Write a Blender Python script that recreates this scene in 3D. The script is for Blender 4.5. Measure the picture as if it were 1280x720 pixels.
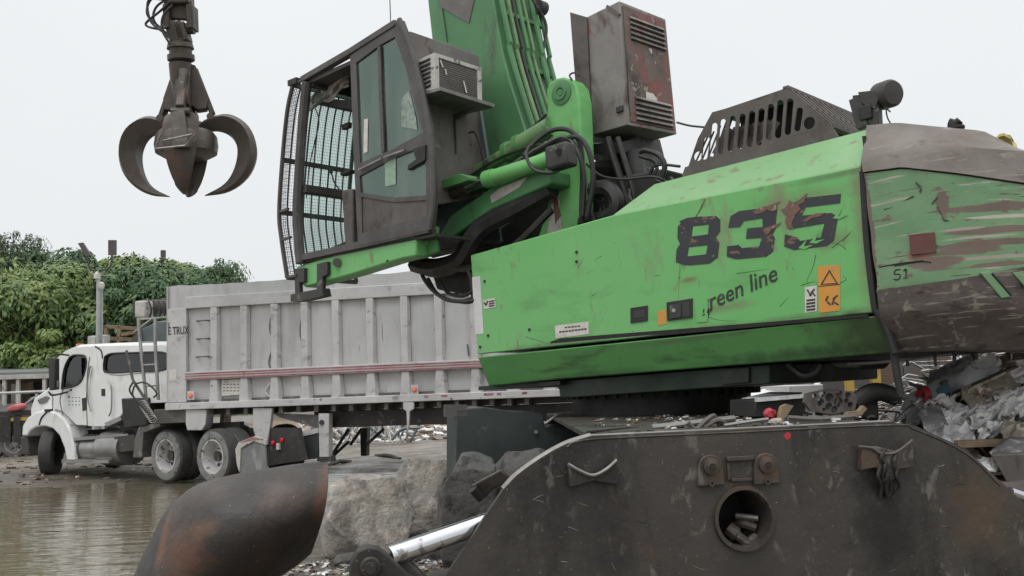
import bpy, math, random
from mathutils import Vector as V, Matrix, noise
from mathutils.geometry import tessellate_polygon
random.seed(7)
sc = bpy.context.scene
for o in list(bpy.data.objects): bpy.data.objects.remove(o)
COL = sc.collection
R_ = math.radians
# ---------------------------------------------------------------- camera
FPX, PITCH, ROLL = 1200.0, R_(5.87), R_(2.15)
CAM = V((0, 0, 1.62))
_u0 = V((0, -math.sin(PITCH), math.cos(PITCH))); FW = V((0, math.cos(PITCH), math.sin(PITCH)))
RT = V((1, 0, 0)) * math.cos(ROLL) - _u0 * math.sin(ROLL)
UP = _u0 * math.cos(ROLL) + V((1, 0, 0)) * math.sin(ROLL)
cd = bpy.data.cameras.new("camera"); cam = bpy.data.objects.new("camera", cd); COL.objects.link(cam)
cd.sensor_width = 36; cd.lens = FPX / 1280 * 36; cd.clip_start = 0.05; cd.clip_end = 3000
cam.matrix_world = Matrix(((RT.x, UP.x, -FW.x, CAM.x), (RT.y, UP.y, -FW.y, CAM.y), (RT.z, UP.z, -FW.z, CAM.z), (0, 0, 0, 1)))
sc.camera = cam
# ---------------------------------------------------------------- light
w = bpy.data.worlds.new("World"); sc.world = w; w.use_nodes = True
nt = w.node_tree; bg = nt.nodes["Background"]
SUN_EL, SUN_AZ = R_(58), R_(-150)
sky = nt.nodes.new("ShaderNodeTexSky"); sky.sky_type = 'NISHITA'; sky.sun_disc = False
sky.sun_elevation = SUN_EL; sky.sun_rotation = SUN_AZ
hs = nt.nodes.new("ShaderNodeHueSaturation"); hs.inputs['Saturation'].default_value = 0.12
nt.links.new(sky.outputs[0], hs.inputs['Color'])
tc = nt.nodes.new("ShaderNodeTexCoord"); sp = nt.nodes.new("ShaderNodeSeparateXYZ")
nt.links.new(tc.outputs['Generated'], sp.inputs[0])
rp = nt.nodes.new("ShaderNodeValToRGB")           # overcast cloud layer, brighter to the zenith
e = rp.color_ramp.elements
e[0].position = 0.0; e[0].color = (8.2, 8.45, 8.6, 1)
e[1].position = 1.0; e[1].color = (20, 20.3, 20.6, 1)
m_ = e.new(0.40); m_.color = (9.1, 9.35, 9.5, 1)
nt.links.new(sp.outputs['Z'], rp.inputs[0])
mx = nt.nodes.new("ShaderNodeMixRGB"); mx.inputs[0].default_value = 0.93
cn = nt.nodes.new('ShaderNodeTexNoise'); cn.inputs['Scale'].default_value = 2.2; cn.inputs['Detail'].default_value = 5; nt.links.new(tc.outputs['Generated'], cn.inputs[0])
cm = nt.nodes.new('ShaderNodeMapRange'); cm.inputs[3].default_value = .955; cm.inputs[4].default_value = 1.045; nt.links.new(cn.outputs[0], cm.inputs[0])
ch_ = nt.nodes.new('ShaderNodeVectorMath'); ch_.operation = 'SCALE'; nt.links.new(mx.outputs[0], ch_.inputs[0]); nt.links.new(cm.outputs[0], ch_.inputs['Scale'])
nt.links.new(hs.outputs[0], mx.inputs[1]); nt.links.new(rp.outputs[0], mx.inputs[2])
nt.links.new(ch_.outputs[0], bg.inputs[0]); bg.inputs[1].default_value = 0.1
sd = bpy.data.lights.new("sun", 'SUN'); sd.energy = 0.9; sd.angle = R_(25); sd.color = (1, 0.98, 0.95)
so = bpy.data.objects.new("sun", sd); COL.objects.link(so)
sdir = V((math.sin(SUN_AZ) * math.cos(SUN_EL), math.cos(SUN_AZ) * math.cos(SUN_EL), math.sin(SUN_EL)))
so.rotation_euler = sdir.to_track_quat('Z', 'Y').to_euler(); so.location = (0, 0, 30)
sc.view_settings.view_transform = 'Standard'; sc.view_settings.look = 'None'; sc.view_settings.exposure = 0.0
sc.render.engine = 'CYCLES'
# ---------------------------------------------------------------- picking
def ray(px, py): return RT * ((px - 640) / FPX) + UP * ((360 - py) / FPX) + FW
def P(px, py, d): return CAM + ray(px, py) * d
def G(px, py, z=0.0):
    d = ray(px, py); return CAM + d * ((z - CAM.z) / d.z)
def proj(w_):
    v = w_ - CAM; d = v.dot(FW); return (640 + FPX * v.dot(RT) / d, 360 - FPX * v.dot(UP) / d, d)
class Frame:
    def __init__(s, o, X, Z=V((0, 0, 1))):
        s.X = X.normalized(); s.Y = Z.cross(s.X).normalized(); s.Z = s.X.cross(s.Y); s.o = o
        s.m = Matrix.Translation(o) @ Matrix((s.X, s.Y, s.Z)).transposed().to_4x4()
    def W(s, x, y, z): return s.o + s.X * x + s.Y * y + s.Z * z
    def loc(s, w_): v = w_ - s.o; return V((v.dot(s.X), v.dot(s.Y), v.dot(s.Z)))
    def on(s, px, py, val, ax=1):              # world point on the plane local[ax] = val
        n = (s.X, s.Y, s.Z)[ax]; d = ray(px, py)
        return CAM + d * ((val - (CAM - s.o).dot(n)) / d.dot(n))
# ---------------------------------------------------------------- materials
def _n(nt, t, **k):
    n = nt.nodes.new(t)
    for a, b in k.items(): setattr(n, a, b)
    return n
def mat(name, c, rough=0.6, metal=0.0, var=None, layers=(), bump=0.0, bscale=30, rvar=0.12, emit=None, alpha=None, coat=0, spots=(), sharp=False):
    """layers: (colour, scale(3), lo, hi, detail) noise-thresholded coats laid one over the other"""
    m = bpy.data.materials.new(name); m.use_nodes = True; nt = m.node_tree; b = nt.nodes['Principled BSDF']
    b.inputs['Roughness'].default_value = rough; b.inputs['Metallic'].default_value = metal
    tc = _n(nt, 'ShaderNodeTexCoord'); L = nt.links.new
    def nz(scale, det=6, off=0.0, dist=0.0):
        mp = _n(nt, 'ShaderNodeMapping'); sc_ = scale if isinstance(scale, tuple) else (scale,) * 3
        mp.inputs['Scale'].default_value = sc_; mp.inputs['Location'].default_value = (off, off * .7, off * 1.3)
        L(tc.outputs['Object'], mp.inputs[0]); n = _n(nt, 'ShaderNodeTexNoise'); n.inputs['Scale'].default_value = 1
        n.inputs['Detail'].default_value = det; n.inputs['Roughness'].default_value = .62; n.inputs['Distortion'].default_value = dist
        L(mp.outputs[0], n.inputs[0]); return n.outputs[0]
    rgb = _n(nt, 'ShaderNodeRGB'); rgb.outputs[0].default_value = (*c, 1); cur = rgb.outputs[0]
    if var:
        c2, s = var; mxn = _n(nt, 'ShaderNodeMixRGB'); mr = _n(nt, 'ShaderNodeMapRange'); mr.inputs[1].default_value = .35; mr.inputs[2].default_value = .65
        L(nz(s, 5, 3.1), mr.inputs[0]); L(mr.outputs[0], mxn.inputs[0]); L(cur, mxn.inputs[1]); mxn.inputs[2].default_value = (*c2, 1); cur = mxn.outputs[0]
    for i, (lc, ls, lo, hi, det) in enumerate(layers):
        mr = _n(nt, 'ShaderNodeMapRange'); kf = .62 if max(ls if isinstance(ls, tuple) else (ls,)) < 12 else .95; mr.inputs[1].default_value = .5 + (lo - .5) * kf; mr.inputs[2].default_value = .5 + (lo - .5) * kf + (hi - lo) * .8
        L(nz(ls, det, 7.7 * (i + 1), .4), mr.inputs[0]); mxn = _n(nt, 'ShaderNodeMixRGB')
        L(mr.outputs[0], mxn.inputs[0]); L(cur, mxn.inputs[1]); mxn.inputs[2].default_value = (*lc, 1); cur = mxn.outputs[0]
    for (c_, r_s, col, st_) in spots:      # stains and painted shade with a place of their own
        vm = _n(nt, 'ShaderNodeVectorMath', operation='SUBTRACT'); L(tc.outputs['Object'], vm.inputs[0]); vm.inputs[1].default_value = c_
        vd = _n(nt, 'ShaderNodeVectorMath', operation='DIVIDE'); L(vm.outputs[0], vd.inputs[0]); vd.inputs[1].default_value = r_s
        vl = _n(nt, 'ShaderNodeVectorMath', operation='LENGTH'); L(vd.outputs[0], vl.inputs[0])
        ad = _n(nt, 'ShaderNodeMath', operation='MULTIPLY_ADD'); L(nz((2.5, 2.5, 26) if sharp else 5.0, 9, 3.3, .6 if sharp else 0), ad.inputs[0]); ad.inputs[1].default_value = 1.6; L(vl.outputs['Value'], ad.inputs[2])
        mr = _n(nt, 'ShaderNodeMapRange'); mr.inputs[1].default_value = 1.75 if sharp else 1.9; mr.inputs[2].default_value = 1.6 if sharp else 1.1; mr.inputs[4].default_value = st_; L(ad.outputs[0], mr.inputs[0])
        mxn = _n(nt, 'ShaderNodeMixRGB'); L(mr.outputs[0], mxn.inputs[0]); L(cur, mxn.inputs[1]); mxn.inputs[2].default_value = (*col, 1); cur = mxn.outputs[0]
    L(cur, b.inputs['Base Color'])
    if rvar:
        mr = _n(nt, 'ShaderNodeMapRange'); mr.inputs[1].default_value = .3; mr.inputs[2].default_value = .7
        mr.inputs[3].default_value = max(.02, rough - rvar); mr.inputs[4].default_value = min(1, rough + rvar)
        L(nz(bscale * .2, 4, 11.), mr.inputs[0]); L(mr.outputs[0], b.inputs['Roughness'])
    if bump:
        bp = _n(nt, 'ShaderNodeBump'); bp.inputs['Strength'].default_value = 1; bp.inputs['Distance'].default_value = bump
        L(nz(bscale, 6, 5.), bp.inputs['Height']); L(bp.outputs[0], b.inputs['Normal'])
    if emit: b.inputs['Emission Color'].default_value = (*emit[0], 1); b.inputs['Emission Strength'].default_value = emit[1]
    if coat: b.inputs['Coat Weight'].default_value = coat
    return m
def glassmat(name, tint, gloss=0.12, rough=.03, gc=(1, 1, 1), dirt=0):
    m = bpy.data.materials.new(name); m.use_nodes = True; nt = m.node_tree; nt.nodes.clear()
    o = _n(nt, 'ShaderNodeOutputMaterial'); t = _n(nt, 'ShaderNodeBsdfTransparent'); t.inputs[0].default_value = (*tint, 1)
    g = _n(nt, 'ShaderNodeBsdfGlossy'); g.inputs['Roughness'].default_value = rough; g.inputs['Color'].default_value = (*gc, 1)
    fr = _n(nt, 'ShaderNodeFresnel'); fr.inputs[0].default_value = 1.5
    ad = _n(nt, 'ShaderNodeMath', operation='ADD'); ad.inputs[1].default_value = gloss
    nt.links.new(fr.outputs[0], ad.inputs[0]); mxs = _n(nt, 'ShaderNodeMixShader')
    nt.links.new(ad.outputs[0], mxs.inputs[0]); nt.links.new(t.outputs[0], mxs.inputs[1]); nt.links.new(g.outputs[0], mxs.inputs[2])
    if dirt:
        tc = _n(nt, 'ShaderNodeTexCoord'); mp = _n(nt, 'ShaderNodeMapping'); mp.inputs['Scale'].default_value = (5, 5, 1.1); nn = _n(nt, 'ShaderNodeTexNoise'); nn.inputs['Scale'].default_value = 1; nn.inputs['Detail'].default_value = 8
        mr = _n(nt, 'ShaderNodeMapRange'); mr.inputs[1].default_value = .42; mr.inputs[2].default_value = .72; mr.inputs[3].default_value = dirt * .25; mr.inputs[4].default_value = dirt
        df = _n(nt, 'ShaderNodeBsdfDiffuse'); df.inputs[0].default_value = (.34, .38, .35, 1); m2 = _n(nt, 'ShaderNodeMixShader')
        nt.links.new(tc.outputs['Object'], mp.inputs[0]); nt.links.new(mp.outputs[0], nn.inputs[0]); nt.links.new(nn.outputs[0], mr.inputs[0]); nt.links.new(mr.outputs[0], m2.inputs[0])
        nt.links.new(mxs.outputs[0], m2.inputs[1]); nt.links.new(df.outputs[0], m2.inputs[2]); nt.links.new(m2.outputs[0], o.inputs[0]); return m
    nt.links.new(mxs.outputs[0], o.inputs[0]); return m
BR = (.10, .075, .06); DK = (.02, .02, .02); RUST = (.16, .06, .03); DUST = (.30, .27, .22)
GREEN = (.135, .415, .12)
M = dict(
 green=mat('green_paint', GREEN, .42, 0, ((.165, .43, .15), .8), [((.10, .31, .085), (1.2, 1.2, 2.5), .55, .80, 6), ((.17, .20, .10), (9, 9, 3), .68, .78, 8), ((.05, .05, .035), (22, 22, 30), .70, .76, 5)], .0015, 6, .1),
 green_top=mat('sky_lit_green_paint', (.155, .335, .135), .55, 0, ((.20, .36, .17), 1.5), [((.16, .17, .09), (5, 5, 9), .62, .75, 8), ((.06, .06, .04), (24, 24, 24), .68, .75, 5)], .002, 6),  # greyer green paints in sky light on the hood's upward faces
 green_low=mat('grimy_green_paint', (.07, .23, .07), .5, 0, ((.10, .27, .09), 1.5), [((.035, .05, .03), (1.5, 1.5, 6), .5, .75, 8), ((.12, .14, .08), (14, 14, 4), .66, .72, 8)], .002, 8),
 green_dark=mat('oily_dark_green_paint', (.016, .04, .02), .5, 0, ((.01, .015, .01), 3), [], .002, 10),
 green_boom=mat('boom_green_paint', (.09, .27, .10), .45, 0, ((.06, .17, .07), (.5, .5, .7)), [((.05, .06, .04), (3, 3, 1.2), .56, .8, 8), ((.14, .16, .10), (20, 20, 5), .68, .74, 6)], .002, 5),
 cw_green=mat('scraped_green_paint', (.12, .245, .12), .6, 0, ((.155, .26, .14), 3), [((.36, .34, .28), (1.5, 1.5, 20), .60, .66, 10), ((.15, .10, .08), (7, 7, 14), .60, .66, 10)], .004, 9),
 cw_brown=mat('scraped_bare_steel', (.20, .178, .155), .6, 0, ((.15, .125, .11), 3), [((.095, .072, .06), (3, 3, 9), .62, .74, 9), ((.25, .235, .20), (4, 4, 34), .61, .68, 9)], .005, 9),
 cw_low=mat('dark_battered_steel', (.085, .068, .058), .65, 0, ((.05, .04, .035), 4), [((.19, .175, .14), (3, 3, 30), .58, .64, 10), ((.025, .02, .02), (5, 5, 9), .62, .72, 9), ((.17, .15, .12), (9, 9, 9), .64, .72, 9)], .008, 9),
 steel_dark=mat('grimy_dark_steel', (.045, .038, .033), .55, .2, ((.062, .052, .045), 1.6), [((.022, .02, .018), (1.6, 1.6, .7), .48, .66, 7), ((.09, .062, .042), (2, 2, 2), .58, .72, 8), ((.13, .12, .105), (7, 7, 5), .62, .72, 8), ((.16, .15, .13), (40, 40, 40), .66, .70, 6)], .006, 9),
 black=mat('shade_black_grime', (.012, .012, .012), .6, 0, ((.022, .02, .018), 5), (), .002, 20),  # black parts and gaps, darkened to stand in for deep shade
 rubber_hose=mat('rubber_hose', (.014, .014, .014), .5, 0, ((.03, .028, .026), 8), (), .001, 30),
 brown=mat('brown_painted_steel', (.118, .104, .096), .6, .1, ((.08, .068, .062), 2.5), [((.05, .035, .03), (4, 4, 2), .58, .74, 8), ((.2, .18, .16), (25, 25, 25), .68, .73, 5)], .002, 14),
 cabinet=mat('faded_cabinet_paint', (.26, .245, .225), .55, .1, ((.19, .175, .165), 2.0), [((.085, .06, .05), (3, 3, 1.6), .56, .72, 8), ((.24, .08, .08), (4, 4, 2), .64, .74, 8)], .003, 6),
 cabinet_face=mat('rust_stained_cabinet_paint', (.16, .125, .11), .6, .1, ((.11, .08, .065), 3.0), [((.21, .08, .07), (4, 4, 2.), .50, .62, 7), ((.06, .045, .04), (5, 5, 3), .56, .68, 8), ((.26, .24, .2), (6, 6, 6), .68, .71, 4)], .003, 6),
 cab_steel=mat('cab_frame_paint', (.055, .050, .048), .5, .1, ((.085, .078, .074), 4), [((.15, .14, .125), (20, 20, 20), .68, .73, 6)], .0015, 20),
 cab_rear=mat('worn_cab_rear_panel', (.15, .138, .128), .6, .05, ((.10, .09, .083), 2), [((.22, .19, .17), (4, 4, 14), .62, .74, 8), ((.07, .055, .045), (6, 6, 3), .66, .76, 8)], .002, 12),
 ac_white=mat('chipped_white_housing', (.52, .50, .47), .6, 0, ((.40, .38, .35), 6), [((.12, .10, .09), (9, 9, 9), .62, .70, 8)], .002, 14),
 chrome=mat('polished_rod', (.62, .63, .65), .16, 1, None, [((.3, .29, .28), (9, 9, 9), .62, .7, 6)], .0005, 30, .06),
 bare=mat('scuffed_bare_steel', (.28, .27, .26), .4, .6, ((.18, .17, .16), 5), [], .002, 20),
 rust_shell=mat('rusty_burnished_shell', (.078, .058, .048), .40, .2, ((.05, .042, .037), 3), [((.17, .068, .03), (1.3, 1.3, 1.3), .56, .70, 9), ((.22, .12, .06), (5, 5, 5), .68, .74, 9), ((.02, .018, .017), (2, 5, 1.2), .60, .8, 7), ((.26, .24, .22), (40, 40, 40), .71, .75, 4)], .006, 11),
 grapple=mat('worn_grapple_steel', (.055, .046, .04), .5, .35, ((.085, .07, .058), 3), [((.12, .07, .045), (3, 3, 3), .6, .75, 8)], .004, 9),
 grapple_hub=mat('greasy_hub_steel', (.12, .105, .09), .45, .35, ((.07, .06, .05), 4), [((.3, .29, .27), (5, 5, 16), .64, .7, 8)], .004, 9),
 white_truck=mat('white_truck_paint', (.72, .73, .72), .35, 0, ((.66, .66, .64), 2), [((.42, .39, .34), (3, 3, 1.5), .60, .85, 7)], .0, 5, .08, coat=.3),
 white_dirty=mat('dirty_white_paint', (.50, .49, .46), .5, 0, ((.36, .34, .31), 3), [((.2, .17, .14), (6, 6, 6), .6, .75, 7)], .002, 9),
 trailer=mat('weathered_grey_trailer_paint', (.54, .535, .535), .6, .1, ((.45, .445, .445), (.9, .9, .35)), [((.36, .35, .345), (2.5, 2.5, .5), .56, .80, 8), ((.17, .16, .16), (5, 5, .9), .76, .84, 8), ((.5, .5, .49), (4, 4, .8), .66, .76, 7)], .006, 4),
 trailer_rail=mat('scuffed_trailer_rail', (.56, .55, .545), .55, .1, ((.46, .45, .445), 2.4), [((.28, .26, .25), (3, 3, 5), .64, .80, 8), ((.12, .11, .10), (6, 6, 6), .74, .80, 8)], .004, 8),
 trailer_frame=mat('dusty_chassis_steel', (.125, .12, .113), .6, .1, ((.09, .085, .08), 3), [((.24, .23, .21), (6, 6, 6), .62, .74, 7)], .003, 12),
 chassis=mat('chassis_black_steel', (.035, .034, .034), .6, .1, ((.055, .05, .047), 4), [((.14, .13, .115), (9, 9, 9), .66, .75, 6)], .002, 14),
 stripe_red=mat('reflective_red_tape', (.27, .06, .07), .4, 0, ((.33, .20, .20), 6), [], 0, 9),
 stripe_white=mat('reflective_white_tape', (.5, .49, .49), .4, 0, ((.35, .33, .33), 6), [], 0, 9),
 lamp_orange=mat('orange_marker_lens', (.75, .15, .06), .3, 0, None, (), 0, 9, 0, coat=.5),
 lamp_red=mat('red_tail_lens', (.6, .01, .03), .2, 0, None, (), 0, 9, 0, emit=((1, .02, .05), .08)),
 tyre=mat('dusty_tyre_rubber', (.035, .034, .033), .8, 0, ((.06, .058, .055), 5), [], .004, 25),
 tyre_side=mat('pale_dusty_sidewall', (.21, .21, .20), .8, 0, ((.15, .15, .145), 5), [((.05, .048, .045), (8, 8, 8), .58, .7, 7)], .003, 25),
 rim=mat('dusty_wheel_rim', (.58, .57, .56), .5, .2, ((.45, .44, .43), 5), [((.10, .09, .08), (8, 8, 8), .6, .7, 7)], .002, 20),
 alloy=mat('brushed_tank_aluminium', (.42, .41, .40), .35, .8, ((.28, .27, .26), 3), [], .002, 14),
 dkglass=glassmat('dark_tinted_glass', (.28, .32, .32), .0),
 cabglass=glassmat('green_tinted_glass', (.42, .62, .54), .13, .12, (.62, .80, .72), .28),
 windscreen=glassmat('pale_green_windscreen', (.74, .88, .84), .02, .03, (1, 1, 1), .12),
 seat=mat('dark_seat_fabric', (.03, .03, .032), .9, 0, None, (), .003, 30),
 cloth=mat('dirty_white_rag', (.45, .43, .40), .9, 0, ((.25, .23, .2), 6), (), .01, 14),
 water=None, leaf=None, bark=mat('bark', (.07, .05, .035), .9, 0, ((.11, .09, .07), 5), (), .02, 12),
 bin_green=mat('dark_green_grey_steel', (.045, .055, .053), .5, .1, ((.03, .037, .036), 2), [((.10, .09, .08), (8, 8, 8), .68, .75, 7)], .002, 8),  # base darkened to paint in the deep shade under the machine
 rock_pale=mat('pale_dusty_concrete', (.40, .355, .30), .9, 0, ((.25, .245, .235), 2.5), [((.50, .46, .40), (7, 7, 7), .55, .68, 9), ((.17, .15, .13), (4, 4, 2.5), .56, .70, 9), ((.10, .09, .08), (22, 22, 22), .64, .70, 9)], .05, 8),
 rock_dark=mat('dark_muddy_stone', (.078, .076, .074), .75, 0, ((.085, .08, .075), 3), [((.03, .028, .026), (5, 5, 5), .56, .66, 9), ((.14, .13, .12), (15, 15, 15), .66, .74, 6)], .03, 9),
 yellow=mat('faded_yellow_paint', (.50, .33, .06), .6, 0, ((.35, .23, .06), 4), [((.12, .08, .05), (6, 6, 3), .58, .68, 8)], .002, 12),
 orange_tag=mat('orange_warning_film', (.62, .27, .035), .5, 0, ((.52, .26, .06), 6), [((.22, .25, .08), (12, 12, 12), .62, .7, 7)], 0, 9),
 paper=mat('worn_white_sticker', (.62, .60, .56), .6, 0, ((.5, .46, .4), 12), [((.3, .25, .2), (30, 30, 30), .63, .7, 7)], 0, 9),
 paper2=mat('plain_white_strip', (.62, .60, .60), .6, 0, ((.54, .52, .52), 6), (), 0, 9),
 ink=mat('worn_black_lettering', (.022, .024, .03), .5, 0, ((.035, .035, .04), 4), [((.16, .09, .07), (7, 7, 9), .635, .66, 8), ((.10, .36, .12), (16, 16, 24), .67, .69, 9)], 0, 9),
 ink2=mat('printed_black', (.03, .03, .03), .5, 0, None, [((.3, .3, .28), (40, 40, 40), .64, .7, 5)], 0, 9),
 inkfade=mat('half_worn_lettering', (.03, .06, .035), .5, 0, None, [((.115, .40, .125), (18, 18, 18), .50, .56, 9)], 0, 9),
 bark_scrape=mat('scraped_primer', (.20, .10, .07), .7, 0, ((.14, .08, .06), 12), [((.30, .28, .2), (30, 30, 30), .6, .66, 8)], .003, 30),
 wood=mat('raw_timber', (.26, .19, .12), .8, 0, ((.15, .11, .07), 5), (), .003, 20),
 red=mat('red_plastic', (.42, .03, .045), .5, 0, ((.3, .03, .04), 8), (), 0, 9),
 pole=mat('galvanised_pole', (.42, .43, .42), .5, .4, ((.33, .34, .33), 3), (), .001, 14),
 solar=mat('solar_panel_back', (.11, .10, .10), .5, .1, ((.08, .07, .07), 4), (), .001, 14),
 wallrust=mat('dark_sheet_wall', (.085, .08, .078), .7, .1, ((.11, .10, .095), (2, 2, .6)), [((.12, .08, .055), (3, 3, .8), .58, .72, 8)], .006, 6),
 wallpale=mat('pale_yard_wall', (.50, .46, .42), .85, 0, ((.40, .36, .32), (.4, .4, 2)), [((.26, .21, .16), (.7, .7, 2.5), .56, .74, 8)], .01, 5),
 shed_red=mat('red_cloth', (.45, .12, .12), .9), shed_roof=mat('grey_sheet_roof', (.16, .17, .17), .6, .2, ((.22, .23, .22), .8)),
 blue=mat('pale_blue_plastic', (.16, .34, .46), .5, 0, ((.22, .38, .47), 7), (), .002, 12),
 teal=mat('faded_teal_steel', (.15, .185, .185), .6, .1, ((.11, .14, .14), 2), (), .002, 8),
)
def scrapmat(n, a, b): return mat(n, a, .5, .3, (b, 5), [((.10, .06, .04), (6, 6, 6), .58, .7, 8), (tuple(min(1, q * 1.5) for q in a), (11, 11, 11), .62, .7, 8)], .01, 16)
SCR = [mat('scrap_pale', (.78, .78, .77), .4, .15, ((.58, .58, .57), 5), [((.16, .12, .09), (6, 6, 6), .60, .7, 8)], .01, 16), scrapmat('scrap_grey', (.30, .30, .30), (.13, .125, .12)), scrapmat('scrap_brown', (.14, .09, .06), (.09, .065, .05)),
       scrapmat('scrap_dark', (.045, .042, .04), (.07, .06, .055)), scrapmat('scrap_tan', (.42, .37, .31), (.30, .26, .21))]
# ---------------------------------------------------------------- mesh building
WM = {}
def cr(pts, n=6):
    if len(pts) < 3: return list(pts)
    q = [pts[0] * 2 - pts[1]] + list(pts) + [pts[-1] * 2 - pts[-2]]; out = []
    for i in range(1, len(q) - 2):
        a, b, c, d = q[i - 1:i + 3]
        for k in range(n):
            t = k / n; out.append(.5 * ((2 * b) + (c - a) * t + (2 * a - 5 * b + 4 * c - d) * t * t + (3 * b - a - 3 * c + d) * t ** 3))
    out.append(q[-2]); return out
class MB:
    def __init__(s): s.v = []; s.f = []
    def quadbox(s, a, b):                        # two matching loops, closed solid
        n = len(a); o = len(s.v); s.v += list(a) + list(b)
        s.f.append(tuple(o + i for i in range(n))[::-1]); s.f.append(tuple(o + n + i for i in range(n)))
        for i in range(n): j = (i + 1) % n; s.f.append((o + i, o + j, o + n + j, o + n + i))
        return s
    def prism(s, pts, off): return s.quadbox(pts, [p + off for p in pts])
    def box(s, c, X, Y, Z):                      # half-extent vectors
        a = [c - X - Y - Z, c + X - Y - Z, c + X + Y - Z, c - X + Y - Z]; return s.prism(a, Z * 2)
    def fb(s, F, x0, x1, y0, y1, z0, z1):
        return s.quadbox([F.W(x0, y0, z0), F.W(x1, y0, z0), F.W(x1, y1, z0), F.W(x0, y1, z0)], [F.W(x0, y0, z1), F.W(x1, y0, z1), F.W(x1, y1, z1), F.W(x0, y1, z1)])
    def bar(s, a, b, wd, th, up=V((0, 0, 1))):
        d = (b - a).normalized(); q = d.cross(up)
        if q.length < 1e-3: q = d.cross(V((0, 1, 0)))
        q.normalize(); r = q.cross(d); h = q * wd / 2; k = r * th / 2
        return s.quadbox([a - h - k, a + h - k, a + h + k, a - h + k], [b - h - k, b + h - k, b + h + k, b - h + k])
    def tube(s, pts, r, seg=8, smooth=True, n=6):
        p = cr([V(q) for q in pts], n) if smooth else [V(q) for q in pts]
        rr = r if isinstance(r, (list, tuple)) else None; o = len(s.v); N = len(p)
        t = (p[1] - p[0]).normalized(); ref = V((0, 0, 1)) if abs(t.z) < .9 else V((1, 0, 0)); u = t.cross(ref).normalized()
        for i, c in enumerate(p):
            t = (p[min(i + 1, N - 1)] - p[max(i - 1, 0)]).normalized(); u = (u - t * u.dot(t)).normalized(); w_ = t.cross(u)
            ri = r if rr is None else rr[0] + (rr[-1] - rr[0]) * i / (N - 1) if len(rr) == 2 else rr[min(len(rr) - 1, int(i / (N - 1) * (len(rr) - 1) + .5))]
            for k in range(seg): a = 2 * math.pi * k / seg; s.v.append(c + (u * math.cos(a) + w_ * math.sin(a)) * ri)
        for i in range(N - 1):
            for k in range(seg): k2 = (k + 1) % seg; s.f.append((o + i * seg + k, o + i * seg + k2, o + (i + 1) * seg + k2, o + (i + 1) * seg + k))
        s.f.append(tuple(o + k for k in range(seg))[::-1]); s.f.append(tuple(o + (N - 1) * seg + k for k in range(seg))); return s
    def cyl(s, a, b, r, seg=20, r2=None): return s.tube([a, b], [r, r if r2 is None else r2], seg, False)
    def lathe(s, c, ax, prof, seg=32, closed=False, cap=True):    # prof: (along, radius)
        ax = ax.normalized(); ref = V((0, 0, 1)) if abs(ax.z) < .9 else V((1, 0, 0)); u = ax.cross(ref).normalized(); w_ = ax.cross(u); o = len(s.v)
        for (h, r) in prof:
            for k in range(seg): a = 2 * math.pi * k / seg; s.v.append(c + ax * h + (u * math.cos(a) + w_ * math.sin(a)) * r)
        n = len(prof)
        for i in range(n if closed else n - 1):
            i2 = (i + 1) % n
            for k in range(seg): k2 = (k + 1) % seg; s.f.append((o + i * seg + k, o + i * seg + k2, o + i2 * seg + k2, o + i2 * seg + k))
        if not closed and cap: s.f.append(tuple(o + k for k in range(seg))[::-1]); s.f.append(tuple(o + (n - 1) * seg + k for k in range(seg)))
        return s
    def plate(s, outer, holes, off):
        loops = [outer] + holes; tri = tessellate_polygon(loops); flat = [p for l in loops for p in l]; o = len(s.v); n = len(flat)
        s.v += flat + [p + off for p in flat]
        for a, b, c in tri: s.f.append((o + a, o + b, o + c)); s.f.append((o + n + c, o + n + b, o + n + a))
        k = 0
        for l in loops:
            m = len(l)
            for i in range(m): j = (i + 1) % m; s.f.append((o + k + i, o + k + j, o + n + k + j, o + n + k + i))
            k += m
        return s
    def grid(s, rows, thick=None):
        o = len(s.v); nr = len(rows); nc = len(rows[0])
        for r in rows: s.v += r
        for i in range(nr - 1):
            for j in range(nc - 1): s.f.append((o + i * nc + j, o + i * nc + j + 1, o + (i + 1) * nc + j + 1, o + (i + 1) * nc + j))
        if thick is not None:
            q = [[p + thick for p in r] for r in rows]; o2 = len(s.v)
            for r in q: s.v += r
            for i in range(nr - 1):
                for j in range(nc - 1): s.f.append((o2 + i * nc + j, o2 + (i + 1) * nc + j, o2 + (i + 1) * nc + j + 1, o2 + i * nc + j + 1))
            ring = [(0, j) for j in range(nc)] + [(i, nc - 1) for i in range(1, nr)] + [(nr - 1, j) for j in range(nc - 2, -1, -1)] + [(i, 0) for i in range(nr - 2, 0, -1)]
            for k in range(len(ring)):
                a = ring[k]; b = ring[(k + 1) % len(ring)]; ia = a[0] * nc + a[1]; ib = b[0] * nc + b[1]; s.f.append((o + ia, o + ib, o2 + ib, o2 + ia))
        return s
    def chunk(s, c, sz, j=.35):
        a = random.uniform(0, 6.3); b = random.uniform(-.5, .5); rot = Matrix.Rotation(a, 3, 'Z') @ Matrix.Rotation(b, 3, 'X'); q = []
        for z in (-1, 1):
            for (x, y) in ((-1, -1), (1, -1), (1, 1), (-1, 1)):
                q.append(c + rot @ V((x * sz[0] * (1 - random.random() * j), y * sz[1] * (1 - random.random() * j), z * sz[2] * (1 - random.random() * j))))
        return s.quadbox(q[:4], q[4:])
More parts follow.
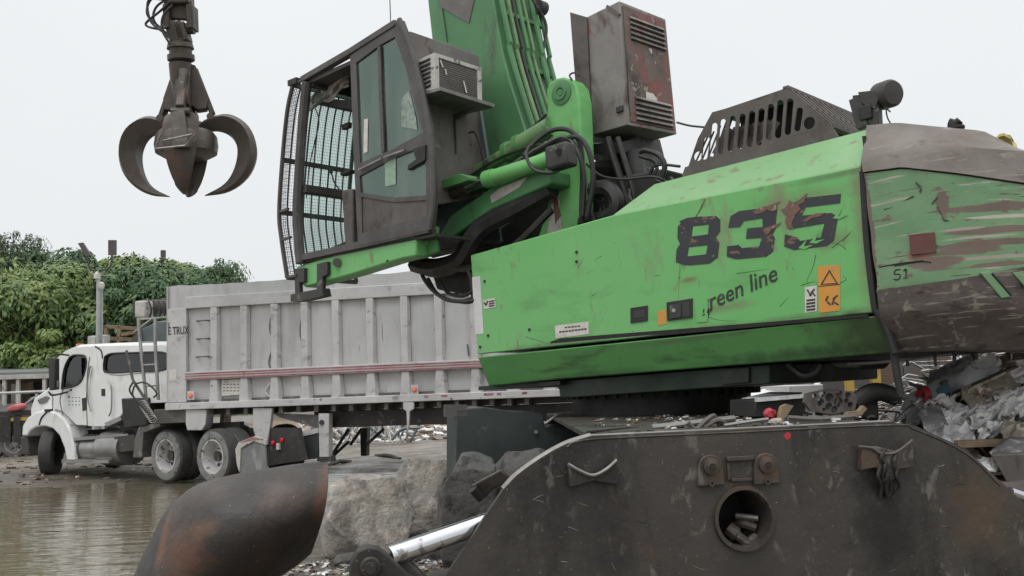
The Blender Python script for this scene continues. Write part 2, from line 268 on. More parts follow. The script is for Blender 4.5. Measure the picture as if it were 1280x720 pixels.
    def build(s, name, m, parent=None, bevel=0, ang=35, seg=2, world=None):
        me = bpy.data.meshes.new(name); inv = WM[parent.name].inverted() if parent is not None else (world.inverted() if world else Matrix())
        me.from_pydata([inv @ V(p) for p in s.v], [], s.f); me.validate(); me.update()
        import bmesh
        bm = bmesh.new(); bm.from_mesh(me); bmesh.ops.recalc_face_normals(bm, faces=bm.faces); bm.to_mesh(me); bm.free()
        me.shade_smooth(); me.set_sharp_from_angle(angle=R_(ang))
        if m: me.materials.append(m if not isinstance(m, str) else M[m])
        o = bpy.data.objects.new(name, me); COL.objects.link(o)
        if parent is not None: o.parent = parent; WM[o.name] = WM[parent.name]
        else:
            if world: o.matrix_world = world
            WM[o.name] = world or Matrix()
        if bevel:
            b = o.modifiers.new('bevel', 'BEVEL'); b.width = bevel; b.segments = seg; b.limit_method = 'ANGLE'; b.angle_limit = R_(40)
        return o
def thing(name, label, cat, mtx=None, group=None):
    o = bpy.data.objects.new(name, None); COL.objects.link(o); o.empty_display_size = .2
    if mtx is not None: o.matrix_world = mtx
    WM[o.name] = mtx.copy() if mtx is not None else Matrix(); return tag(o, label, cat, group)
def tag(o, label=None, cat=None, group=None, kind=None):
    if label: o['label'] = label
    if cat: o['category'] = cat
    if group: o['group'] = group
    if kind: o['kind'] = kind
    return o
def text(s, name, F, org, xdir, ndir, size, m, parent, shear=0, bold=0, ext=.001, wscale=1.0):
    cu = bpy.data.curves.new(name, 'FONT'); cu.body = s; cu.size = size; cu.shear = shear; cu.extrude = ext; cu.offset = bold; cu.resolution_u = 3
    t = bpy.data.objects.new(name, cu); COL.objects.link(t); dg = bpy.context.evaluated_depsgraph_get()
    me = bpy.data.meshes.new_from_object(t.evaluated_get(dg)); bpy.data.objects.remove(t)
    X = xdir.normalized(); N = ndir.normalized(); Yv = N.cross(X).normalized()
    mm = Matrix.Translation(org) @ Matrix((X * wscale, Yv, N)).transposed().to_4x4()
    me.transform(WM[parent.name].inverted() @ mm); me.materials.clear(); me.materials.append(M[m])
    o = bpy.data.objects.new(name, me); COL.objects.link(o); o.parent = parent; WM[o.name] = WM[parent.name]; return o
def circ(c, X, Y, r, n=24): return [c + X * (r * math.cos(2 * math.pi * k / n)) + Y * (r * math.sin(2 * math.pi * k / n)) for k in range(n)]
def dup(root, mtx, label=None, group=None):
    r = root.copy(); COL.objects.link(r); r.matrix_world = mtx; WM[r.name] = mtx
    if label: r['label'] = label
    if group: r['group'] = group
    for ch in list(root.children):
        c = ch.copy(); COL.objects.link(c); c.parent = r; WM[c.name] = mtx
        for g in ch.children:
            d = g.copy(); COL.objects.link(d); d.parent = c; WM[d.name] = mtx
    return r
# ================================================================= MATERIAL HANDLER (green machine)
_F = ray(-650, 610).normalized(); _L = V((0, 0, 1)).cross(_F).normalized(); _U = _F.cross(_L)
MF = Frame(CAM - _L * 8.5, _F, _U); MF.X, MF.Y, MF.Z = _F, _L, _U
def m(px, py, y=1.5): return MF.on(px, py, y)
def mx_(px, py, x): return MF.on(px, py, x, 0)
base = MF.W(5.15, 0, 0); base.z = 0
HM = Matrix.Translation(base) @ Matrix((_F, _L, _U)).transposed().to_4x4()
H = thing('material_handler', 'huge green scrap handler numbered 835 with battered counterweight and raised cab', 'material handler', HM)
X, Y, Z = MF.X, MF.Y, MF.Z
# ---- side panel (closed slab), inset chamfer, top, skirt
pan = [m(588, 319), m(765, 269), m(920, 238), m(1076, 207), m(1083, 300), m(1091, 391), m(850, 417), m(597, 443)]
_ml = lambda a, b, y=1.5: tuple(HM.inverted() @ m(a, b, y))
_gr = (.17, .19, .10)
M['panel'] = mat('weathered_green_panel_paint', GREEN, .42, 0, ((.165, .43, .15), .8), [((.10, .31, .085), (1.0, 1.0, 3.0), .55, .80, 6), ((.19, .24, .12), (3, 3, 1.0), .60, .80, 8), ((.17, .20, .10), (9, 9, 3), .68, .78, 8), ((.05, .05, .035), (26, 26, 34), .72, .76, 5)], .0025, 3,
    spots=[(_ml(1082, 300), (.10, .1, .8), _gr, .75), (_ml(960, 404), (1.3, .1, .05), (.09, .12, .06), .6), (_ml(700, 430), (1.0, .1, .045), (.09, .14, .07), .6), (_ml(1000, 250), (.5, .1, .09), _gr, .5), (_ml(905, 384), (.30, .1, .05), _gr, .7), (_ml(1040, 300), (.20, .1, .10), (.15, .10, .07), .5), (_ml(1060, 215), (.5, .1, .035), (.10, .12, .07), .6), (_ml(860, 350), (.10, .1, .03), (.18, .09, .05), .7), (_ml(720, 415), (.28, .1, .05), (.16, .22, .12), .6), (_ml(800, 270), (.9, .1, .10), (.12, .36, .10), .4), (_ml(1065, 395), (.12, .1, .05), (.06, .06, .04), .7)])
M['skirt'] = mat('shaded_grimy_skirt_paint', (.085, .27, .08), .5, 0, ((.11, .30, .09), 1.5), [((.035, .06, .03), (1.2, 1.2, 6), .55, .80, 8), ((.12, .14, .08), (14, 14, 4), .66, .72, 8)], .003, 5,
    spots=[(_ml(1095, 420), (.55, .4, .5), (.055, .07, .035), .85), (_ml(980, 445), (1.0, .4, .07), (.03, .05, .025), .7), (_ml(720, 470), (1.0, .4, .05), (.05, .10, .045), .6), (_ml(850, 425), (.8, .4, .035), (.11, .15, .08), .6)])  # dark base paints in down-facing shade; right end carries grime
body = MB().prism(pan, -Y * .05).build('side_panel', 'panel', H, .012)
ch = [m(765, 269.5, 1.497), m(1076, 207.5, 1.497), m(1083, 162, 1.12), m(818, 230, 1.12)]
MB().prism(ch, -Y * .04 - Z * .03).build('hood_chamfer', 'green_top', H, .008)
# deck top behind chamfer and right side, rear box core
a, b = m(818, 231, 1.11), m(1083, 163, 1.11)
MB().prism([a, b, b - Y * 2.3, a - Y * 2.3], -Z * .04).build('hood_top', 'green_top', H, .005)
p0, p1, p2, p3 = m(592, 330, 1.44), m(1084, 215, 1.44), m(1088, 392, 1.44), m(600, 441, 1.44)
q0 = m(765, 275, 1.44)
MB().prism([p0, q0, p1, p2, p3], -Y * 2.9).build('engine_housing', 'green_dark', H)
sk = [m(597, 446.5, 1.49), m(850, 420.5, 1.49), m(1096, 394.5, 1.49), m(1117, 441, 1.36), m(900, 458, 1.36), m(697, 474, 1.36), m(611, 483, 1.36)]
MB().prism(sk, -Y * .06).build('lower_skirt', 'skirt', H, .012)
MB().prism([m(598, 483, 1.3), m(700, 476, 1.3), m(700, 481, 1.3), m(598, 488, 1.3)], -Y * 2.4).build('floor_edge', 'green_dark', H)
MB().prism([m(606, 452, 1.40), m(1112, 398, 1.40), m(1112, 440, 1.30), m(612, 482, 1.30)], -Y * 2.6).build('floor_frame', 'black', H)
MB().prism([m(697, 476, 1.2), m(962, 455, 1.2), m(962, 480, 1.2), m(716, 497, 1.2), m(700, 497, 1.2)], -Y * 2.2).build('lower_frame', 'green_dark', H, .01)
MB().prism([m(902, 462, 1.225), m(936, 459, 1.225), m(936, 478, 1.225), m(902, 481, 1.225)], -Y * .02).build('frame_bracket', 'green_dark', H, .004)
# black strip stands in for seam shade under the panel, with lifted lip
MB().prism([m(688, 427, 1.505), m(700, 423, 1.505), m(1085, 392.5, 1.505), m(1085, 396, 1.505), m(700, 431, 1.495), m(688, 432, 1.495)], -Y * .02).build('seam_shade_strip', 'black', H)
# slewing ring
cen = MF.on(826, 500, 0.0); RC = cen
ring = MB()
zt = MF.loc(m(826, 490, 1.2)).z
rc = MF.loc(cen); top = MF.W(rc.x, 0, zt)
ring.lathe(V((top.x, top.y, 1.18)), V((0, 0, 1)), [(0, .98), (.12, .98), (.12, .93), (.30, .93), (.30, 1.0), (.50, 1.0), (.5, .5)], 48)
rg = ring.build('slewing_ring', 'black', H)
for k in range(26):
    a = R_(180 + 7 * k); d = V((math.cos(a), math.sin(a), 0)); c = V((top.x, top.y, 1.52)) + d * 1.01
    if d.dot(-FW) > .1: MB().box(c, d * .02, V((0, 0, .05)), V((-d.y, d.x, 0)) * .025).build('ring_tooth', 'black', rg)
# ---- openings, latches, stickers, lettering on the panel
def sticker(name, pts, mt, y=1.503, th=.002, par=None): return MB().prism([m(a, b, y) for a, b in pts], -Y * th).build(name, mt, par or H)
lt = sticker('latch_frame', [(833, 378), (865, 373), (865, 397), (834, 401)], 'black', 1.512, .02)
sticker('latch_well', [(836, 381), (862, 376.5), (862, 394), (837, 398)], 'ink2', 1.514, .003, lt)
sticker('latch_lever', [(837, 382), (851, 379.5), (851, 396), (838, 398)], 'chassis', 1.522, .01, lt)
MB().cyl(m(842, 388, 1.52), m(842, 388, 1.53), .017, 14).build('lock_cylinder', 'chrome', lt)
gp = sticker('grip_recess_frame', [(788, 385), (809, 382), (809, 401), (788, 404)], 'black', 1.51, .02)
sticker('grip_recess', [(792, 388.5), (806, 386.5), (806, 396), (792, 398)], 'ink2', 1.512, .003, gp)
sticker('orange_sticker', [(822, 389), (833, 387), (833, 405), (822, 407)], 'orange_tag')
def tri(cx, cy, s, t, par):
    o = [(cx, cy - s), (cx + s, cy + s * .62), (cx - s, cy + s * .72)]; i = [(cx, cy - s + 2.6 * t), (cx + s - 2.1 * t, cy + s * .62 - t), (cx - s + 2.1 * t, cy + s * .72 - t)]
    MB().plate([m(a, b, 1.506) for a, b in o], [[m(a, b, 1.506) for a, b in i]], -Y * .002).build('triangle_mark', 'ink2', par)
s1 = sticker('warning_sticker', [(1022, 333), (1050, 331), (1050, 388), (1024, 391)], 'orange_tag')
sticker('sticker_band', [(1022.5, 357.6), (1050, 355), (1050, 356), (1022.5, 358.6)], 'ink2', 1.5045, .001, s1)
tri(1036.5, 348, 11, 1.1, s1)
for (a, b, c, d) in ((1032, 376, 1035, 370), (1034, 377, 1038, 381), (1040, 381, 1043, 372), (1041, 374, 1047, 369), (1043, 378, 1048, 381)):
    MB().bar(m(a, b, 1.505), m(c, d, 1.505), .012, .002, Y).build('pictogram_stroke', 'ink2', s1)
s2 = sticker('info_sticker', [(1006, 359), (1021, 357), (1021, 389), (1006, 391)], 'paper')
for k in range(4): sticker('sticker_line', [(1008, 374.5 + 4 * k), (1019, 373 + 4 * k), (1019, 375.6 + 4 * k), (1008, 377 + 4 * k)], 'ink2', 1.5045, .001, s2)
for (a, b, c, d) in ((1009, 362, 1014, 370), (1018, 361, 1012, 370), (1014, 364, 1019, 370)): MB().bar(m(a, b, 1.505), m(c, d, 1.505), .012, .002, Y).build('pictogram_stroke', 'ink2', s2)
sticker('white_strip', [(590, 346.5), (600, 345), (604.5, 417), (594, 418)], 'paper2')
s3 = sticker('logo_sticker', [(603.5, 375), (619, 372.5), (619.5, 384), (605, 386.5)], 'paper', 1.5055)
for k in range(3): sticker('sticker_line', [(611, 376 + 2.9 * k), (618, 375 + 2.9 * k), (618, 376.8 + 2.9 * k), (611, 378 + 2.9 * k)], 'ink2', 1.507, .001, s3)
for (a, b, c, d) in ((605, 378, 607.5, 381.5), (607.5, 381.5, 609.5, 376)): MB().bar(m(a, b, 1.508), m(c, d, 1.508), .018, .002, Y).build('logo_stroke', 'ink2', s3)
s4 = sticker('data_label', [(693.5, 407), (735.5, 402), (736, 417.5), (694.5, 423)], 'paper')
for k in range(9): sticker('label_word', [(699 + 3.9 * k, 414 - .45 * k), (702 + 3.9 * k, 413.7 - .45 * k), (702 + 3.9 * k, 415.8 - .45 * k), (699 + 3.9 * k, 416 - .45 * k)], 'ink2', 1.5045, .001, s4)
for k in range(5): sticker('label_word', [(706 + 4 * k, 408.6 - .4 * k), (709 + 4 * k, 408.2 - .4 * k), (709 + 4 * k, 410 - .4 * k), (706 + 4 * k, 410.4 - .4 * k)], 'ink2', 1.5045, .001, s4)
for (a, b) in ((605.5, 351.5), (661.5, 412), (610, 419.5), (600, 433.5), (720.5, 315), (720.5, 327)):
    MB().cyl(m(a, b, 1.498), m(a, b, 1.512), .014, 8).build('bolt', 'green_dark', H)
def dig(pts, holes=()):
    k = 3.6; cv = lambda q: [m(820 + a / k, 220 + b / k, 1.504) for a, b in q]
    return MB().plate(cv(pts), [cv(h) for h in holes], -Y * .0025)
dig([(98, 225), (112, 212), (104, 204), (140, 188), (200, 182), (270, 180), (289, 196), (287, 250), (268, 276), (284, 300), (277, 366), (240, 394), (150, 402), (125, 400), (88, 388), (92, 330), (108, 306), (96, 280)],
    [[(165, 226), (238, 218), (234, 262), (160, 272)], [(147, 320), (232, 311), (225, 352), (140, 362)]]).build('digit', 'ink', H)['label'] = 'black italic digit 8 crossed by a rust crack'
dig([(325, 233), (335, 180), (375, 157), (450, 148), (545, 138), (536, 240), (524, 262), (534, 280), (526, 340), (495, 363), (360, 375), (318, 362), (320, 316), (372, 310), (385, 324), (465, 316), (474, 278), (404, 283), (410, 236), (480, 228), (478, 190), (395, 203), (376, 230)]).build('digit', 'ink', H)['label'] = 'scraped italic digit 3'
dig([(600, 133), (655, 100), (832, 80), (828, 122), (672, 141), (656, 178), (790, 166), (818, 184), (800, 290), (768, 314), (620, 333), (575, 316), (580, 262), (636, 276), (648, 292), (742, 276), (758, 213), (600, 240), (588, 228)]).build('digit', 'ink', H)['label'] = 'torn italic digit 5'
# bare patches torn through the paint over the digits
for pts in ([(435, 160), (455, 150), (470, 140), (500, 135), (560, 112), (540, 130), (545, 150), (520, 160), (500, 150), (480, 165), (450, 172)],
            [(560, 150), (580, 145), (600, 110), (625, 125), (680, 75), (668, 115), (640, 130), (650, 150), (625, 175), (610, 215), (620, 238), (590, 235), (580, 205), (585, 180)],
            [(480, 240), (500, 230), (520, 225), (562, 208), (550, 225), (520, 240), (505, 262), (488, 258)], [(655, 205), (690, 180), (720, 168), (765, 165), (735, 182), (700, 190), (680, 205)]):
    dig([(a, b) for a, b in pts]); q = [m(820 + a / 3.6, 220 + b / 3.6, 1.5075) for a, b in pts]; MB().plate(q, [], -Y * .002).build('torn_paint_patch', 'bark_scrape', H)
for (a, b) in ((640, 325), (795, 190), (690, 300)):
    q = [m(820 + u / 3.6, 220 + v / 3.6, 1.507) for u, v in ((a, b), (a + 12, b - 12), (a + 40, b - 40), (a + 25, b - 8), (a + 70, b - 16), (a + 30, b + 4))]; MB().plate(q, [], -Y * .002).build('torn_paint_patch', 'green', H)
# cracks and scratches: thin gouges lying on the paint
def scratch(pts, r=.004, mt='black', y=1.4995, name='scratch'):
    MB().tube([m(a, b, y) for a, b in pts], [r * .7, r * .25], 5, True, 3).build(name, mt, H)
scratch([(881, 249), (876, 262), (866, 277), (858, 305), (850, 332), (848, 374)], .007, 'bark_scrape'); scratch([(881, 250), (871, 270), (861, 300), (853, 328), (849, 350), (848, 374)], .004)
for k in ([(878, 392), (890, 398), (905, 401), (922, 401)], [(1020, 318), (1016, 335), (1011, 345), (1009, 352), (1012, 357)], [(1040, 310), (1055, 298), (1066, 288)], [(975, 383), (986, 371)], [(1001, 357), (1018, 352), (1022, 357)],
          [(722, 335), (730, 322)], [(752, 320), (742, 326)], [(740, 370), (746, 366)], [(657, 421), (690, 431)], [(1048, 355), (1058, 349), (1053, 345)], [(1053, 302), (1064, 290)], [(921, 342), (963, 336)], [(1058, 312), (1050, 306), (1036, 303)],
          [(1040, 368), (1046, 362)], [(818, 345), (826, 344)], [(848, 348), (853, 345)]): scratch(k, .0042, 'black')
for k in range(15):
    a = random.uniform(620, 1075); b = random.uniform(0, 1); yy = (318 - (a - 588) * .235) + b * 120
    dx = random.uniform(-10, 14); scratch([(a, yy + 12), (a + dx * .5, yy + 10 + random.uniform(-3, 3)), (a + dx, yy + 8 + random.uniform(-7, 5))], random.uniform(.0015, .003), random.choice(['green_dark', 'black', 'bark_scrape']))
# "green line"
o_ = m(877, 392, 1.504); xd = m(970, 351, 1.504) - o_
text('green line', 'lettering', MF, o_, xd, Y, .195, 'ink2', H, .28, .001, .001, .97)
MB().prism([m(869, 378, 1.5065), m(884.5, 372, 1.5065), m(885, 390, 1.5065), m(884, 402, 1.5065), m(871, 403, 1.5065)], -Y * .002).build('worn_paint_patch', 'green', H)
for (a, b, c, d) in ((880, 386, 879, 391), (884, 391, 886, 385), (878, 394, 881, 393), (887, 389, 889, 386)): MB().bar(m(a, b, 1.508), m(c, d, 1.508), .012, .002, Y).build('lettering_remnant', 'ink2', H)
# ---- counterweight: plan stations × rows
st = []
c0 = MF.loc(m(1080, 215)); xs = c0.x - .01
plan = [(xs, 1.53), (xs - .22, 1.54), (xs - .42, 1.53), (xs - .62, 1.44), (xs - .84, 1.26), (xs - 1.02, 1.02), (xs - 1.15, .70), (xs - 1.22, .3), (xs - 1.24, -.3), (xs - 1.22, -.7), (xs - 1.02, -1.1), (xs - .42, -1.5), (xs, -1.5)]
def zcol(x, y, fn):
    lo, hi = -1.5, 5.
    for _ in range(40):
        mid = (lo + hi) / 2; px, py, _d = proj(MF.W(x, y, mid))
        if py < fn(px): hi = mid
        else: lo = mid
    return (lo + hi) / 2
def pl(*pts):
    def f(x):
        if x <= pts[0][0]: return pts[0][1]
        for (a, b), (c, d) in zip(pts, pts[1:]):
            if x <= c: return b + (d - b) * (x - a) / (c - a)
        (a, b), (c, d) = pts[-2:]; return d + (d - b) / (c - a) * (x - c)
    return f
rows = dict(top=pl((1080, 152), (1102, 149), (1118, 148.5), (1236, 155.5), (1280, 174), (1340, 215)), crease=pl((1078, 193), (1138, 182), (1210, 183), (1280, 188)), cap=pl((1080, 215), (1128, 209), (1200, 217), (1280, 229)),
            green=pl((1097, 363), (1200, 349), (1280, 334)), fold=pl((1108, 390), (1200, 386), (1280, 385)), bot=pl((1118, 441), (1200, 437), (1280, 436)))
def fine(pl_, n):
    out = []
    for a, b in zip(pl_, pl_[1:]):
        for k in range(n): out.append((a[0] + (b[0] - a[0]) * k / n, a[1] + (b[1] - a[1]) * k / n))
    return out + [pl_[-1]]
pf = fine(plan, 4); vis = 8 * 4 - 2
zr = {}
for k, fn in rows.items():
    zs = []
    for i, (x, y) in enumerate(pf): zs.append(zcol(x, y, fn) if i < vis - 6 else zs[-1])
    zr[k] = zs
def cwrow(k, inset, dz=0, wob=.0):
    r = []
    for i, (x, y) in enumerate(pf):
        d = V((x - (xs - .2), y * .8, 0)).normalized(); n_ = noise.noise(V((x * 3, y * 3, zr[k][i] * 3 + 5))) * wob
        r.append(MF.W(x - d.x * inset * (0 if i == 0 else 1) + (d.x * n_), y - d.y * inset + d.y * n_, zr[k][i] + dz))
    return r
def lerp(a, b, n):
    out = []
    for k in range(n + 1):
        t = k / n; r = []
        for i, (p, q) in enumerate(zip(a, b)):
            c = p.lerp(q, t); r.append(c + _L * noise.noise(c * 4.5) * .014 * (0 < k < n) + _F * noise.noise(c * 4.5 + V((9, 0, 0))) * .012 * (0 < k < n))
        out.append(r)
    return out
cwb = MB().grid(lerp(cwrow('cap', .0, -.012), cwrow('green', -.02), 14), -_L * .001)
cwb = MB().grid(lerp(cwrow('cap', .0, -.012), cwrow('green', -.02), 14)); cw = cwb.build('counterweight', 'cw_green', H, 0, 50)
MB().grid(lerp(cwrow('green', -.035, .0), cwrow('fold', -.03), 4) + lerp(cwrow('fold', -.03), cwrow('bot', .12), 6)[1:] + [cwrow('bot', .5)]).build('counterweight_base', 'cw_low', cw, 0, 30)
MB().grid([cwrow('top', 1.1)] + lerp(cwrow('top', .16), cwrow('crease', .02), 6) + lerp(cwrow('crease', .02), cwrow('cap', -.015), 3)[1:] + [cwrow('cap', .05, -.004)]).build('counterweight_cap', 'cw_brown', cw, 0, 30)
MB().prism([MF.W(xs - .01, 1.46, zr['top'][0] - .1), MF.W(xs - .01, -1.45, zr['top'][0] - .1), MF.W(xs - .01, -1.45, zr['bot'][0] + .05), MF.W(xs - .01, 1.4, zr['bot'][0] + .05)], X * .02).build('counterweight_bulkhead', 'black', cw)
for pts in ([(1079, 214), (1084, 300), (1093, 378), (1098, 392), (1109, 412), (1119, 442)],):
    MB().tube([m(a, b, 1.49) for a, b in pts], .03, 8).build('seam_shadow_gap', 'black', H)
# marks on the counterweight
cwd = lambda px, py, yv: m(px, py, yv)
def onx(px, py, off=.012):   # on the curved corner: march stations
    best = None
    for i in range(len(pf) - 1):
        a, b = MF.W(pf[i][0], pf[i][1], 0), MF.W(pf[i + 1][0], pf[i + 1][1], 0); e_ = (b - a).normalized(); n_ = e_.cross(_U).normalized()
        if n_.dot(_L) + n_.dot(-_F) < 0: n_ = -n_
        d = ray(px, py); t = (a - CAM).dot(n_) / d.dot(n_); w_ = CAM + d * t; s_ = (w_ - a).dot(e_)
        if -.01 <= s_ <= (b - a).length + .01: return w_ + n_ * off
    return m(px, py, 1.53)
MB().quadbox([onx(1138, 294, .03), onx(1168, 291, .03), onx(1170, 316, .035), onx(1140, 319, .035)], [onx(1138, 294, -.02), onx(1168, 291, -.02), onx(1170, 316, -.02), onx(1140, 319, -.02)]).build('rusty_patch_plate', mat('flat_rust_primer', (.12, .042, .034), .7, 0, ((.09, .035, .03), 7)), cw)
def stroke(pts, r=.007, mt='black', par=None, n_='painted_stroke', off=.02): MB().tube([onx(a, b, off) for a, b in pts], r, 5, True, 3).build(n_, mt, par or cw)
stroke([(1127, 337), (1121, 338), (1120, 343), (1126, 343), (1127, 347), (1123, 350), (1119, 349)]); stroke([(1131, 339), (1134, 337), (1134, 348)]); stroke([(1131, 348.5), (1137, 347.5)])
stroke([(1100, 334), (1130, 329), (1155, 326)], .005); stroke([(1120, 333), (1130, 331), (1150, 327), (1165, 328)], .004)
for pts in ([(1172, 258), (1178, 270), (1190, 277), (1280, 280)], [(1134, 290), (1155, 283), (1172, 279), (1200, 276)], [(1185, 286), (1192, 296), (1200, 301), (1280, 302)], [(1200, 310), (1240, 311), (1280, 309)], [(1105, 262), (1118, 258), (1142, 245)], [(1145, 228), (1151, 234), (1150, 240)], [(1172, 246), (1165, 255)], [(1150, 300), (1180, 296)]):
    stroke(pts, random.uniform(.004, .008), 'cw_low', None, 'gouge', .001)
_sp = []
for (a, b, ln_, th_, col) in ((1240, 259, .42, .04, (.13, .095, .078)), (1090, 300, .035, .6, (.13, .10, .08)), (1178, 255, .05, .12, (.13, .095, .078)), (1250, 287, .40, .03, (.15, .105, .085)), (1245, 303, .45, .025, (.13, .09, .075)), (1215, 310, .22, .06, (.15, .105, .085)), (1240, 322, .40, .016, (.30, .28, .23)), (1205, 286, .16, .012, (.30, .28, .23)), (1230, 296, .3, .010, (.34, .32, .27)), (1170, 330, .22, .06, (.15, .105, .085)), (1250, 330, .3, .02, (.15, .105, .085)), (1255, 270, .3, .014, (.42, .40, .34)), (1150, 318, .10, .05, (.22, .11, .08))):
    _sp.append((tuple(HM.inverted() @ onx(a, b, 0)), (ln_, ln_, th_), col, .95))
M['cw_bands'] = mat('counterweight_green_with_scrapes', (.12, .245, .12), .6, 0, ((.155, .26, .14), 3), [((.36, .34, .28), (1.5, 1.5, 20), .60, .66, 10), ((.15, .10, .08), (7, 7, 14), .60, .66, 10), ((.08, .055, .045), (2, 2, 30), .63, .67, 9)], .005, 9, spots=_sp, sharp=True)
cw.data.materials[0] = M['cw_bands']
for (a, b, c, d, e_) in ((1178, 252, 1280, 255, 9), (1180, 268, 1280, 269, 5), (1200, 288, 1280, 291, 4), (1196, 316, 1280, 318, 5), (1160, 328, 1280, 322, 4)):
    n_ = 7; top_ = [onx(a + (c - a) * k / n_, b + (d - b) * k / n_ - e_ * random.uniform(.3, 1) * (1 if k else .2), .016) for k in range(n_ + 1)]; bt = [onx(a + (c - a) * k / n_, b + (d - b) * k / n_ + e_ * random.uniform(.3, 1) * (1 if k else .2), .016) for k in range(n_ + 1)]
    if e_ > 99: MB().grid([top_, bt], -_L * .01).build('scraped_band', 'cw_low' if e_ > 4 else 'cw_brown', cw)
for x0 in (1222, 1262):
    MB().quadbox([onx(x0, 342, .05), onx(x0 + 12, 340, .05), onx(x0 + 38, 372, .05), onx(x0 + 26, 374, .05)], [onx(x0, 342, -.02), onx(x0 + 12, 340, -.02), onx(x0 + 38, 372, -.02), onx(x0 + 26, 374, -.02)]).build('painted_lug', 'cw_green', cw, .005)
    stroke([(x0 + 14, 343), (x0 + 38, 370)], .012, 'black', None, 'slot', .045)
for pts in () and ([(1150, 164), (1170, 170), (1176, 173)], [(1204, 164), (1209, 170), (1222, 174)], [(1112, 160), (1118, 164), (1117, 168)], [(1120, 172), (1135, 178)]):
    MB().tube([CAM + (MF.on(a, b, zr['crease'][12] + .12, 2) - CAM) * .995 for a, b in pts], .008, 5).build('gouge', 'black', cw)
# small things on the counterweight top
_tr = cwrow('top', .24); _pk = lambda px: min(_tr[:26], key=lambda p: abs(proj(p)[0] - px)) + _U * .0
k0 = _pk(1195) + _U * .03; MB().tube([k0 - _U * .05, k0 + _U * .02, k0 + _U * .045 + _F * -.03], [.05, .06, .03], 10).build('rubber_plug', 'black', H)
k1 = _pk(1257) + _U * .05; y_ = MB()
rowsY = [[k1 + (-_L) * (.16 * (j / 5 - .3)) - _F * (.10 * (i / 3 - .5)) + _U * (.05 * math.sin(j * 1.1 + 1) - .03 * abs(i - 1.5)) for j in range(6)] for i in range(4)]
MB().grid(rowsY, _U * .02).build('yellow_rag', mat('yellow_cloth', (.62, .55, .20), .8, 0, ((.45, .38, .12), 20)), H)
MB().tube([k1 + _U * .02 - _L * .02, k1 + _U * .03 - _L * .10, k1 - _U * .03 - _L * .2], .03, 8).build('handrail_end', 'steel_dark', H)
# ---- engine guard with slotted side plate
gy = 1.0
def gc(a, b): return m(860 + a / 4.923, 90 + b / 4.923, gy)
outer = [gc(0, 585), gc(60, 410), gc(148, 248), gc(300, 205), (gc(440, 165)), gc(475, 152), gc(605, 95), gc(740, 210), gc(878, 330), gc(500, 436), gc(240, 512)]
hol = []
for (cx, y0, y1, r) in ((60, 503, 533, 17), (108, 418, 520, 19), (155, 330, 503, 18), (207, 305, 488, 17), (268, 288, 472, 18), (328, 274, 456, 18), (387, 258, 442, 19), (445, 242, 432, 19), (503, 215, 400, 19), (561, 192, 388, 20), (621, 182, 368, 20), (680, 238, 345, 20), (746, 300, 328, 20)):
    h = []
    for k in range(9): a = math.pi * k / 8; h.append(gc(cx + 8 - r * math.cos(a), y0 - r * math.sin(a)))
    for k in range(9): a = math.pi * k / 8; h.append(gc(cx - 8 + r * math.cos(a), y1 + r * math.sin(a)))
    if r and (y1 - y0) < 60: h = circ(gc(cx, (y0 + y1) / 2), _F, _U, .045 * r / 17, 16)
    hol.append(h)
gd = MB().plate(outer, hol, -Y * .012).build('engine_guard', 'brown', H)
MB().prism([gc(-20, 585), gc(878, 322), gc(925, 400), gc(700, 480), gc(-60, 700)], -Y * .03).build('guard_base_rail', 'brown', gd, .004)
for k in range(11):      # diagonal baffle slats behind the slots
    a = 190 + k * 30; b = 470 - k * 9
    MB().bar(m(860 + (a - 20) / 4.923, 90 + (b + 40) / 4.923, gy - .05), m(860 + (a + 55) / 4.923, 90 + (b - 110 + k * 3) / 4.923, gy - .05), .085, .008, Y).build('baffle_slat', 'brown', gd)
for k in range(5): MB().bar(m(860 + (45 + 38 * k) / 4.923, 90 + (560 - 12 * k) / 4.923, gy - .06), m(860 + (120 + 40 * k) / 4.923, 90 + (400 - 35 * k) / 4.923, gy - .06), .012, .012, Y).build('mesh_wire', 'brown', gd)
A0, A1 = gc(610, 100), gc(868, 322); Wd = 1.7
MB().prism([gc(215, 240) - Y * .3, gc(600, 120) - Y * .3, gc(840, 320) - Y * .3, gc(230, 490) - Y * .3], -Y * .01).build('radiator_screen', 'black', gd)
MB().bar(gc(600, 96), gc(600, 96) - Y * Wd, .05, .03, _U).build('guard_top_rail', 'brown', gd); MB().bar(gc(880, 335) - Y * .01, gc(880, 335) - Y * Wd, .06, .03, _U).build('guard_bottom_rail', 'brown', gd)
MB().prism([gc(148, 250) - Y * .012, gc(600, 97) - Y * .012, gc(600, 97) - Y * Wd, gc(148, 250) - Y * Wd], -_U * .01).build('guard_roof', 'brown', gd)
MB().prism([gc(0, 585) - Y * Wd, gc(148, 248) - Y * Wd, gc(605, 95) - Y * Wd, gc(878, 330) - Y * Wd], -Y * .012).build('guard_far_side', 'brown', gd)
for k in range(15):
    y = -(k + .5) * Wd / 15; MB().bar(A0 + Y * y, A1 + Y * y, .036, .016, (A1 - A0).cross(Y).normalized()).build('guard_slat', 'brown', gd)
MB().bar(A0.lerp(A1, .5), A0.lerp(A1, .5) - Y * Wd, .02, .012, _U).build('slat_tie', 'brown', gd)
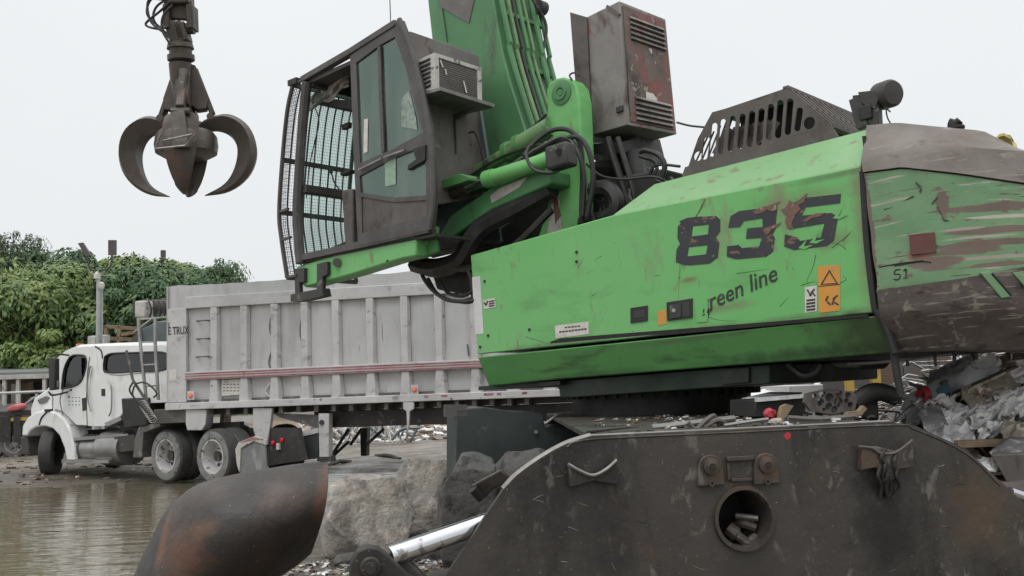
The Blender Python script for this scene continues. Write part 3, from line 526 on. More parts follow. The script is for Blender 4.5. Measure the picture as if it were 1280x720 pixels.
# ---- camera / work lamp on the corner
lc = m(1101, 119, .95)
wl = MB().lathe(lc - _F * .10 - _L * .02, (_F * .9 - _L * .5 + _U * .12), [(0, .045), (.005, .095), (.03, .112), (.16, .112), (.19, .095), (.23, .06)], 20).build('work_lamp', 'chassis', H)
MB().bar(m(1070, 123, .95), m(1080, 160, .95), .07, .10, _F).build('lamp_bracket', 'chassis', wl, .006); MB().bar(m(1068, 122, .95), m(1092, 119, .95), .07, .02, _U).build('lamp_bracket', 'chassis', wl)
MB().bar(m(1094, 123, .93), m(1096, 158, .93), .09, .07, _F).build('lamp_stem', 'chassis', wl, .006); MB().box(m(1083, 141, .97), _F * .05, _L * .03, _U * .06).build('lamp_ballast', 'black', wl, .01)
MB().tube([m(1106, 134, .97), m(1113, 140, .97), m(1108, 136, .97), m(1109, 146, .97), m(1113, 154, .97)], .006, 6).build('lamp_cable', 'rubber_hose', wl)
MB().prism([m(1072, 115, .99), m(1090, 113, .99), m(1098, 123, .99), m(1094, 136, .99), m(1078, 130, .99)], -Y * .12).build('lamp_shroud', 'chassis', wl, .004)
# ---- cab
cy = 1.9
def c4(a, b, y=cy): return m(430 + a / 2.4, 20 + b / 2.4, y)
def c3(a, b, y=cy): return m(340 + a / 2.571, 80 + b / 2.571, y)
doorO = [c4(18, 120), c4(100, 57), c4(172, 12), c4(205, 100), c4(232, 210), c4(258, 330), c4(268, 440), c4(272, 560), c4(262, 640), c4(180, 660), c4(42, 690), c4(28, 400)]
win1 = [c4(36, 140), c4(100, 92), c4(152, 62), c4(186, 160), c4(214, 270), c4(236, 350), c4(140, 402), c4(48, 442)]
win2 = [c4(46, 480), c4(130, 435), c4(240, 388), c4(246, 460), c4(246, 538), c4(150, 545), c4(50, 530)]
pan2 = [c4(52, 542), c4(150, 558), c4(246, 552), c4(246, 600), c4(150, 626), c4(54, 652)]
door = MB().plate(doorO, [win1, win2, pan2], -Y * .05).build('cab_door', 'cab_steel', H, .008)
sh = lambda pts, y: [MF.W(*(MF.loc(p).x, y, MF.loc(p).z)) for p in pts]
MB().prism(sh(win1, cy - .02), -Y * .006).build('window_pane', M['cabglass'], door); MB().prism(sh(win2, cy - .02), -Y * .006).build('window_pane', M['cabglass'], door)
MB().prism(sh(pan2, cy - .015), -Y * .02).build('lower_door_panel', 'brown', door)
MB().tube([c4(166, 10, cy + .015), c4(200, 95, cy + .015), c4(230, 210, cy + .015), c4(255, 330, cy + .015), c4(266, 440, cy + .015), c4(268, 560, cy + .015), c4(258, 635, cy + .015)], .03, 8).build('door_seal', 'cab_steel', door)
MB().bar(c4(106, 92, cy - .004), c4(118, 408, cy - .004), .05, .02, Y).build('window_divider', 'cab_steel', door)
MB().bar(c4(44, 462, cy + .03), c4(112, 428, cy + .03), .02, .02, _U).build('door_handrail', 'bare', door); MB().bar(c4(120, 424, cy + .03), c4(182, 402, cy + .03), .02, .02, _U).build('door_handrail', 'bare', door)
MB().prism([c4(205, 398, cy + .02), c4(243, 386, cy + .02), c4(243, 432, cy + .02), c4(190, 462, cy + .02), c4(192, 446, cy + .02), c4(215, 430, cy + .02)], -Y * .05).build('door_latch', 'black', door, .004)
MB().prism([c4(122, 430, cy - .012), c4(155, 420, cy - .012), c4(155, 505, cy - .012), c4(124, 512, cy - .012)], -Y * .003).build('paper_notice', mat('faded_notice', (.22, .33, .25), .8, 0, ((.3, .4, .3), 20)), door)
MB().prism([c4(172, 250, cy - .013), c4(195, 220, cy - .013), c4(215, 300, cy - .013), c4(220, 342, cy - .013), c4(172, 332, cy - .013)], -Y * .002).build('residue_film', mat('film_residue', (.33, .38, .32), .7, 0, ((.14, .19, .16), 14)), door)
MB().prism([c4(60, 310, cy - .013), c4(72, 308, cy - .013), c4(70, 408, cy - .013), c4(58, 412, cy - .013)], -Y * .002).build('residue_film', 'paper', door)
# cab shell
yF = .85
rl = lambda a, b: MB().bar(a, b, .10, .09, _U)
fr = MB()
A = c3(104, 48); Bp = c3(250, -28)   # roof rail along side
cabf = MB().bar(c3(100, 52, cy - .03), c4(24, 108, cy - .03), .09, .075, _U).bar(c4(24, 108, cy - .03), c4(160, 22, cy - .03), .09, .075, _U).build('cab_frame', 'cab_steel', H, .008)
MB().tube([c3(112, 58, cy - .03), c3(100, 180, cy - .03), c3(88, 340, cy - .03), c3(82, 500, cy - .03), c3(92, 640, cy - .03)], .062, 8).build('front_pillar', 'cab_steel', cabf)
MB().tube([c3(112, 58, yF), c3(100, 180, yF), c3(88, 340, yF), c3(82, 500, yF), c3(92, 640, yF)], .06, 8).build('front_pillar', 'cab_steel', cabf)
MB().bar(c3(90, 625, cy - .05), c4(42, 690, cy - .05), .09, .08, _U).bar(c4(42, 690, cy - .05), c4(262, 640, cy - .05), .09, .08, _U).build('floor_sill', 'cab_steel', cabf, .006)
for (a, b) in ((112, 58), (88, 400), (92, 640)):
    p = c3(a, b); l_ = MF.loc(p); MB().bar(MF.W(l_.x, cy - .06, l_.z), MF.W(l_.x, yF, l_.z), .12 if b == 400 else .08, .09, _U).build('front_crossbar', 'cab_steel', cabf)
fl = MF.loc(c3(90, 630)); rl2 = MF.loc(c4(262, 650)); rt_ = MF.loc(c4(172, 14)); ft = MF.loc(c3(104, 50))
MB().quadbox([MF.W(fl.x, cy - .05, fl.z - .03), MF.W(rl2.x, cy - .05, rl2.z - .03), MF.W(rl2.x, yF, rl2.z - .03), MF.W(fl.x, yF, fl.z - .03)], [MF.W(fl.x, cy - .05, fl.z + .0), MF.W(rl2.x, cy - .05, rl2.z + .0), MF.W(rl2.x, yF, rl2.z + .0), MF.W(fl.x, yF, fl.z + .0)]).build('cab_floor', 'chassis', cabf)
MB().quadbox([MF.W(ft.x, cy - .04, ft.z), MF.W(rt_.x, cy - .04, rt_.z - .16), MF.W(rt_.x, yF, rt_.z - .16), MF.W(ft.x, yF, ft.z)], [MF.W(ft.x, cy - .04, ft.z - .05), MF.W(rt_.x, cy - .04, rt_.z - .2), MF.W(rt_.x, yF, rt_.z - .2), MF.W(ft.x, yF, ft.z - .05)]).build('cab_roof', 'cab_steel', cabf)
# far side wall of the cab
MB().quadbox([MF.W(rl2.x, yF + .02, rl2.z), MF.W(rl2.x + 1.15, yF + .02, rl2.z + .0), MF.W(rt_.x + .9, yF + .02, rt_.z - .06), MF.W(rt_.x, yF + .02, rt_.z - .06)], [MF.W(rl2.x, yF - .02, rl2.z), MF.W(rl2.x + 1.15, yF - .02, rl2.z), MF.W(rt_.x + .9, yF - .02, rt_.z - .06), MF.W(rt_.x, yF - .02, rt_.z - .06)]).build('far_wall', 'teal', cabf)
xr = rl2.x + .02
# rear wall of the cab (quads on the plane behind the door)
rwt = MF.loc(c4(200, 55)); 
rw = [MF.W(rwt.x - .02, cy - .06, rwt.z + .02), MF.W(rwt.x - .02, yF - .15, rwt.z + .02), MF.W(xr - .02, yF - .15, rl2.z + .0), MF.W(xr - .02, cy - .06, rl2.z + .0)]
rw = [MF.W(7.42, 1.84, 4.20), mx_(560, 55, 7.42), mx_(599, 70, 7.42), mx_(606, 214, 7.42), MF.W(7.42, .95, 2.45), MF.W(7.42, 1.6, 2.3), MF.W(7.42, 1.82, 2.05)]
rear = MB().prism(rw, _F * .06).build('cab_rear_wall', 'cab_rear', H, .01)
xA = 7.10
ac = lambda px, py, x=xA: MF.on(px, py, x, 0)
f4 = [ac(542, 66), ac(601, 85), ac(602, 131), ac(543, 112)]
acb = MB().quadbox([p + _F * .008 for p in f4], [p + _F * .42 for p in f4]).build('air_conditioner', 'ac_white', H, .006)
def inset(q, a, b, cc, d): # bilinear sub rectangle
    bl = lambda u, v: q[0].lerp(q[1], u).lerp(q[3].lerp(q[2], u), v); return [bl(a, b), bl(cc, b), bl(cc, d), bl(a, d)]
MB().plate([p - _F * .012 for p in f4], [[p - _F * .012 for p in inset(f4, .09, .10, .91, .92)]], _F * .02).build('face_frame', 'ac_white', acb, .003)
MB().prism([p + _F * .002 for p in inset(f4, .09, .10, .91, .92)], _F * .004).build('face_grille', 'cab_rear', acb)
for k in range(14):
    q = inset(f4, .10, .12 + k * .057, .90, .125 + k * .057); MB().prism([p - _F * .003 for p in q], _F * .006).build('grille_fin', 'brown', acb)
for (u, v, u2, v2) in ((.12, .15, .17, .33), (.22, .36, .24, .5), (.60, .52, .63, .66), (.63, .66, .66, .82)):
    q = inset(f4, u, v, u2, v2); MB().bar(q[0] - _F * .01, q[2] - _F * .01, .02, .004, _F).build('paint_fleck', 'paper', acb)
side = [f4[0] + _F * .40 + Y * .004, f4[0] + _F * .02 + Y * .004, f4[3] + _F * .02 + Y * .004, f4[3] + _F * .40 + Y * .004]
for k in range(7):
    q = inset(side, .08, .1 + k * .12, .92, .16 + k * .12); MB().prism(q, Y * .006).build('side_louvre', 'black', acb)
t0, t1 = MF.loc(f4[3]), MF.loc(f4[2]); zt_ = min(t0.z, t1.z)
MB().quadbox([MF.W(xA - .12, t0.y + .03, t0.z - .01), MF.W(xA - .12, t1.y - .08, t1.z - .01), MF.W(xA + .5, t1.y - .08, t1.z + .05), MF.W(xA + .5, t0.y + .03, t0.z + .05)], [MF.W(xA - .12, t0.y + .03, t0.z - .05), MF.W(xA - .12, t1.y - .08, t1.z - .05), MF.W(xA + .5, t1.y - .08, t1.z + .01), MF.W(xA + .5, t0.y + .03, t0.z + .01)]).build('support_tray', 'bare', acb, .004)
MB().prism([MF.W(xA - .02, t1.y + .12, t1.z - .05), MF.W(xA + .38, t1.y + .12, t1.z - .05), MF.W(xA + .38, t1.y + .12, t1.z - .5), MF.W(xA + .31, t1.y + .12, t1.z - .5), MF.W(xA + .28, t1.y + .12, t1.z - .12)], Y * .02).build('tray_bracket', 'cab_steel', acb)
MB().tube([MF.W(xA + .25, t1.y - .02, t1.z - .25), MF.W(xA + .18, t1.y - .06, t1.z - .28), MF.W(xA + .12, t1.y - .10, t1.z - .6), MF.W(xA + .1, t1.y - .1, t1.z - 1.3)], .012, 6).build('power_cable', 'rubber_hose', acb)
# antenna
MB().cyl(c4(140, 25, cy - .2), c4(137, -70, cy - .2), .006, 6).build('antenna', 'black', H)
# front guard: curved frame, bars and mesh ahead of the windscreen
prof = [(366, 106), (359, 140), (353, 200), (349, 265), (352, 300), (359, 347)]
gl = [MF.loc(m(a, b, cy)) for a, b in prof]
def gpt(i, y, dx=0): return MF.W(gl[i].x + dx, y, gl[i].z)
gf = MB().tube([gpt(i, cy) for i in range(6)], .028, 6).tube([gpt(i, yF) for i in range(6)], .028, 6).build('front_guard', 'cab_steel', H)
for i in (0, 2, 3, 5): MB().bar(gpt(i, cy), gpt(i, yF), .05, .05, _U).build('guard_crossbar', 'cab_steel', gf)
for k in range(1, 9):
    y = cy + (yF - cy) * k / 9; MB().tube([gpt(i, y) for i in range(6)], .011, 5).build('guard_bar', 'cab_steel', gf)
prf = cr([V((g.x, 0, g.z)) for g in gl], 8); mw = MB()
for k in range(0, 42):
    y = cy + (yF - cy) * k / 42; pts = [MF.W(p.x + .02, y, p.z) for p in prf]; mw.tube(pts, .0022, 3, False)
for i in range(0, len(prf) - 1):
    for t in (0, .5):
        p = prf[i].lerp(prf[i + 1], t); mw.cyl(MF.W(p.x + .02, cy, p.z), MF.W(p.x + .02, yF, p.z), .0022, 3)
tag(mw.build('guard_wire_mesh', 'chassis', gf), kind='stuff')
# side guard strip between guard and pillar
sg = MB()
for i in range(0, len(prf) - 1, 1):
    p = prf[i]; sg.cyl(MF.W(p.x, cy, p.z), MF.W(p.x - .16, cy - .02, p.z), .003, 3)
for k in range(1, 5): sg.tube([MF.W(p.x - .04 * k, cy, p.z) for p in prf], .003, 3, False)
tag(sg.build('side_wire_mesh', 'chassis', gf), kind='stuff')
for i in (0, 3, 4, 5): MB().bar(gpt(i, cy), gpt(i, cy, -.2), .03, .03, _U).build('guard_arm', 'cab_steel', gf)
MB().bar(gpt(0, cy, .06) + _U * .03, gpt(0, cy, -.12) + _U * .02, .07, .07, _U).build('guard_light', 'black', gf)
wp = [MF.loc(c3(a, b)) for a, b in ((112, 58), (100, 180), (88, 340), (82, 500), (92, 640))]
MB().grid([[MF.W(p.x + .01, y, p.z) for y in (cy - .06, (cy + yF) / 2, yF + .04)] for p in cr(wp, 4)]).build('windscreen', M['windscreen'], cabf)
# interior: seat, console, rags, lever
se = MB().prism([c4(60, 300, 1.5), c4(170, 240, 1.5), c4(200, 560, 1.5), c4(90, 620, 1.5)], -Y * .5).build('operator_seat', 'seat', H, .05)
MB().prism([c3(222, 405, 1.75), c3(258, 400, 1.75), c3(262, 600, 1.75), c3(235, 600, 1.75)], -Y * .3).build('control_console', 'brown', H, .02)
MB().prism([c3(140, 610, 1.7), c3(262, 560, 1.7), c3(262, 612, 1.7), c3(130, 655, 1.7)], -Y * .5).build('floor_mat', 'seat', H)
MB().tube([c3(190, 345, 1.6), c3(200, 380, 1.6), c3(222, 410, 1.6)], .01, 6).build('control_lever', 'black', H); MB().lathe(c3(190, 345, 1.6), _U, [(-.03, .01), (-.02, .022), (.02, .022), (.03, .008)], 10).build('lever_knob', 'black', H)
MB().box(c3(240, 200, 1.5), _F * .07, Y * .03, _U * .035).build('cab_mirror', 'black', H, .01); MB().box(c3(245, 350, 1.5), _F * .1, Y * .05, _U * .02).build('arm_rest', 'black', H, .01)
MB().tube([c3(128, 120, 1.8), c3(150, 180, 1.8), c3(135, 260, 1.8), c3(120, 330, 1.8), c3(110, 430, 1.8)], .008, 5).build('loose_cable', 'black', H)
r_ = []
for i in range(9):
    r_.append([m(384 + i * 6.5 + random.uniform(-1, 1), 122 - i * 4.2 + j * 3.2 + 4 * noise.noise(V((i, j, 0)) * .6) + (4 if 3 < i < 6 else 0), 1.62 + .1 * noise.noise(V((i * .8, j * .8, 4)))) for j in range(7)])
MB().grid(r_, Y * .01).build('stuffed_rag', 'cloth', H)
MB().prism([c3(140, 108, 1.6), c3(262, 118, 1.6), c3(262, 145, 1.6), c3(140, 130, 1.6)], -Y * .5).build('sun_visor', 'seat', H)
# cab base platform
bp_ = [m(370, 333, 1.85), m(430, 315, 1.85), m(491, 295, 1.85), m(514, 290, 1.85), m(520, 296, 1.85), m(520, 320, 1.85), m(500, 324, 1.85), m(440, 343, 1.85), m(381, 359, 1.85), m(371, 350, 1.85)]
cb = MB().prism(bp_, -Y * .22).build('cab_platform', 'green', H, .02)
MB().cyl(m(421, 328, 1.84), m(421, 328, 1.90), .05, 16).build('rubber_buffer', 'brown', cb)
hk = MB().prism([m(368, 336, 1.9), m(380, 335, 1.9), m(380, 352, 1.9), m(374, 353, 1.9), m(375, 372, 1.9), m(369, 373, 1.9)], -Y * .05).build('step_bracket', 'chassis', cb)
MB().prism([m(396, 330, 1.9), m(409, 327, 1.9), m(409, 343, 1.9), m(403, 346, 1.9), m(403, 366, 1.9), m(396, 368, 1.9)], -Y * .05).build('step_bracket', 'chassis', cb)
MB().prism([m(363, 368, 1.93), m(402, 360, 1.93), m(404, 370, 1.93), m(374, 377, 1.93), m(363, 377, 1.93)], -Y * .12).build('step_tread', 'chassis', cb, .004)
for (a, b) in ((484, 303), (484, 326)): MB().cyl(m(a, b, 1.84), m(a, b, 1.86), .012, 8).build('bolt', 'black', cb)
MB().prism([m(524, 290, 1.7), m(545, 282, 1.7), m(546, 315, 1.7), m(524, 322, 1.7)], -Y * .06).build('pivot_block', 'green_low', cb, .02)
MB().cyl(m(530, 303, 1.69), m(530, 303, 1.74), .05, 14).build('pivot_pin', 'green_low', cb)
MB().prism([m(404, 367, 1.6), m(470, 352, 1.6), m(505, 337, 1.6), m(590, 345, 1.6), m(590, 362, 1.6), m(530, 360, 1.6), m(512, 340, 1.6)], -Y * .1).build('cable_tray', 'black', cb) if False else None
M['olive'] = mat('faded_olive_green_paint', (.16, .29, .12), .5, 0, ((.12, .22, .10), 3), [((.07, .09, .05), (7, 7, 7), .58, .7, 8)], .002, 10)
# ---- lifting arms from cab to body, boom, lug, cylinders
c5 = lambda a, b, y: m(500 + a / 2.881, 130 + b / 2.881, y)
MB().prism([c5(130, 500, 1.25), c5(180, 400, 1.25), c5(330, 300, 1.25), c5(460, 245, 1.25), c5(545, 235, 1.25), c5(545, 285, 1.25), c5(330, 380, 1.25), c5(150, 510, 1.25)], -Y * .3).build('cab_lift_arm', 'green_boom', H, .02)
MB().prism([c5(325, 330, 1.256), c5(355, 305, 1.256), c5(458, 262, 1.256), c5(430, 300, 1.256), c5(330, 358, 1.256)], -Y * .004).build('worn_patch', 'ac_white', H)
MB().prism([c5(120, 285, 1.5), c5(215, 250, 1.5), c5(250, 262, 1.5), c5(250, 275, 1.5), c5(120, 315, 1.5)], -Y * .5).build('arm_bracket', 'green_low', H, .008)
cyl2 = MB().tube([c5(310, 272, 1.35), c5(470, 222, 1.35), c5(545, 195, 1.35)], .080, 16).build('cab_cylinder', 'green', H)
MB().tube([c5(310, 272, 1.35), c5(340, 263, 1.35)], .092, 16).build('cylinder_gland', 'green', cyl2)
MB().cyl(c5(243, 300, 1.35), c5(312, 272, 1.35), .062, 14).build('cylinder_rod', 'chrome', cyl2); MB().cyl(c5(60, 372, 1.35), c5(243, 298, 1.35), .075, 14).build('rod_shroud', 'steel_dark', cyl2)
MB().box(c5(580, 190, 1.35), _F * .14, Y * .09, _U * .12).build('cylinder_eye', 'chassis', cyl2, .03); MB().cyl(c5(572, 172, 1.42), c5(572, 172, 1.46), .035, 10).build('eye_pin', 'black', cyl2)
c2 = MB().cyl(c5(245, 265, .95), c5(390, 175, .95), .075, 14).build('boom_cylinder', 'olive', H); MB().cyl(c5(395, 172, .95), c5(545, 80, .95), .105, 14).build('cylinder_barrel', 'olive', c2)
for (a, b) in ((392, 174), (432, 148)): p = c5(a, b, .95); d_ = (c5(545, 80, .95) - c5(245, 265, .95)).normalized(); MB().cyl(p - d_ * .03, p + d_ * .03, .12, 14).build('cylinder_clamp', 'green_low', c2)
# boom (box section), goes up out of frame, stick reaches out over the grapple
ly = .42
bs = [(534, -4), (541, 60), (548, 120), (556, 200), (570, 320), (700, 300), (683, 240), (666, 190), (650, 140), (637, 100), (627, 60), (620, 20), (616, -4)]
bl_ = [MF.loc(m(a, b, ly)) for a, b in bs]
topL, topR = bl_[0], bl_[-1]; tipL = V((9.4, 0, 11.2)); tipR = V((8.6, 0, 11.3))
ol = [MF.W(p.x, ly, p.z) for p in bl_]; ol = [MF.W(tipL.x, ly, tipL.z)] + ol + [MF.W(tipR.x, ly, tipR.z)]
boom = MB().prism(ol, -Y * (ly * 2)).build('boom', 'green_boom', H, .02)
MB().prism([m(548, -2, ly + .01), m(593, -2, ly + .01), m(586, 29, ly + .01), m(551, 9, ly + .01)], -Y * .008).build('warning_plate', 'cab_rear', boom)
MB().tube([m(553, 10, ly + .01), m(556, 30, ly + .01), m(559, 52, ly + .01)], .006, 5).build('paint_drip', 'black', boom)
rx = [MF.loc(m(a, b, ly)) for a, b in ((616, -4), (627, 60), (650, 140), (683, 240))]
for k, (yo, rr, mt) in enumerate(((.36, .035, 'green_boom'), (.24, .03, 'olive'), (.15, .02, 'steel_dark'), (.05, .03, 'green_boom'), (-.06, .022, 'olive'), (-.22, .035, 'green_boom'), (-.36, .03, 'green_boom'))):
    MB().tube([MF.W(8.55, yo, 11.2)] + [MF.W(p.x - .07, yo, p.z) for p in rx], rr, 8, True, 3).build('hydraulic_pipe', mt, boom)
for p in (rx[0], rx[1]): MB().bar(MF.W(p.x - .08, .3, p.z - .2), MF.W(p.x - .08, -.4, p.z - .2), .05, .05, _U).build('pipe_clamp', 'green_boom', boom)
MB().tube([MF.W(rx[0].x - .18, -.1, rx[0].z + .05), MF.W(rx[0].x - .2, -.3, rx[0].z - .25), MF.W(rx[0].x - .16, -.2, rx[0].z - .7)], .02, 6).build('hose', 'chassis', boom)
MB().lathe(MF.W(rx[0].x - .15, -.28, rx[0].z), Y, [(-.06, .05), (-.06, .09), (.06, .09), (.06, .05)], 14).build('pulley', 'chassis', boom)
stk = MB().bar(MF.W(9.2, 0, 11.2), MF.W(15.7, 0, 9.25), .5, .55, _U).build('stick', 'green_boom', H, .02)
# tower lug
lug = [(664, 100), (0, 0)]
cl = m(702, 116, .95); lp = [m(683, 112, .95), m(686, 104, .95), m(694, 98, .95), m(704, 96, .95), m(713, 99, .95), m(720, 107, .95), m(724, 125, .95), m(727, 200, .95), m(725, 292, .95), m(668, 308, .95), m(684, 262, .95), m(690, 200, .95), m(684, 150, .95)]
lg = MB().prism(lp, -Y * .22).build('boom_lug', 'green', H, .02)
MB().lathe(cl, Y, [(-.02, .13), (.012, .13), (.02, .10), (.02, .085), (.035, .08), (.035, .05), (.02, .04), (.03, .035), (.03, .012)], 20).build('boom_pin', 'green_boom', lg)
lp2 = [p - Y * .9 for p in lp]; MB().prism(lp2, -Y * .2).build('boom_lug_plate', 'green_dark', lg, .02)
MB().prism([m(690, 220, .955), m(701, 225, .955), m(699, 262, .955), m(704, 288, .955), m(684, 297, .955), m(688, 260, .955)], -Y * .004).build('worn_patch', 'ac_white', lg)
MB().prism([m(690, 205, .957), m(697, 210, .957), m(697, 250, .957), m(701, 270, .957), m(694, 280, .957), m(691, 245, .957)], -Y * .004).build('rust_streak', 'bark_scrape', lg)
# dark machinery behind, tower frame
MB().prism([m(565, 330, .6), m(690, 235, .6), m(830, 210, .6), m(812, 262, .6), m(700, 320, .6), m(640, 350, .6)], -Y * .8).build('turret_frame', 'black', H, .03)
MB().prism([m(790, 195, .2), m(803, 190, .2), m(806, 240, .2), m(790, 245, .2)], -Y * .2).build('turret_post', 'green_dark', H, .01)
MB().cyl(m(792, 190, .3), m(798, 225, .3), .10, 12).build('breather_canister', 'chassis', H)
def hose(pts, r=.03, mt='rubber_hose', name='hydraulic_hose', n=6): MB().tube([m(*p) for p in pts], r, 8, True, n).build(name, mt, H)
hose([(690, 235, 1.1), (650, 258, 1.15), (608, 280, 1.2), (590, 300, 1.25), (575, 325, 1.25), (545, 335, 1.2), (520, 330, 1.1)], .11, 'rubber_hose', 'air_duct')
hose([(740, 238, .9), (760, 236, .9), (772, 252, .9), (765, 268, .9), (748, 275, .9), (728, 280, .9)], .085, 'rubber_hose', 'air_duct')
MB().prism([m(540, 345, 1.0), m(600, 315, 1.0), m(600, 350, 1.0), m(580, 368, 1.0), m(545, 362, 1.0)], -Y * .8).build('cable_junction', 'black', H, .03)
for pts, r in (([(528, 345, 1.4), (540, 362, 1.45), (560, 375, 1.5), (590, 376, 1.5), (600, 368, 1.4)], .022), ([(535, 348, 1.3), (548, 368, 1.35), (572, 377, 1.4), (592, 372, 1.4)], .018), ([(550, 352, 1.3), (560, 366, 1.35), (578, 370, 1.4), (594, 362, 1.4)], .02), ([(525, 340, 1.2), (533, 355, 1.2), (556, 373, 1.3), (584, 379, 1.4), (596, 374, 1.4)], .012),
               ([(592, 372, 1.3), (590, 350, 1.3), (585, 335, 1.3)], .03), ([(545, 350, 1.3), (552, 360, 1.3), (566, 368, 1.3), (578, 362, 1.3)], .012),
               ([(655, 195, 1.3), (668, 178, 1.2), (690, 163, 1.1), (712, 163, 1.05), (725, 180, 1.05), (728, 215, 1.05), (727, 262, 1.05), (730, 285, 1.0)], .026),
               ([(650, 200, 1.3), (680, 182, 1.2), (704, 172, 1.1), (720, 185, 1.1), (730, 220, 1.1), (728, 270, 1.1)], .026), ([(640, 206, 1.3), (672, 190, 1.2), (700, 176, 1.1), (724, 172, 1.1), (738, 195, 1.1), (741, 230, 1.1), (734, 270, 1.1)], .026),
               ([(585, 222, 1.1), (620, 200, 1.1), (660, 184, 1.1), (696, 178, 1.1)], .016), ([(662, 182, 1.35), (658, 195, 1.4), (668, 212, 1.45), (690, 216, 1.4), (705, 208, 1.3)], .018), ([(640, 187, 1.0), (655, 170, 1.0), (683, 143, 1.0)], .016),
               ([(795, 260, .6), (812, 250, .6), (830, 215, .6), (826, 196, .6), (808, 188, .6), (800, 190, .6)], .028), ([(800, 258, .5), (818, 240, .5), (820, 205, .5), (800, 195, .5)], .02),
               ([(733, 205, .9), (752, 220, .9), (780, 224, .9), (815, 221, .9), (835, 228, .8)], .014), ([(812, 218, .6), (818, 208, .6), (830, 206, .6), (850, 208, .6)], .014), ([(846, 153, .8), (862, 157, .8), (880, 159, .8)], .010), ([(846, 226, .8), (828, 228, .8), (818, 222, .8), (822, 210, .8)], .014),
               ([(715, 100, 1.0), (712, 94, .9), (718, 91, .8), (724, 95, .8)], .010), ([(700, 300, 1.2), (728, 290, 1.0), (738, 278, .9), (733, 262, .9)], .02), ([(745, 285, 1.0), (738, 262, 1.0), (730, 250, .95)], .02), ([(806, 222, .5), (804, 240, .5), (806, 258, .5)], .012), ([(812, 262, .9), (830, 250, .8), (842, 232, .8), (838, 222, .8)], .02),
               ([(760, 172, .6), (768, 200, .6), (780, 235, .6), (788, 262, .6)], .035), ([(772, 172, .6), (782, 205, .6), (792, 240, .6), (795, 265, .6)], .03)): hose(pts, r)
hose([(655, 345, 1.3), (700, 318, 1.2), (720, 300, 1.1)], .03); hose([(548, 330, 1.25), (590, 335, 1.3), (640, 310, 1.3), (690, 262, 1.2)], .04)
for k in range(10):
    a = random.uniform(735, 790); b = random.uniform(225, 270); hose([(a, b, .8), (a + random.uniform(-15, 15), b + 12, .85), (a + random.uniform(-20, 20), b + 30, .9)], .014, n=4)
# ---- electrical cabinet
yl = .55
e0, e1 = m(774, 1, yl), m(784, 156, yl); f0, f1 = m(724, 26, yl), m(736, 170, yl)
d0 = proj(e0)[2]; g0, g1 = P(832, 24, d0 + .42), P(846, 168, proj(e1)[2] + .42)
h0, h1 = f0 + (g0 - e0), f1 + (g1 - e1)
cabi = MB().quadbox([e0, f0, h0, g0], [e1, f1, h1, g1]).build('electrical_cabinet', 'cabinet', H, .008)
rf = [e0, g0, g1, e1]; nrm = (g0 - e0).cross(e1 - e0).normalized(); nrm = nrm if nrm.dot(-FW) > 0 else -nrm
MB().prism([p + nrm * .003 for p in inset(rf, .06, .03, .96, .97)], nrm * .012).build('cabinet_door', 'cabinet_face', cabi, .003)
for g_ in ((.10, .055), (.755, .055)):
    for k in range(5):
        v = g_[0] + k * .042; q = inset(rf, .17, v, .90, v + .026); MB().quadbox([q[0] + nrm * .016, q[1] + nrm * .016, q[2] + nrm * .018, q[3] + nrm * .018], [q[0] + nrm * .018, q[1] + nrm * .018, q[2] + nrm * .045, q[3] + nrm * .045]).build('louvre', 'cabinet', cabi)
        q = inset(rf, .17, v + .026, .90, v + .036); MB().prism([p + nrm * .016 for p in q], nrm * .004).build('louvre_slot', 'black', cabi)
for (a, b, c_, d_) in ((.42, .32, .60, .36), (.42, .42, .66, .48), (.40, .70, .62, .76)): MB().prism([p + nrm * .016 for p in inset(rf, a, b, c_, d_)], nrm * .002).build('faded_label', 'paper', cabi)
lf = [f0, e0, e1, f1]; nl = (e0 - f0).cross(f1 - f0).normalized(); nl = nl if nl.dot(-FW) > 0 else -nl
MB().bar(lf[0] + (e0 - f0) * .72 + nl * .01, e0 + (e1 - e0) * .12 + nl * .01, .03, .03, nl).build('lifting_strap', 'brown', cabi)
bk = [m(714.5, 16, yl), m(735, 22, yl), m(742, 172, yl), m(733, 181, yl), m(726, 168, yl)]; MB().prism([p + Y * .03 for p in bk], -Y * .05).build('mounting_flange', 'brown', cabi, .004)
MB().box(lf[0].lerp(lf[2], .5) + (e1 - e0) * .36 + (e0 - f0) * .37 + nl * .01, (e0 - f0).normalized() * .04, (e1 - e0).normalized() * .03, nl * .02).build('door_hasp', 'chassis', cabi, .004)
MB().prism([h1.lerp(f1, .2) + _U * .0, m(735, 180, .5), m(775, 178, .5), m(800, 172, .2)], -_U * .12).build('mounting_frame', 'black', cabi)
MB().prism([m(728, 172, .2), m(792, 165, .2), m(800, 198, .2), m(745, 203, .2), m(735, 190, .2)], -Y * .5).build('mounting_bracket', 'chassis', cabi, .01)
MB().bar(m(745, 215, .2), m(800, 214, .2), .2, .2, _U).build('cross_beam', 'chassis', cabi)
MB().prism([m(738, 205, .3), m(800, 205, .3), m(805, 262, .3), m(770, 285, .3), m(720, 300, .3), m(728, 230, .3)], -Y * .3).build('pump_block', 'black', H, .03)
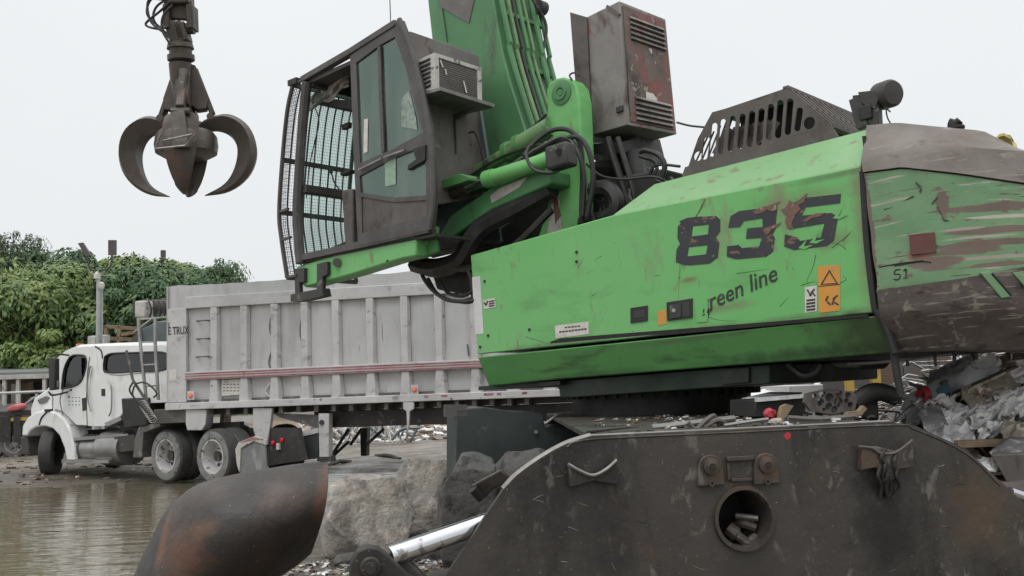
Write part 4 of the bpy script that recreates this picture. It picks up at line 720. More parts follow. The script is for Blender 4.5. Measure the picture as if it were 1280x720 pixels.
# bits hanging under the body: battery hoses, rods
hose([(985, 455, 1.2), (992, 462, 1.2), (1005, 470, 1.2), (1020, 466, 1.2), (1027, 455, 1.2)], .024); hose([(990, 455, 1.1), (1000, 466, 1.1), (1012, 466, 1.1), (1020, 455, 1.1)], .018)
hose([(1060, 455, 1.2), (1100, 453, 1.25), (1150, 447, 1.25), (1195, 441, 1.2)], .012, 'bare', 'rod')
MB().prism([m(1035, 452, 1.2), m(1085, 450, 1.2), m(1075, 462, 1.2), m(1045, 462, 1.2)], -Y * .5).build('sump_guard', 'black', H, .02)
hose([(1117, 435, 1.45), (1120, 460, 1.45), (1125, 488, 1.45), (1127, 496, 1.45)], .03, 'black', 'rubber_strap')
for a in (1192, 1168, 1133): hose([(a, 438, 1.25), (a + 1, 452, 1.25), (a + 2, 458 if a != 1192 else 442, 1.25)], .012, 'black', 'rubber_strap')
# ================================================================= UNDERCARRIAGE
yaw = R_(79.15); ux = V((math.sin(yaw), math.cos(yaw), 0)); UF = Frame(P(900, 600, 6.0), -ux)   # Y toward camera
if UF.Y.dot(FW) > 0: UF.Y = -UF.Y; UF.X = UF.Y.cross(UF.Z)
def u(px, py, y=0.0): return UF.on(px, py, y)
uo = [u(505, 800), u(556, 722), u(629, 612), u(646, 594), u(676, 573), u(708, 556), u(738, 546), u(920, 537), u(1112, 528), u(1144, 533), u(1207, 562), u(1250, 603), u(1282, 632), u(1360, 716), u(1400, 800)]
_hl = lambda p: tuple(HM.inverted() @ p)
M['uc_steel'] = mat('stained_undercarriage_steel', (.044, .039, .034), .55, .15, ((.060, .053, .046), 1.3), [((.019, .017, .015), (1.5, 1.5, .6), .50, .66, 7), ((.075, .052, .036), (1.8, 1.8, 1.8), .59, .75, 8), ((.13, .12, .105), (7, 7, 4), .63, .73, 9), ((.17, .16, .14), (45, 45, 45), .665, .70, 6)], .008, 7,
    spots=[(_hl(u(1105, 640)), (.28, .28, .55), (.012, .011, .011), .9), (_hl(u(745, 640)), (.35, .35, .5), (.025, .022, .02), .7), (_hl(u(935, 700)), (.25, .25, .3), (.03, .026, .023), .6), (_hl(u(1230, 640)), (.3, .3, .3), (.10, .062, .035), .6)])
hc = u(930, 648); circ_ = circ(hc, UF.X, UF.Z, .19, 36)
up_ = MB().plate(uo, [circ_], -UF.Y * .05).build('undercarriage', 'uc_steel', H, .006)
MB().lathe(hc, UF.Y, [(-.45, .188), (-.45, .17), (.0, .17), (.022, .178), (.022, .20), (.0, .205), (-.03, .2), (-.06, .188)], 36, True).build('socket_tube', 'steel_dark', up_)
MB().cyl(hc - UF.Y * .46, hc - UF.Y * .44, .19, 30).build('socket_back', 'black', up_)
MB().tube([u(905, 668, -.3), u(925, 655, -.15), u(945, 660, -.1)], .03, 8).build('scrap_bolt', 'steel_dark', up_); MB().cyl(u(920, 645, -.2), u(948, 648, -.12), .022, 8).build('scrap_rod', 'bare', up_); MB().tube([u(910, 660, -.1), u(925, 672, -.06), u(935, 678, -.05), u(945, 672, -.06)], [.045, .03, .035], 8).build('scrap_bracket', 'steel_dark', up_)
for k in range(9): MB().chunk(u(915 + random.uniform(-12, 30), 668 + random.uniform(-5, 10), -.15 - random.random() * .2), (.05, .03, .03)) .build('scrap_bit', random.choice(['steel_dark', 'bare', 'brown']), up_)
for cx in (888.5, 958):
    oy = -2 if cx > 900 else 0
    q = [u(cx - 15, 608 + oy, .03), u(cx - 15, 582 + oy, .03)] + [u(cx + 15 * math.cos(t) , 582 + oy - 14 * math.sin(t), .03) for t in (2.6, 2.1, 1.57, 1.0, .5)] + [u(cx + 15, 582 + oy, .03), u(cx + 18, 606 + oy, .03)]
    lgp = MB().prism(q, -UF.Y * .03).build('mounting_lug', 'steel_dark', up_, .006); c_ = u(cx, 583 + oy, .03)
    MB().lathe(c_, UF.Y, [(0, .055), (.02, .052), (.025, .035), (.03, .02), (.005, .018)], 20).build('lug_boss', 'steel_dark', up_)
    MB().lathe(u(cx + 1, 604 + oy, .03), UF.Y, [(0, .022), (.012, .02), (.012, .01), (.0, .008)], 12).build('lug_nut', 'steel_dark', up_)
    MB().cyl(c_ + UF.Y * .0302, c_ + UF.Y * .033, .017, 12).build('lug_hole', 'black', up_)
MB().bar(u(908, 574, .02), u(942, 572, .02), .03, .03, _U).build('weld_bar', 'steel_dark', up_, .006); MB().bar(u(910, 578, .01), u(911, 600, .01), .02, .02, UF.Y).build('weld_bead', 'steel_dark', up_, .004)
MB().bar(u(914, 600, .01), u(940, 599, .01), .02, .02, UF.Z).build('weld_bead', 'steel_dark', up_, .004)
# butterfly bracket and torn bracket
MB().prism([u(711, 582, .05), u(724, 589, .05), u(741, 594, .05), u(757, 588, .05), u(770, 577, .05), u(775, 606, .05), u(760, 604, .05), u(742, 601, .05), u(726, 606, .05), u(712, 609, .05)], -UF.Y * .05).build('tie_down_bracket', 'steel_dark', up_, .004)
MB().tube([u(710, 580, .06), u(724, 588, .06), u(741, 594, .06), u(757, 587, .06), u(771, 575, .06)], .011, 6).build('polished_edge', 'bare', up_)
MB().prism([u(1078, 560, .05), u(1096, 558, .05), u(1120, 564, .05), u(1142, 558, .05), u(1142, 584, .05), u(1125, 586, .05), u(1118, 600, .05), u(1104, 598, .05), u(1096, 584, .05), u(1076, 588, .05)], -UF.Y * .05).build('torn_bracket', 'steel_dark', up_, .004)
MB().tube([u(1073, 558, .05), u(1090, 560, .06), u(1100, 566, .06), u(1118, 566, .06), u(1136, 554, .05), u(1140, 550, .04)], .009, 6).build('polished_edge', 'brown', up_)
for k in range(9):
    a = 1100 + random.uniform(0, 22); b = 572 + random.uniform(0, 25); MB().tube([u(a, b - 12, .05), u(a + random.uniform(-5, 5), b, .07), u(a + random.uniform(-6, 8), b + 14, .04), u(a + random.uniform(-6, 10), b + 26, .02)], .012, 5).build('grease_string', 'black', up_)
MB().prism([u(984, 540, .002), u(989, 542, .002), u(988, 548, .002), u(983, 550, .002), u(979, 545, .002)], -UF.Y * .003).build('red_paint_spot', 'red', up_)
for kk in range(26):     # weld beads, gouges and bright rubs on the big plate
    a = random.uniform(650, 1200); b = random.uniform(560, 718); ln_ = random.uniform(3, 22); an = random.uniform(-.5, .5) + (1.4 if kk % 7 == 0 else 0)
    MB().tube([u(a, b, -.001), u(a + ln_ * .5 * math.cos(an), b + ln_ * .5 * math.sin(an) + random.uniform(-1, 1), .0005), u(a + ln_ * math.cos(an), b + ln_ * math.sin(an), -.002)], random.uniform(.0015, .0035), 4, True, 3).build('gouge', random.choice(['bare', 'black', 'black', 'brown']), up_)
MB().tube([u(708, 559, .0), u(738, 549.5, .0), u(920, 540.5, .0), u(1112, 531.5, .0), u(1144, 537, .0), u(1206, 566, .0), u(1250, 607, .0)], .007, 5).build('weld_bead', 'steel_dark', up_)
# deck & rear plate; sides
dk = [u(646, 593, -.03), u(676, 572, -.03), u(708, 555, -.03), u(738, 545, -.03), u(1112, 527.5, -.03), u(1144, 532, -.03), u(1207, 561, -.03), u(1282, 631, -.03), u(1400, 770, -.03)]
nd = MB(); n_ = len(dk); off5 = -UF.Y * 5.0
for i in range(n_ - 1):
    a, b = dk[i], dk[i + 1]
    if i == 3: nd.prism([a, b, b + off5, a + off5 + (b - a) * .42], -UF.Z * .03); continue
    off = off5 if i in (3,) else (off5 * .35 if i > 3 else off5 * .02); nd.quadbox([a, b, b + off, a + off], [a - UF.Z * .03, b - UF.Z * .03, b + off - UF.Z * .03, a + off - UF.Z * .03])
nd.build('deck_plate', 'steel_dark', up_)
MB().tube([u(629, 611, -.025), u(646, 593, -.025), u(676, 571.5, -.025), u(707, 554.5, -.025), u(738, 544.5, -.025)], .02, 6).build('polished_edge', 'bare', up_)
MB().tube([u(738, 544.5, -.025), u(920, 536, -.025), u(1112, 526.5, -.025)], .010, 6).build('polished_edge', 'bare', up_)
_fp = [UF.W(UF.loc(q).x, -5, zz) for q, zz in ((dk[3].lerp(dk[4], .42), UF.loc(dk[3]).z - .03), (dk[4], UF.loc(dk[3]).z - .03), (dk[4], -.6), (dk[3].lerp(dk[4], .42), -.6))]; MB().prism(_fp, -UF.Y * .05).build('far_side_plate', 'steel_dark', up_)
# dark box behind the left shoulder
bx = MB().prism([m_ for m_ in (u(570, 512, -3.9), u(607, 509, -3.9), u(641, 514, -3.9), u(679, 516, -3.9), u(681, 534, -3.9), u(790, 530, -3.9), u(790, 620, -3.9), u(570, 620, -3.9))], -UF.Y * .8).build('side_tool_box', 'bin_green', up_, .01)
MB().cyl(u(670, 540, -3.9), u(670, 540, -3.86), .02, 8).build('bolt', 'bare', bx); MB().cyl(u(692, 539, -3.9), u(692, 539, -3.88), .012, 8).build('bolt', 'black', bx)
MB().tube([u(681, 530, -3.85), u(695, 520, -3.85), u(702, 517, -3.85), u(717, 516, -3.85)], .018, 6).build('bent_rail', 'bare', bx)
MB().prism([u(556, 506, -3.9), u(584, 506, -3.9), u(584, 520, -3.9), u(556, 521, -3.9)], -UF.Y * .1).build('mud_guard_tab', 'trailer_frame', bx)
# outrigger leg: pin bracket, chrome rod
pl_ = [u(436, 730, .25), u(438, 705, .25), u(446, 690, .25), u(460, 683.5, .25), u(474, 686, .25), u(488, 697, .25), u(512, 720, .25), u(530, 760, .25)]
ob = MB().prism(pl_, -UF.Y * .12).build('outrigger_bracket', 'steel_dark', up_, .01)
MB().lathe(u(463, 709, .25), UF.Y, [(0, .062), (.02, .06), (.03, .05), (.03, .035), (.05, .03)], 20).build('pivot_pin', 'steel_dark', ob)
MB().cyl(u(486, 696, .12), u(640, 643, -.25), .062, 24).build('chrome_rod', 'chrome', up_)
MB().prism([u(470, 700, .1), u(500, 688, .1), u(540, 730, .1), u(480, 740, .1)], -UF.Y * .2).build('rod_eye', 'steel_dark', ob, .02)
MB().cyl(u(490, 712, .1), u(570, 760, .1), .04, 12).build('lower_link', 'black', ob)
MB().prism([u(300, 745, .2), u(520, 735, .2), u(640, 700, -.3), u(640, 830, -.3), u(300, 850, .2)], -UF.Y * .3).build('outrigger_beam', 'steel_dark', up_, .02)
# ================================================================= GRAPPLE
gx = MF.loc(MF.on(230, 150, 0)); gp0 = MF.on(228, 250, 0); gb = V((gp0.x, gp0.y, gp0.z))
GM = Matrix.Translation(gb)
GR = thing('scrap_grapple', 'worn orange peel scrap grapple with curved tines hanging against the sky', 'grapple', GM)
dg_ = proj(gb)[2]
def g(px, py, dd=0.0): return P(px, py, dg_ + dd)
sc1 = dg_ / FPX    # metres per pixel
# rotator and hanger
MB().bar(g(222, -60), g(224, 8), .45, .40, FW).build('hanger_link', 'grapple', GR, .03)
hg = MB().bar(g(213, 12), g(240, 14), .35, .14, FW).bar(g(211, 8), g(212, 38), .12, .35, FW).bar(g(240, 8), g(241, 38), .12, .35, FW).build('hanger_yoke', 'grapple', GR, .02)
MB().bar(g(218, 30), g(226, 54), .30, .30, FW).bar(g(226, 30), g(232, 54), .2, .3, FW).build('universal_joint', 'grapple', GR, .03)
MB().cyl(g(210, 36), g(243, 36), .10, 12).build('hanger_pin', 'grapple', GR)
MB().lathe(g(225, 53), (g(226, 80) - g(224, 50)), [(0, .16), (.03, .22), (.12, .24), (.13, .20), (.22, .20), (.24, .24), (.33, .24), (.36, .18)], 24).build('rotator', 'grapple', GR)
bodyG = MB().lathe(g(225, 76), (g(228, 130) - g(225, 76)), [(0, .14), (.05, .20), (.35, .19), (.75, .15), (1.05, .2), (1.3, .22)], 16).build('centre_post', 'grapple', GR)
hubc = g(233, 180)
MB().lathe(hubc + V((0, 0, .25)), V((0, 0, -1)), [(0, .30), (.04, .48), (.12, .54), (.30, .56), (.42, .54), (.50, .40), (.52, .2)], 28).build('hub', 'grapple_hub', GR)
MB().prism([g(213, 137, -.45), g(230, 136, -.45), g(236, 184, -.62), g(214, 184, -.62)], FW * .25).build('front_valve_guard', 'grapple_hub', GR, .02)
MB().prism([g(224, 85, -.28), g(232, 85, -.28), g(229, 118, -.3), g(231, 136, -.42), g(220, 136, -.42), g(222, 118, -.3)], FW * .12).build('cylinder_rod', 'grapple_hub', GR, .01)
for pts in ([(201, 168, 194, 186), (194, 186, 232, 182), (232, 182, 244, 168), (204, 176, 240, 168)],):
    for a, b, c, d in pts: MB().cyl(g(a, b, -.7), g(c, d, -.7), .018, 6).build('bent_wire', 'bare', GR)
# four tines arranged round the hub; side profile in (radial, height)
def tine(az, s=1.0, close=1.0, wf=1.0):
    d = V((math.cos(az), math.sin(az), 0)); t = V((-math.sin(az), math.cos(az), 0)); c = hubc
    q = lambda r, z: c + d * (r * s * sc1) + V((0, 0, z * s * sc1)) + V((0, 0, .0))
    outr = [(10, 18), (22, 30), (45, 38), (62, 34), (76, 22), (84, 4), (85, -16), (78, -36), (64, -52), (46, -62), (22, -66)]
    inr = [(22, -65), (42, -54), (53, -42), (60, -25), (62, -8), (58, 6), (50, 15), (38, 19), (26, 17), (15, 8), (10, 4)]
    if close != 1.0:
        outr = [(x * close, z) for x, z in outr]; inr = [(x * close, z) for x, z in inr]
    n = len(outr); o = cr([V((x, 0, z)) for x, z in outr], 3); i_ = cr([V((x, 0, z)) for x, z in inr], 3)[::-1]
    A = []; N = len(o)
    b = MB()
    def w_(k): f = k / (N - 1); return wf * ((.10 + .20 * math.sin(math.pi * min(1, f * 1.15))) if f < .85 else .10 * (1 - (f - .85) / .15) + .03)
    rowsT = []
    for k in range(N):
        p, r = q(o[k].x, o[k].z), q(i_[k].x, i_[k].z); w1 = w_(k); mid = p.lerp(r, .3); rowsT.append([p - t * w1 * .35, mid - t * w1, r - t * w1 * .5, r + t * w1 * .5, mid + t * w1, p + t * w1 * .35, p - t * w1 * .35])
    b.grid(rowsT); o0 = len(b.v) - len(rowsT) * 7
    b.f.append(tuple(o0 + j for j in range(6))); b.f.append(tuple(o0 + (N - 1) * 7 + j for j in range(6)))
    tn = b.build('tine', 'grapple', GR, 0, 40)
    # rod from the centre post to the tine back
    MB().bar(q(11, 96), q(32, 38), .10, .16, t).build('tine_cylinder', 'grapple', GR, .02)
    MB().prism([q(2, 102) + t * .12, q(12, 99) + t * .12, q(27, 58) + t * .12, q(25, 44) + t * .12, q(14, 42) + t * .12, q(3, 50) + t * .12], -t * .24).build('cylinder_guard', 'grapple', GR, .01)
    MB().cyl(q(30, 33) - t * .16, q(30, 33) + t * .16, .07, 10).build('tine_pin', 'grapple', GR)
for az, cl_, wf in ((R_(12), 1.0, 1), (R_(180 - 8), 1.02, 1), (R_(-84), .42, 1.05), (R_(95), .42, 1)): tine(az, 1.0, cl_, wf)
for k, pts in enumerate(([(214, -8), (190, -2), (184, 18), (200, 34), (212, 45)], [(214, -4), (196, 8), (192, 24), (204, 40), (213, 46)], [(213, 2), (200, 14), (182, 30), (196, 36), (209, 34)], [(209, 0), (186, 0), (188, 26), (206, 42), (214, 50)], [(216, 6), (204, 20), (203, 38), (213, 56)])):
    MB().tube([g(a, b, -.1 * k) for a, b in pts], .022, 6).build('grapple_hose', 'rubber_hose', GR)

# ================================================================= GROUND, WATER, SKY STUFF
def puddle(x, y):        # >0 inside
    v = 1 - ((x + 8.3) / 6.5) ** 2 - ((y - 12.7) / 7.4) ** 2
    v2 = 1 - ((x + 3.6) / 4.6) ** 2 - ((y - 18.3) / 1.9) ** 2
    v3 = 1 - ((x + 12.5) / 6.5) ** 2 - ((y - 16.2) / 4.1) ** 2
    return max(v, v2, v3) + .22 * noise.noise(V((x * .35, y * .5, 1))) + .08 * noise.noise(V((x * 1.6, y * 1.6, 3)))
def gz(x, y):
    h = .035 * noise.noise(V((x * .5, y * .5, 0))) + .02 * noise.noise(V((x * 2.2, y * 2.2, 7)))
    p = puddle(x, y); k = min(1, max(-1, p * 2.5)); h = h * (1 - abs(k) * .3) - .06 * k - .015 if -10 < y < 30 else h
    if y > 27: h += min(.35, (y - 27) * .012) * (.5 + .5 * noise.noise(V((x * .2, y * .2, 5))))
    if x > -2.2 and y < 14: h += .05 * noise.noise(V((x * 4, y * 4, 9)))
    return h
gm = MB(); ys = []; y = 3.
while y < 60: ys.append(y); y *= 1.0135
ys += [70, 90, 130, 250, 600, 1500]; ys = [-600, -50, -5, 0] + ys
rowsG = []
for y in ys:
    w_ = max(12, abs(y) * .75 + 8) if y < 60 else y * 4; w_ = w_ if y > 0 else 40 + abs(y) * 3
    rowsG.append([V((-w_ + 2 * w_ * k / 220, y, 0)) for k in range(221)])
for r in rowsG:
    for p in r: p.z = gz(p.x, p.y) if abs(p.y) < 80 else 0
gmat = mat('wet_gravelly_dirt', (.15, .125, .095), .5, 0, ((.19, .165, .13), (.5, .9, 1)), [((.085, .07, .055), (.8, 1.6, 1), .50, .62, 9), ((.28, .25, .21), (.7, 1.7, 1), .60, .70, 8), ((.05, .045, .04), (11, 11, 11), .60, .68, 9), ((.34, .31, .27), (17, 17, 17), .66, .70, 6)], .04, 9, .38, spots=[((-7, 20.5, 0), (13, 4.5, 5), (.075, .065, .05), .8), ((-2, 11, 0), (4, 5, 5), (.06, .052, .045), .8), ((-14, 26, 0), (9, 1.2, 5), (.22, .19, .15), .6)])
gnd = tag(gm.grid(rowsG).build('ground', gmat), kind='structure')
wm = bpy.data.materials.new('muddy_puddle_water'); wm.use_nodes = True; nt = wm.node_tree; b = nt.nodes['Principled BSDF']
b.inputs['Base Color'].default_value = (.17, .145, .10, 1); b.inputs['Roughness'].default_value = .035; b.inputs['Specular IOR Level'].default_value = .5; b.inputs['IOR'].default_value = 1.85
tc = _n(nt, 'ShaderNodeTexCoord'); mp = _n(nt, 'ShaderNodeMapping'); mp.inputs['Scale'].default_value = (.8, 4.0, 1); n1 = _n(nt, 'ShaderNodeTexNoise'); n1.inputs['Scale'].default_value = 1.1; n1.inputs['Detail'].default_value = 3; bp = _n(nt, 'ShaderNodeBump'); bp.inputs['Distance'].default_value = .018
nt.links.new(tc.outputs['Object'], mp.inputs[0]); nt.links.new(mp.outputs[0], n1.inputs[0]); nt.links.new(n1.outputs[0], bp.inputs['Height']); nt.links.new(bp.outputs[0], b.inputs['Normal'])
tag(MB().grid([[V((x, y, -.03)) for x in (-30, -20, -10, 2)] for y in (3, 12, 21, 24)]).build('puddle_water', wm), kind='structure')
# loose debris on the ground (stuff)
def scatter(name, n, area, size, mats, label, dens=None):
    for mi, mt in enumerate(mats):
        b = MB()
        for _ in range(n // len(mats)):
            x, y = area(); s_ = random.uniform(*size); b.chunk(V((x, y, gz(x, y) + s_ * .1)), (s_, s_ * random.uniform(.2, .8), s_ * random.uniform(.1, .35)), .6)
        o = b.build(name, mt); tag(o, label[mi % len(label)], 'rubble', None, 'stuff')
def near_area():
    while True:
        x, y = (random.gauss(-1.3, .8), random.gauss(9.4, .6)) if random.random() < .6 else (random.uniform(-3.6, 3), random.uniform(7.2, 13))
        if puddle(x, y) < -.05: return x, y
scatter('rubble', 3000, near_area, (.008, .05), [SCR[0], SCR[1], SCR[2], SCR[3], SCR[4]], ['fine pale shredded bits strewn on the dirt between boulders and machine', 'fine grey shredded bits strewn on the dirt between boulders and machine', 'fine brown shredded bits strewn on the dirt between boulders and machine', 'fine black shredded bits strewn on the dirt between boulders and machine', 'fine tan shredded bits strewn on the dirt between boulders and machine'])
def far_area(): return random.gauss(-3.5, 3.2), random.uniform(31, 42)
scatter('litter', 900, far_area, (.05, .3), [SCR[0], SCR[2], SCR[4]], ['pale litter scattered on the far dirt under the trailer', 'rusty brown litter scattered on the far dirt bank', 'tan litter scattered on the far dirt bank'])
def left_area():
    while True:
        x, y = random.uniform(-20, -8), random.uniform(20, 36)
        return x, y
scatter('gravel', 700, left_area, (.02, .12), [SCR[2], SCR[4]], ['dark gravel bits on the wet yard by the truck', 'tan gravel bits on the wet yard by the truck'])
# dirt bank and pale far wall seen under the trailer
bk = []
for j in range(8):
    yy = 40 + j * .8; bk.append([V((-12 + i * .55, yy, -.05 + (j / 7) ** .7 * .75 * (.75 + .35 * noise.noise(V((i * .3, j * .5, 2)))))) for i in range(50)])
tag(MB().grid(bk).build('dirt_bank', mat('dry_dirt_bank', (.27, .20, .14), .9, 0, ((.19, .14, .10), 1.2), [((.38, .33, .26), (3, 3, 3), .6, .68, 8)], .05, 4)), kind='structure')
wl_ = MB().prism([V((-12, 47, 0)), V((14, 45, 0)), V((14, 45, 2.6)), V((-12, 47, 2.6))], V((0, .3, 0))).build('yard_wall', 'wallpale'); tag(wl_, 'long pale dusty wall behind the dirt bank under the trailer', 'wall')

# ================================================================= DUMP TRAILER
vt = ray(-5360, 705); vt.z = 0; TF = Frame(P(209, 500, 18.9), vt)       # X to the left (front), Y toward camera?
TF.o.z = 0; Z0 = V((0, 0, 1))
if TF.Y.dot(FW) > 0: TF.Y = -TF.Y
def t(px, py, y=0.0): return TF.on(px, py, y)
TM = Matrix.Translation(TF.o) @ Matrix((TF.X, Z0.cross(TF.X), Z0)).transposed().to_4x4()
T = thing('dump_trailer', 'long grey ribbed dump trailer with a red striped side rail behind the puddle', 'trailer', TM)
Yt = TF.Y
xr_ = 9.6  # trailer length
L0 = TF.loc(t(209, 358)).z; top = lambda px: 358 - (px - 209) * .0815
def tz(px, py): return TF.loc(t(px, py)).z
zt, zrb, zst, zsb, zb, zbb = tz(209, 358.5), tz(233, 386), tz(233, 466), tz(233, 475), tz(233, 504), tz(233, 512)
x233 = TF.loc(t(233, 400)).x; x0 = TF.loc(t(209, 400)).x
box = lambda xa, xb, ya, yb, za, zb_: MB().quadbox([TF.W(xa, ya, za), TF.W(xb, ya, za), TF.W(xb, yb, za), TF.W(xa, yb, za)], [TF.W(xa, ya, zb_), TF.W(xb, ya, zb_), TF.W(xb, yb, zb_), TF.W(xa, yb, zb_)])
def sag(x): return .04 * noise.noise(V((x * .7, 0, 0)))
# side skin: gently buckled sheet
rws = []
for j in range(14):
    z = zb + (zrb - zb) * j / 13
    rws.append([TF.W(x0 - (i / 90) * xr_, -.07 + .022 * noise.noise(V((i * .35, j * .5, 3))) + .012 * noise.noise(V((i * .9, j * .9, 8))), z) for i in range(91)])
MB().grid(rws, -Yt * .03).build('side_sheet', 'trailer', T)
rws = []
for j in range(5):
    rws.append([TF.W(x0 - (i / 90) * xr_, -.03 + .02 * noise.noise(V((i * .3, j * .5, 13))), zrb + (zt - zrb) * j / 4 + (.035 * noise.noise(V((i * .22, 4, 4))) if j == 4 else 0)) for i in range(91)])
MB().grid(rws, -Yt * .05).build('top_board', 'trailer', T)
box(x0 - xr_, x233, -.07, .035, zrb - .0, zrb + (zt - zrb) * .50).build('top_rail', 'trailer_rail', T, .012)
for i in range(12): pass
box(x233 - .005, x0, -.06, .02, zb + .02, zrb + .01).build('front_corner_post', 'trailer_rail', T, .008)
box(x0 - .02, x0, -2.5, .02, zb, zt).build('front_bulkhead', 'trailer', T)
box(x0 - xr_, x0 - .02, -2.52, -2.48, zb, zt - .05).build('far_side_sheet', 'trailer', T)
box(x0 - xr_, x0, -2.5, -.02, zb, zb + .06).build('trailer_floor', 'trailer_frame', T)
ribs = [278, 305.5, 343, 381, 420, 463, 508, 551, 594, 640, 686]
ribs = [268, 305.5, 343.5, 381.5, 420.5, 463.5, 506.5, 549.5, 594, 640, 686]
for rxp in ribs:
    c = TF.loc(t(rxp, 440)).x; a = .105
    for (za, zb_) in ((zsb + .01, zrb - .005), (zb, zst - .20 if False else zst - .0)):
        pass
    q = lambda z: [TF.W(c + a, -.06, z), TF.W(c + a * .62, .035, z), TF.W(c - a * .62, .035, z), TF.W(c - a, -.06, z)]
    MB().quadbox(q(zst + .01), q(zrb - .003)).build('side_rib', 'trailer_rail', T, .01)
    q2 = lambda z, k: [TF.W(c + a * k, -.06, z), TF.W(c + a * .62 * k, .045, z), TF.W(c - a * .62 * k, .045, z), TF.W(c - a * k, -.06, z)]
    MB().quadbox(q2(zb, 1.5), q2(zsb - .01, 1.0)).build('lower_rib', 'trailer_rail', T, .01)
sr = box(x0 - xr_, x233, -.06, .07, zsb - .005, zst + .015).build('side_rail', 'trailer_rail', T, .01)
h_ = (zst - zsb)
for k, mt in ((0.02, 'stripe_red'), (.30, 'stripe_white'), (.38, 'stripe_red'), (.70, 'stripe_red')):
    hh = .20 if mt == 'stripe_red' else .08
    box(x0 - xr_, x233 - .01, .068, .074, zsb + h_ * k, zsb + h_ * (k + hh)).build('reflective_stripe', mt, sr)
box(x0 - xr_, x0 + .0, -.12, .09, zbb, zb + .01).build('bottom_rail', 'trailer_rail', T, .012)
for k in range(9):   # red paint rubs on the rail near its tail
    a = TF.loc(t(random.uniform(520, 700), 490)).x; box(a, a + random.uniform(.03, .12), .088, .093, zb - .06, zb - .02).build('red_paint_rub', 'stripe_red', T)
# steps, lamps, plates, dents
for (a, b) in ((253.5, 401), (253.5, 423.5), (253, 446)):
    p = t(a, b, .0); MB().tube([p + TF.X * .12 - Yt * .05, p + TF.X * .10 + Yt * .06, p - TF.X * .10 + Yt * .06, p - TF.X * .12 - Yt * .05], .014, 6, False).build('rung', 'trailer_frame', T)
    for s_ in (1, -1): MB().box(p + TF.X * .12 * s_ - Yt * .025, TF.X * .03, Yt * .01, Z0 * .014).build('rung_foot', 'chassis', T)
for (a, b) in ((239, 494.5), (518.5, 487)):
    p = t(a, b, .05); mb = MB().box(p, TF.X * .075, Yt * .02, Z0 * .085).build('lamp_housing', 'trailer_rail', T, .006); MB().lathe(p + Yt * .02, Yt, [(0, .05), (.015, .047), (.022, .03)], 16).build('marker_lens', 'lamp_orange', mb)
    MB().lathe(p + Yt * .043, Yt, [(0, .018), (.004, .016)], 10).build('lens_core', mat('lens_core', (.8, .45, .3), .3), mb)
text('E TRUX', 'lettering', TF, t(209.8, 418.5, .024), -TF.X, Yt, .215, 'ink2', T, 0, .004, .001, .62)
text('S', 'lettering', TF, t(209.8, 409, .024), -TF.X, Yt, .12, 'ink2', T, 0, .002, .001, .7)
pt = MB().prism([t(277, 475, -.02), t(303, 474, -.02), t(303, 493, -.02), t(277, 495, -.02)], Yt * .004).build('permit_placard', 'paper', T)
text('U', 'placard_letter', TF, t(280.5, 478.5, -.012), -TF.X, Yt, .10, 'ink2', pt)
for k in range(3):
    for j in range(5): q = t(280 + j * 4.4, 480.5 + k * 4, -.014); MB().box(q, TF.X * .022, Yt * .001, Z0 * .009).build('placard_line', 'trailer_frame', pt)
MB().prism([t(211, 463, .024), t(221, 461, .024), t(221, 476, .024), t(212, 477, .024)], Yt * .003).build('white_decal', 'paper', T)
for pts in ([(340, 388), (337, 410), (341, 430), (336, 452), (339, 462)], [(377, 396), (375, 415), (379, 435)], [(219, 398), (226, 401)], [(388, 385), (382, 400)], [(584, 430), (586, 445)], [(376, 480), (378, 498)], [(343, 476), (341, 495), (346, 502)]):
    MB().tube([t(a, b, -.045) for a, b in pts], .012, 5).build('dent_crease', 'trailer_frame', T)
MB().tube([t(338, 478, -.03), t(332, 490, -.02), t(344, 500, -.02)], .02, 5).build('scuff', 'paper', T)
# tarp roll & ladder on the nose
tp = MB().tube([t(172, 386, -.5), t(178, 385, -.6), t(195, 384, -.8), t(212, 385, -1.2)], .16, 12)
trp = tp.build('rolled_tarp', mat('dark_tarp', (.06, .05, .045), .8, 0, ((.11, .095, .08), 9), (), .03, 14), T)
MB().box(t(180, 387, -.45), TF.X * .12, Yt * .15, Z0 * .17).build('tarp_end_bracket', 'ac_white', T, .03)
for k in range(4): a = 186 + k * 6; MB().tube([t(a, 376, -.4), t(a + 3, 388, -.35), t(a + 1, 397, -.45)], .02, 5).build('tarp_strap', 'black', trp)
lad = MB().bar(t(173, 398, .1), t(175, 425, .1), .05, .05, Yt).bar(t(175, 425, .1), t(183, 500, .1), .05, .05, Yt).build('ladder', 'alloy', T, .004)
MB().bar(t(194, 398, .1), t(194, 430, .1), .05, .05, Yt).bar(t(194, 430, .1), t(198, 500, .1), .05, .05, Yt).build('ladder_rail', 'alloy', lad, .004)
for (a, b, c, d) in ((174, 399, 208, 396), (175, 428, 195, 427), (179, 456, 197, 455), (182, 483, 198, 482)): MB().bar(t(a, b, .1), t(c, d, .1), .03, .03, Yt).build('ladder_rung', 'alloy', lad)
MB().bar(t(158, 438, .15), t(166, 475, .15), .05, .02, Yt).bar(t(166, 475, .15), t(186, 506, .15), .05, .02, Yt).build('air_line_bracket', 'trailer_frame', T)
for pts in ([(168, 480), (180, 478), (190, 484), (196, 492), (192, 497)], [(166, 478), (162, 488), (170, 500), (182, 514)], [(168, 482), (166, 494), (176, 506), (186, 516)]): MB().tube([t(a, b, .2) for a, b in pts], .018, 6).build('air_line', 'rubber_hose', T)
cp = []
for k in range(70): a = k * .75; f = k / 69; c = t(178 + f * 14, 504 + f * 22, .2); cp.append(c + TF.X * .09 * math.cos(a) + Z0 * .06 * math.sin(a))
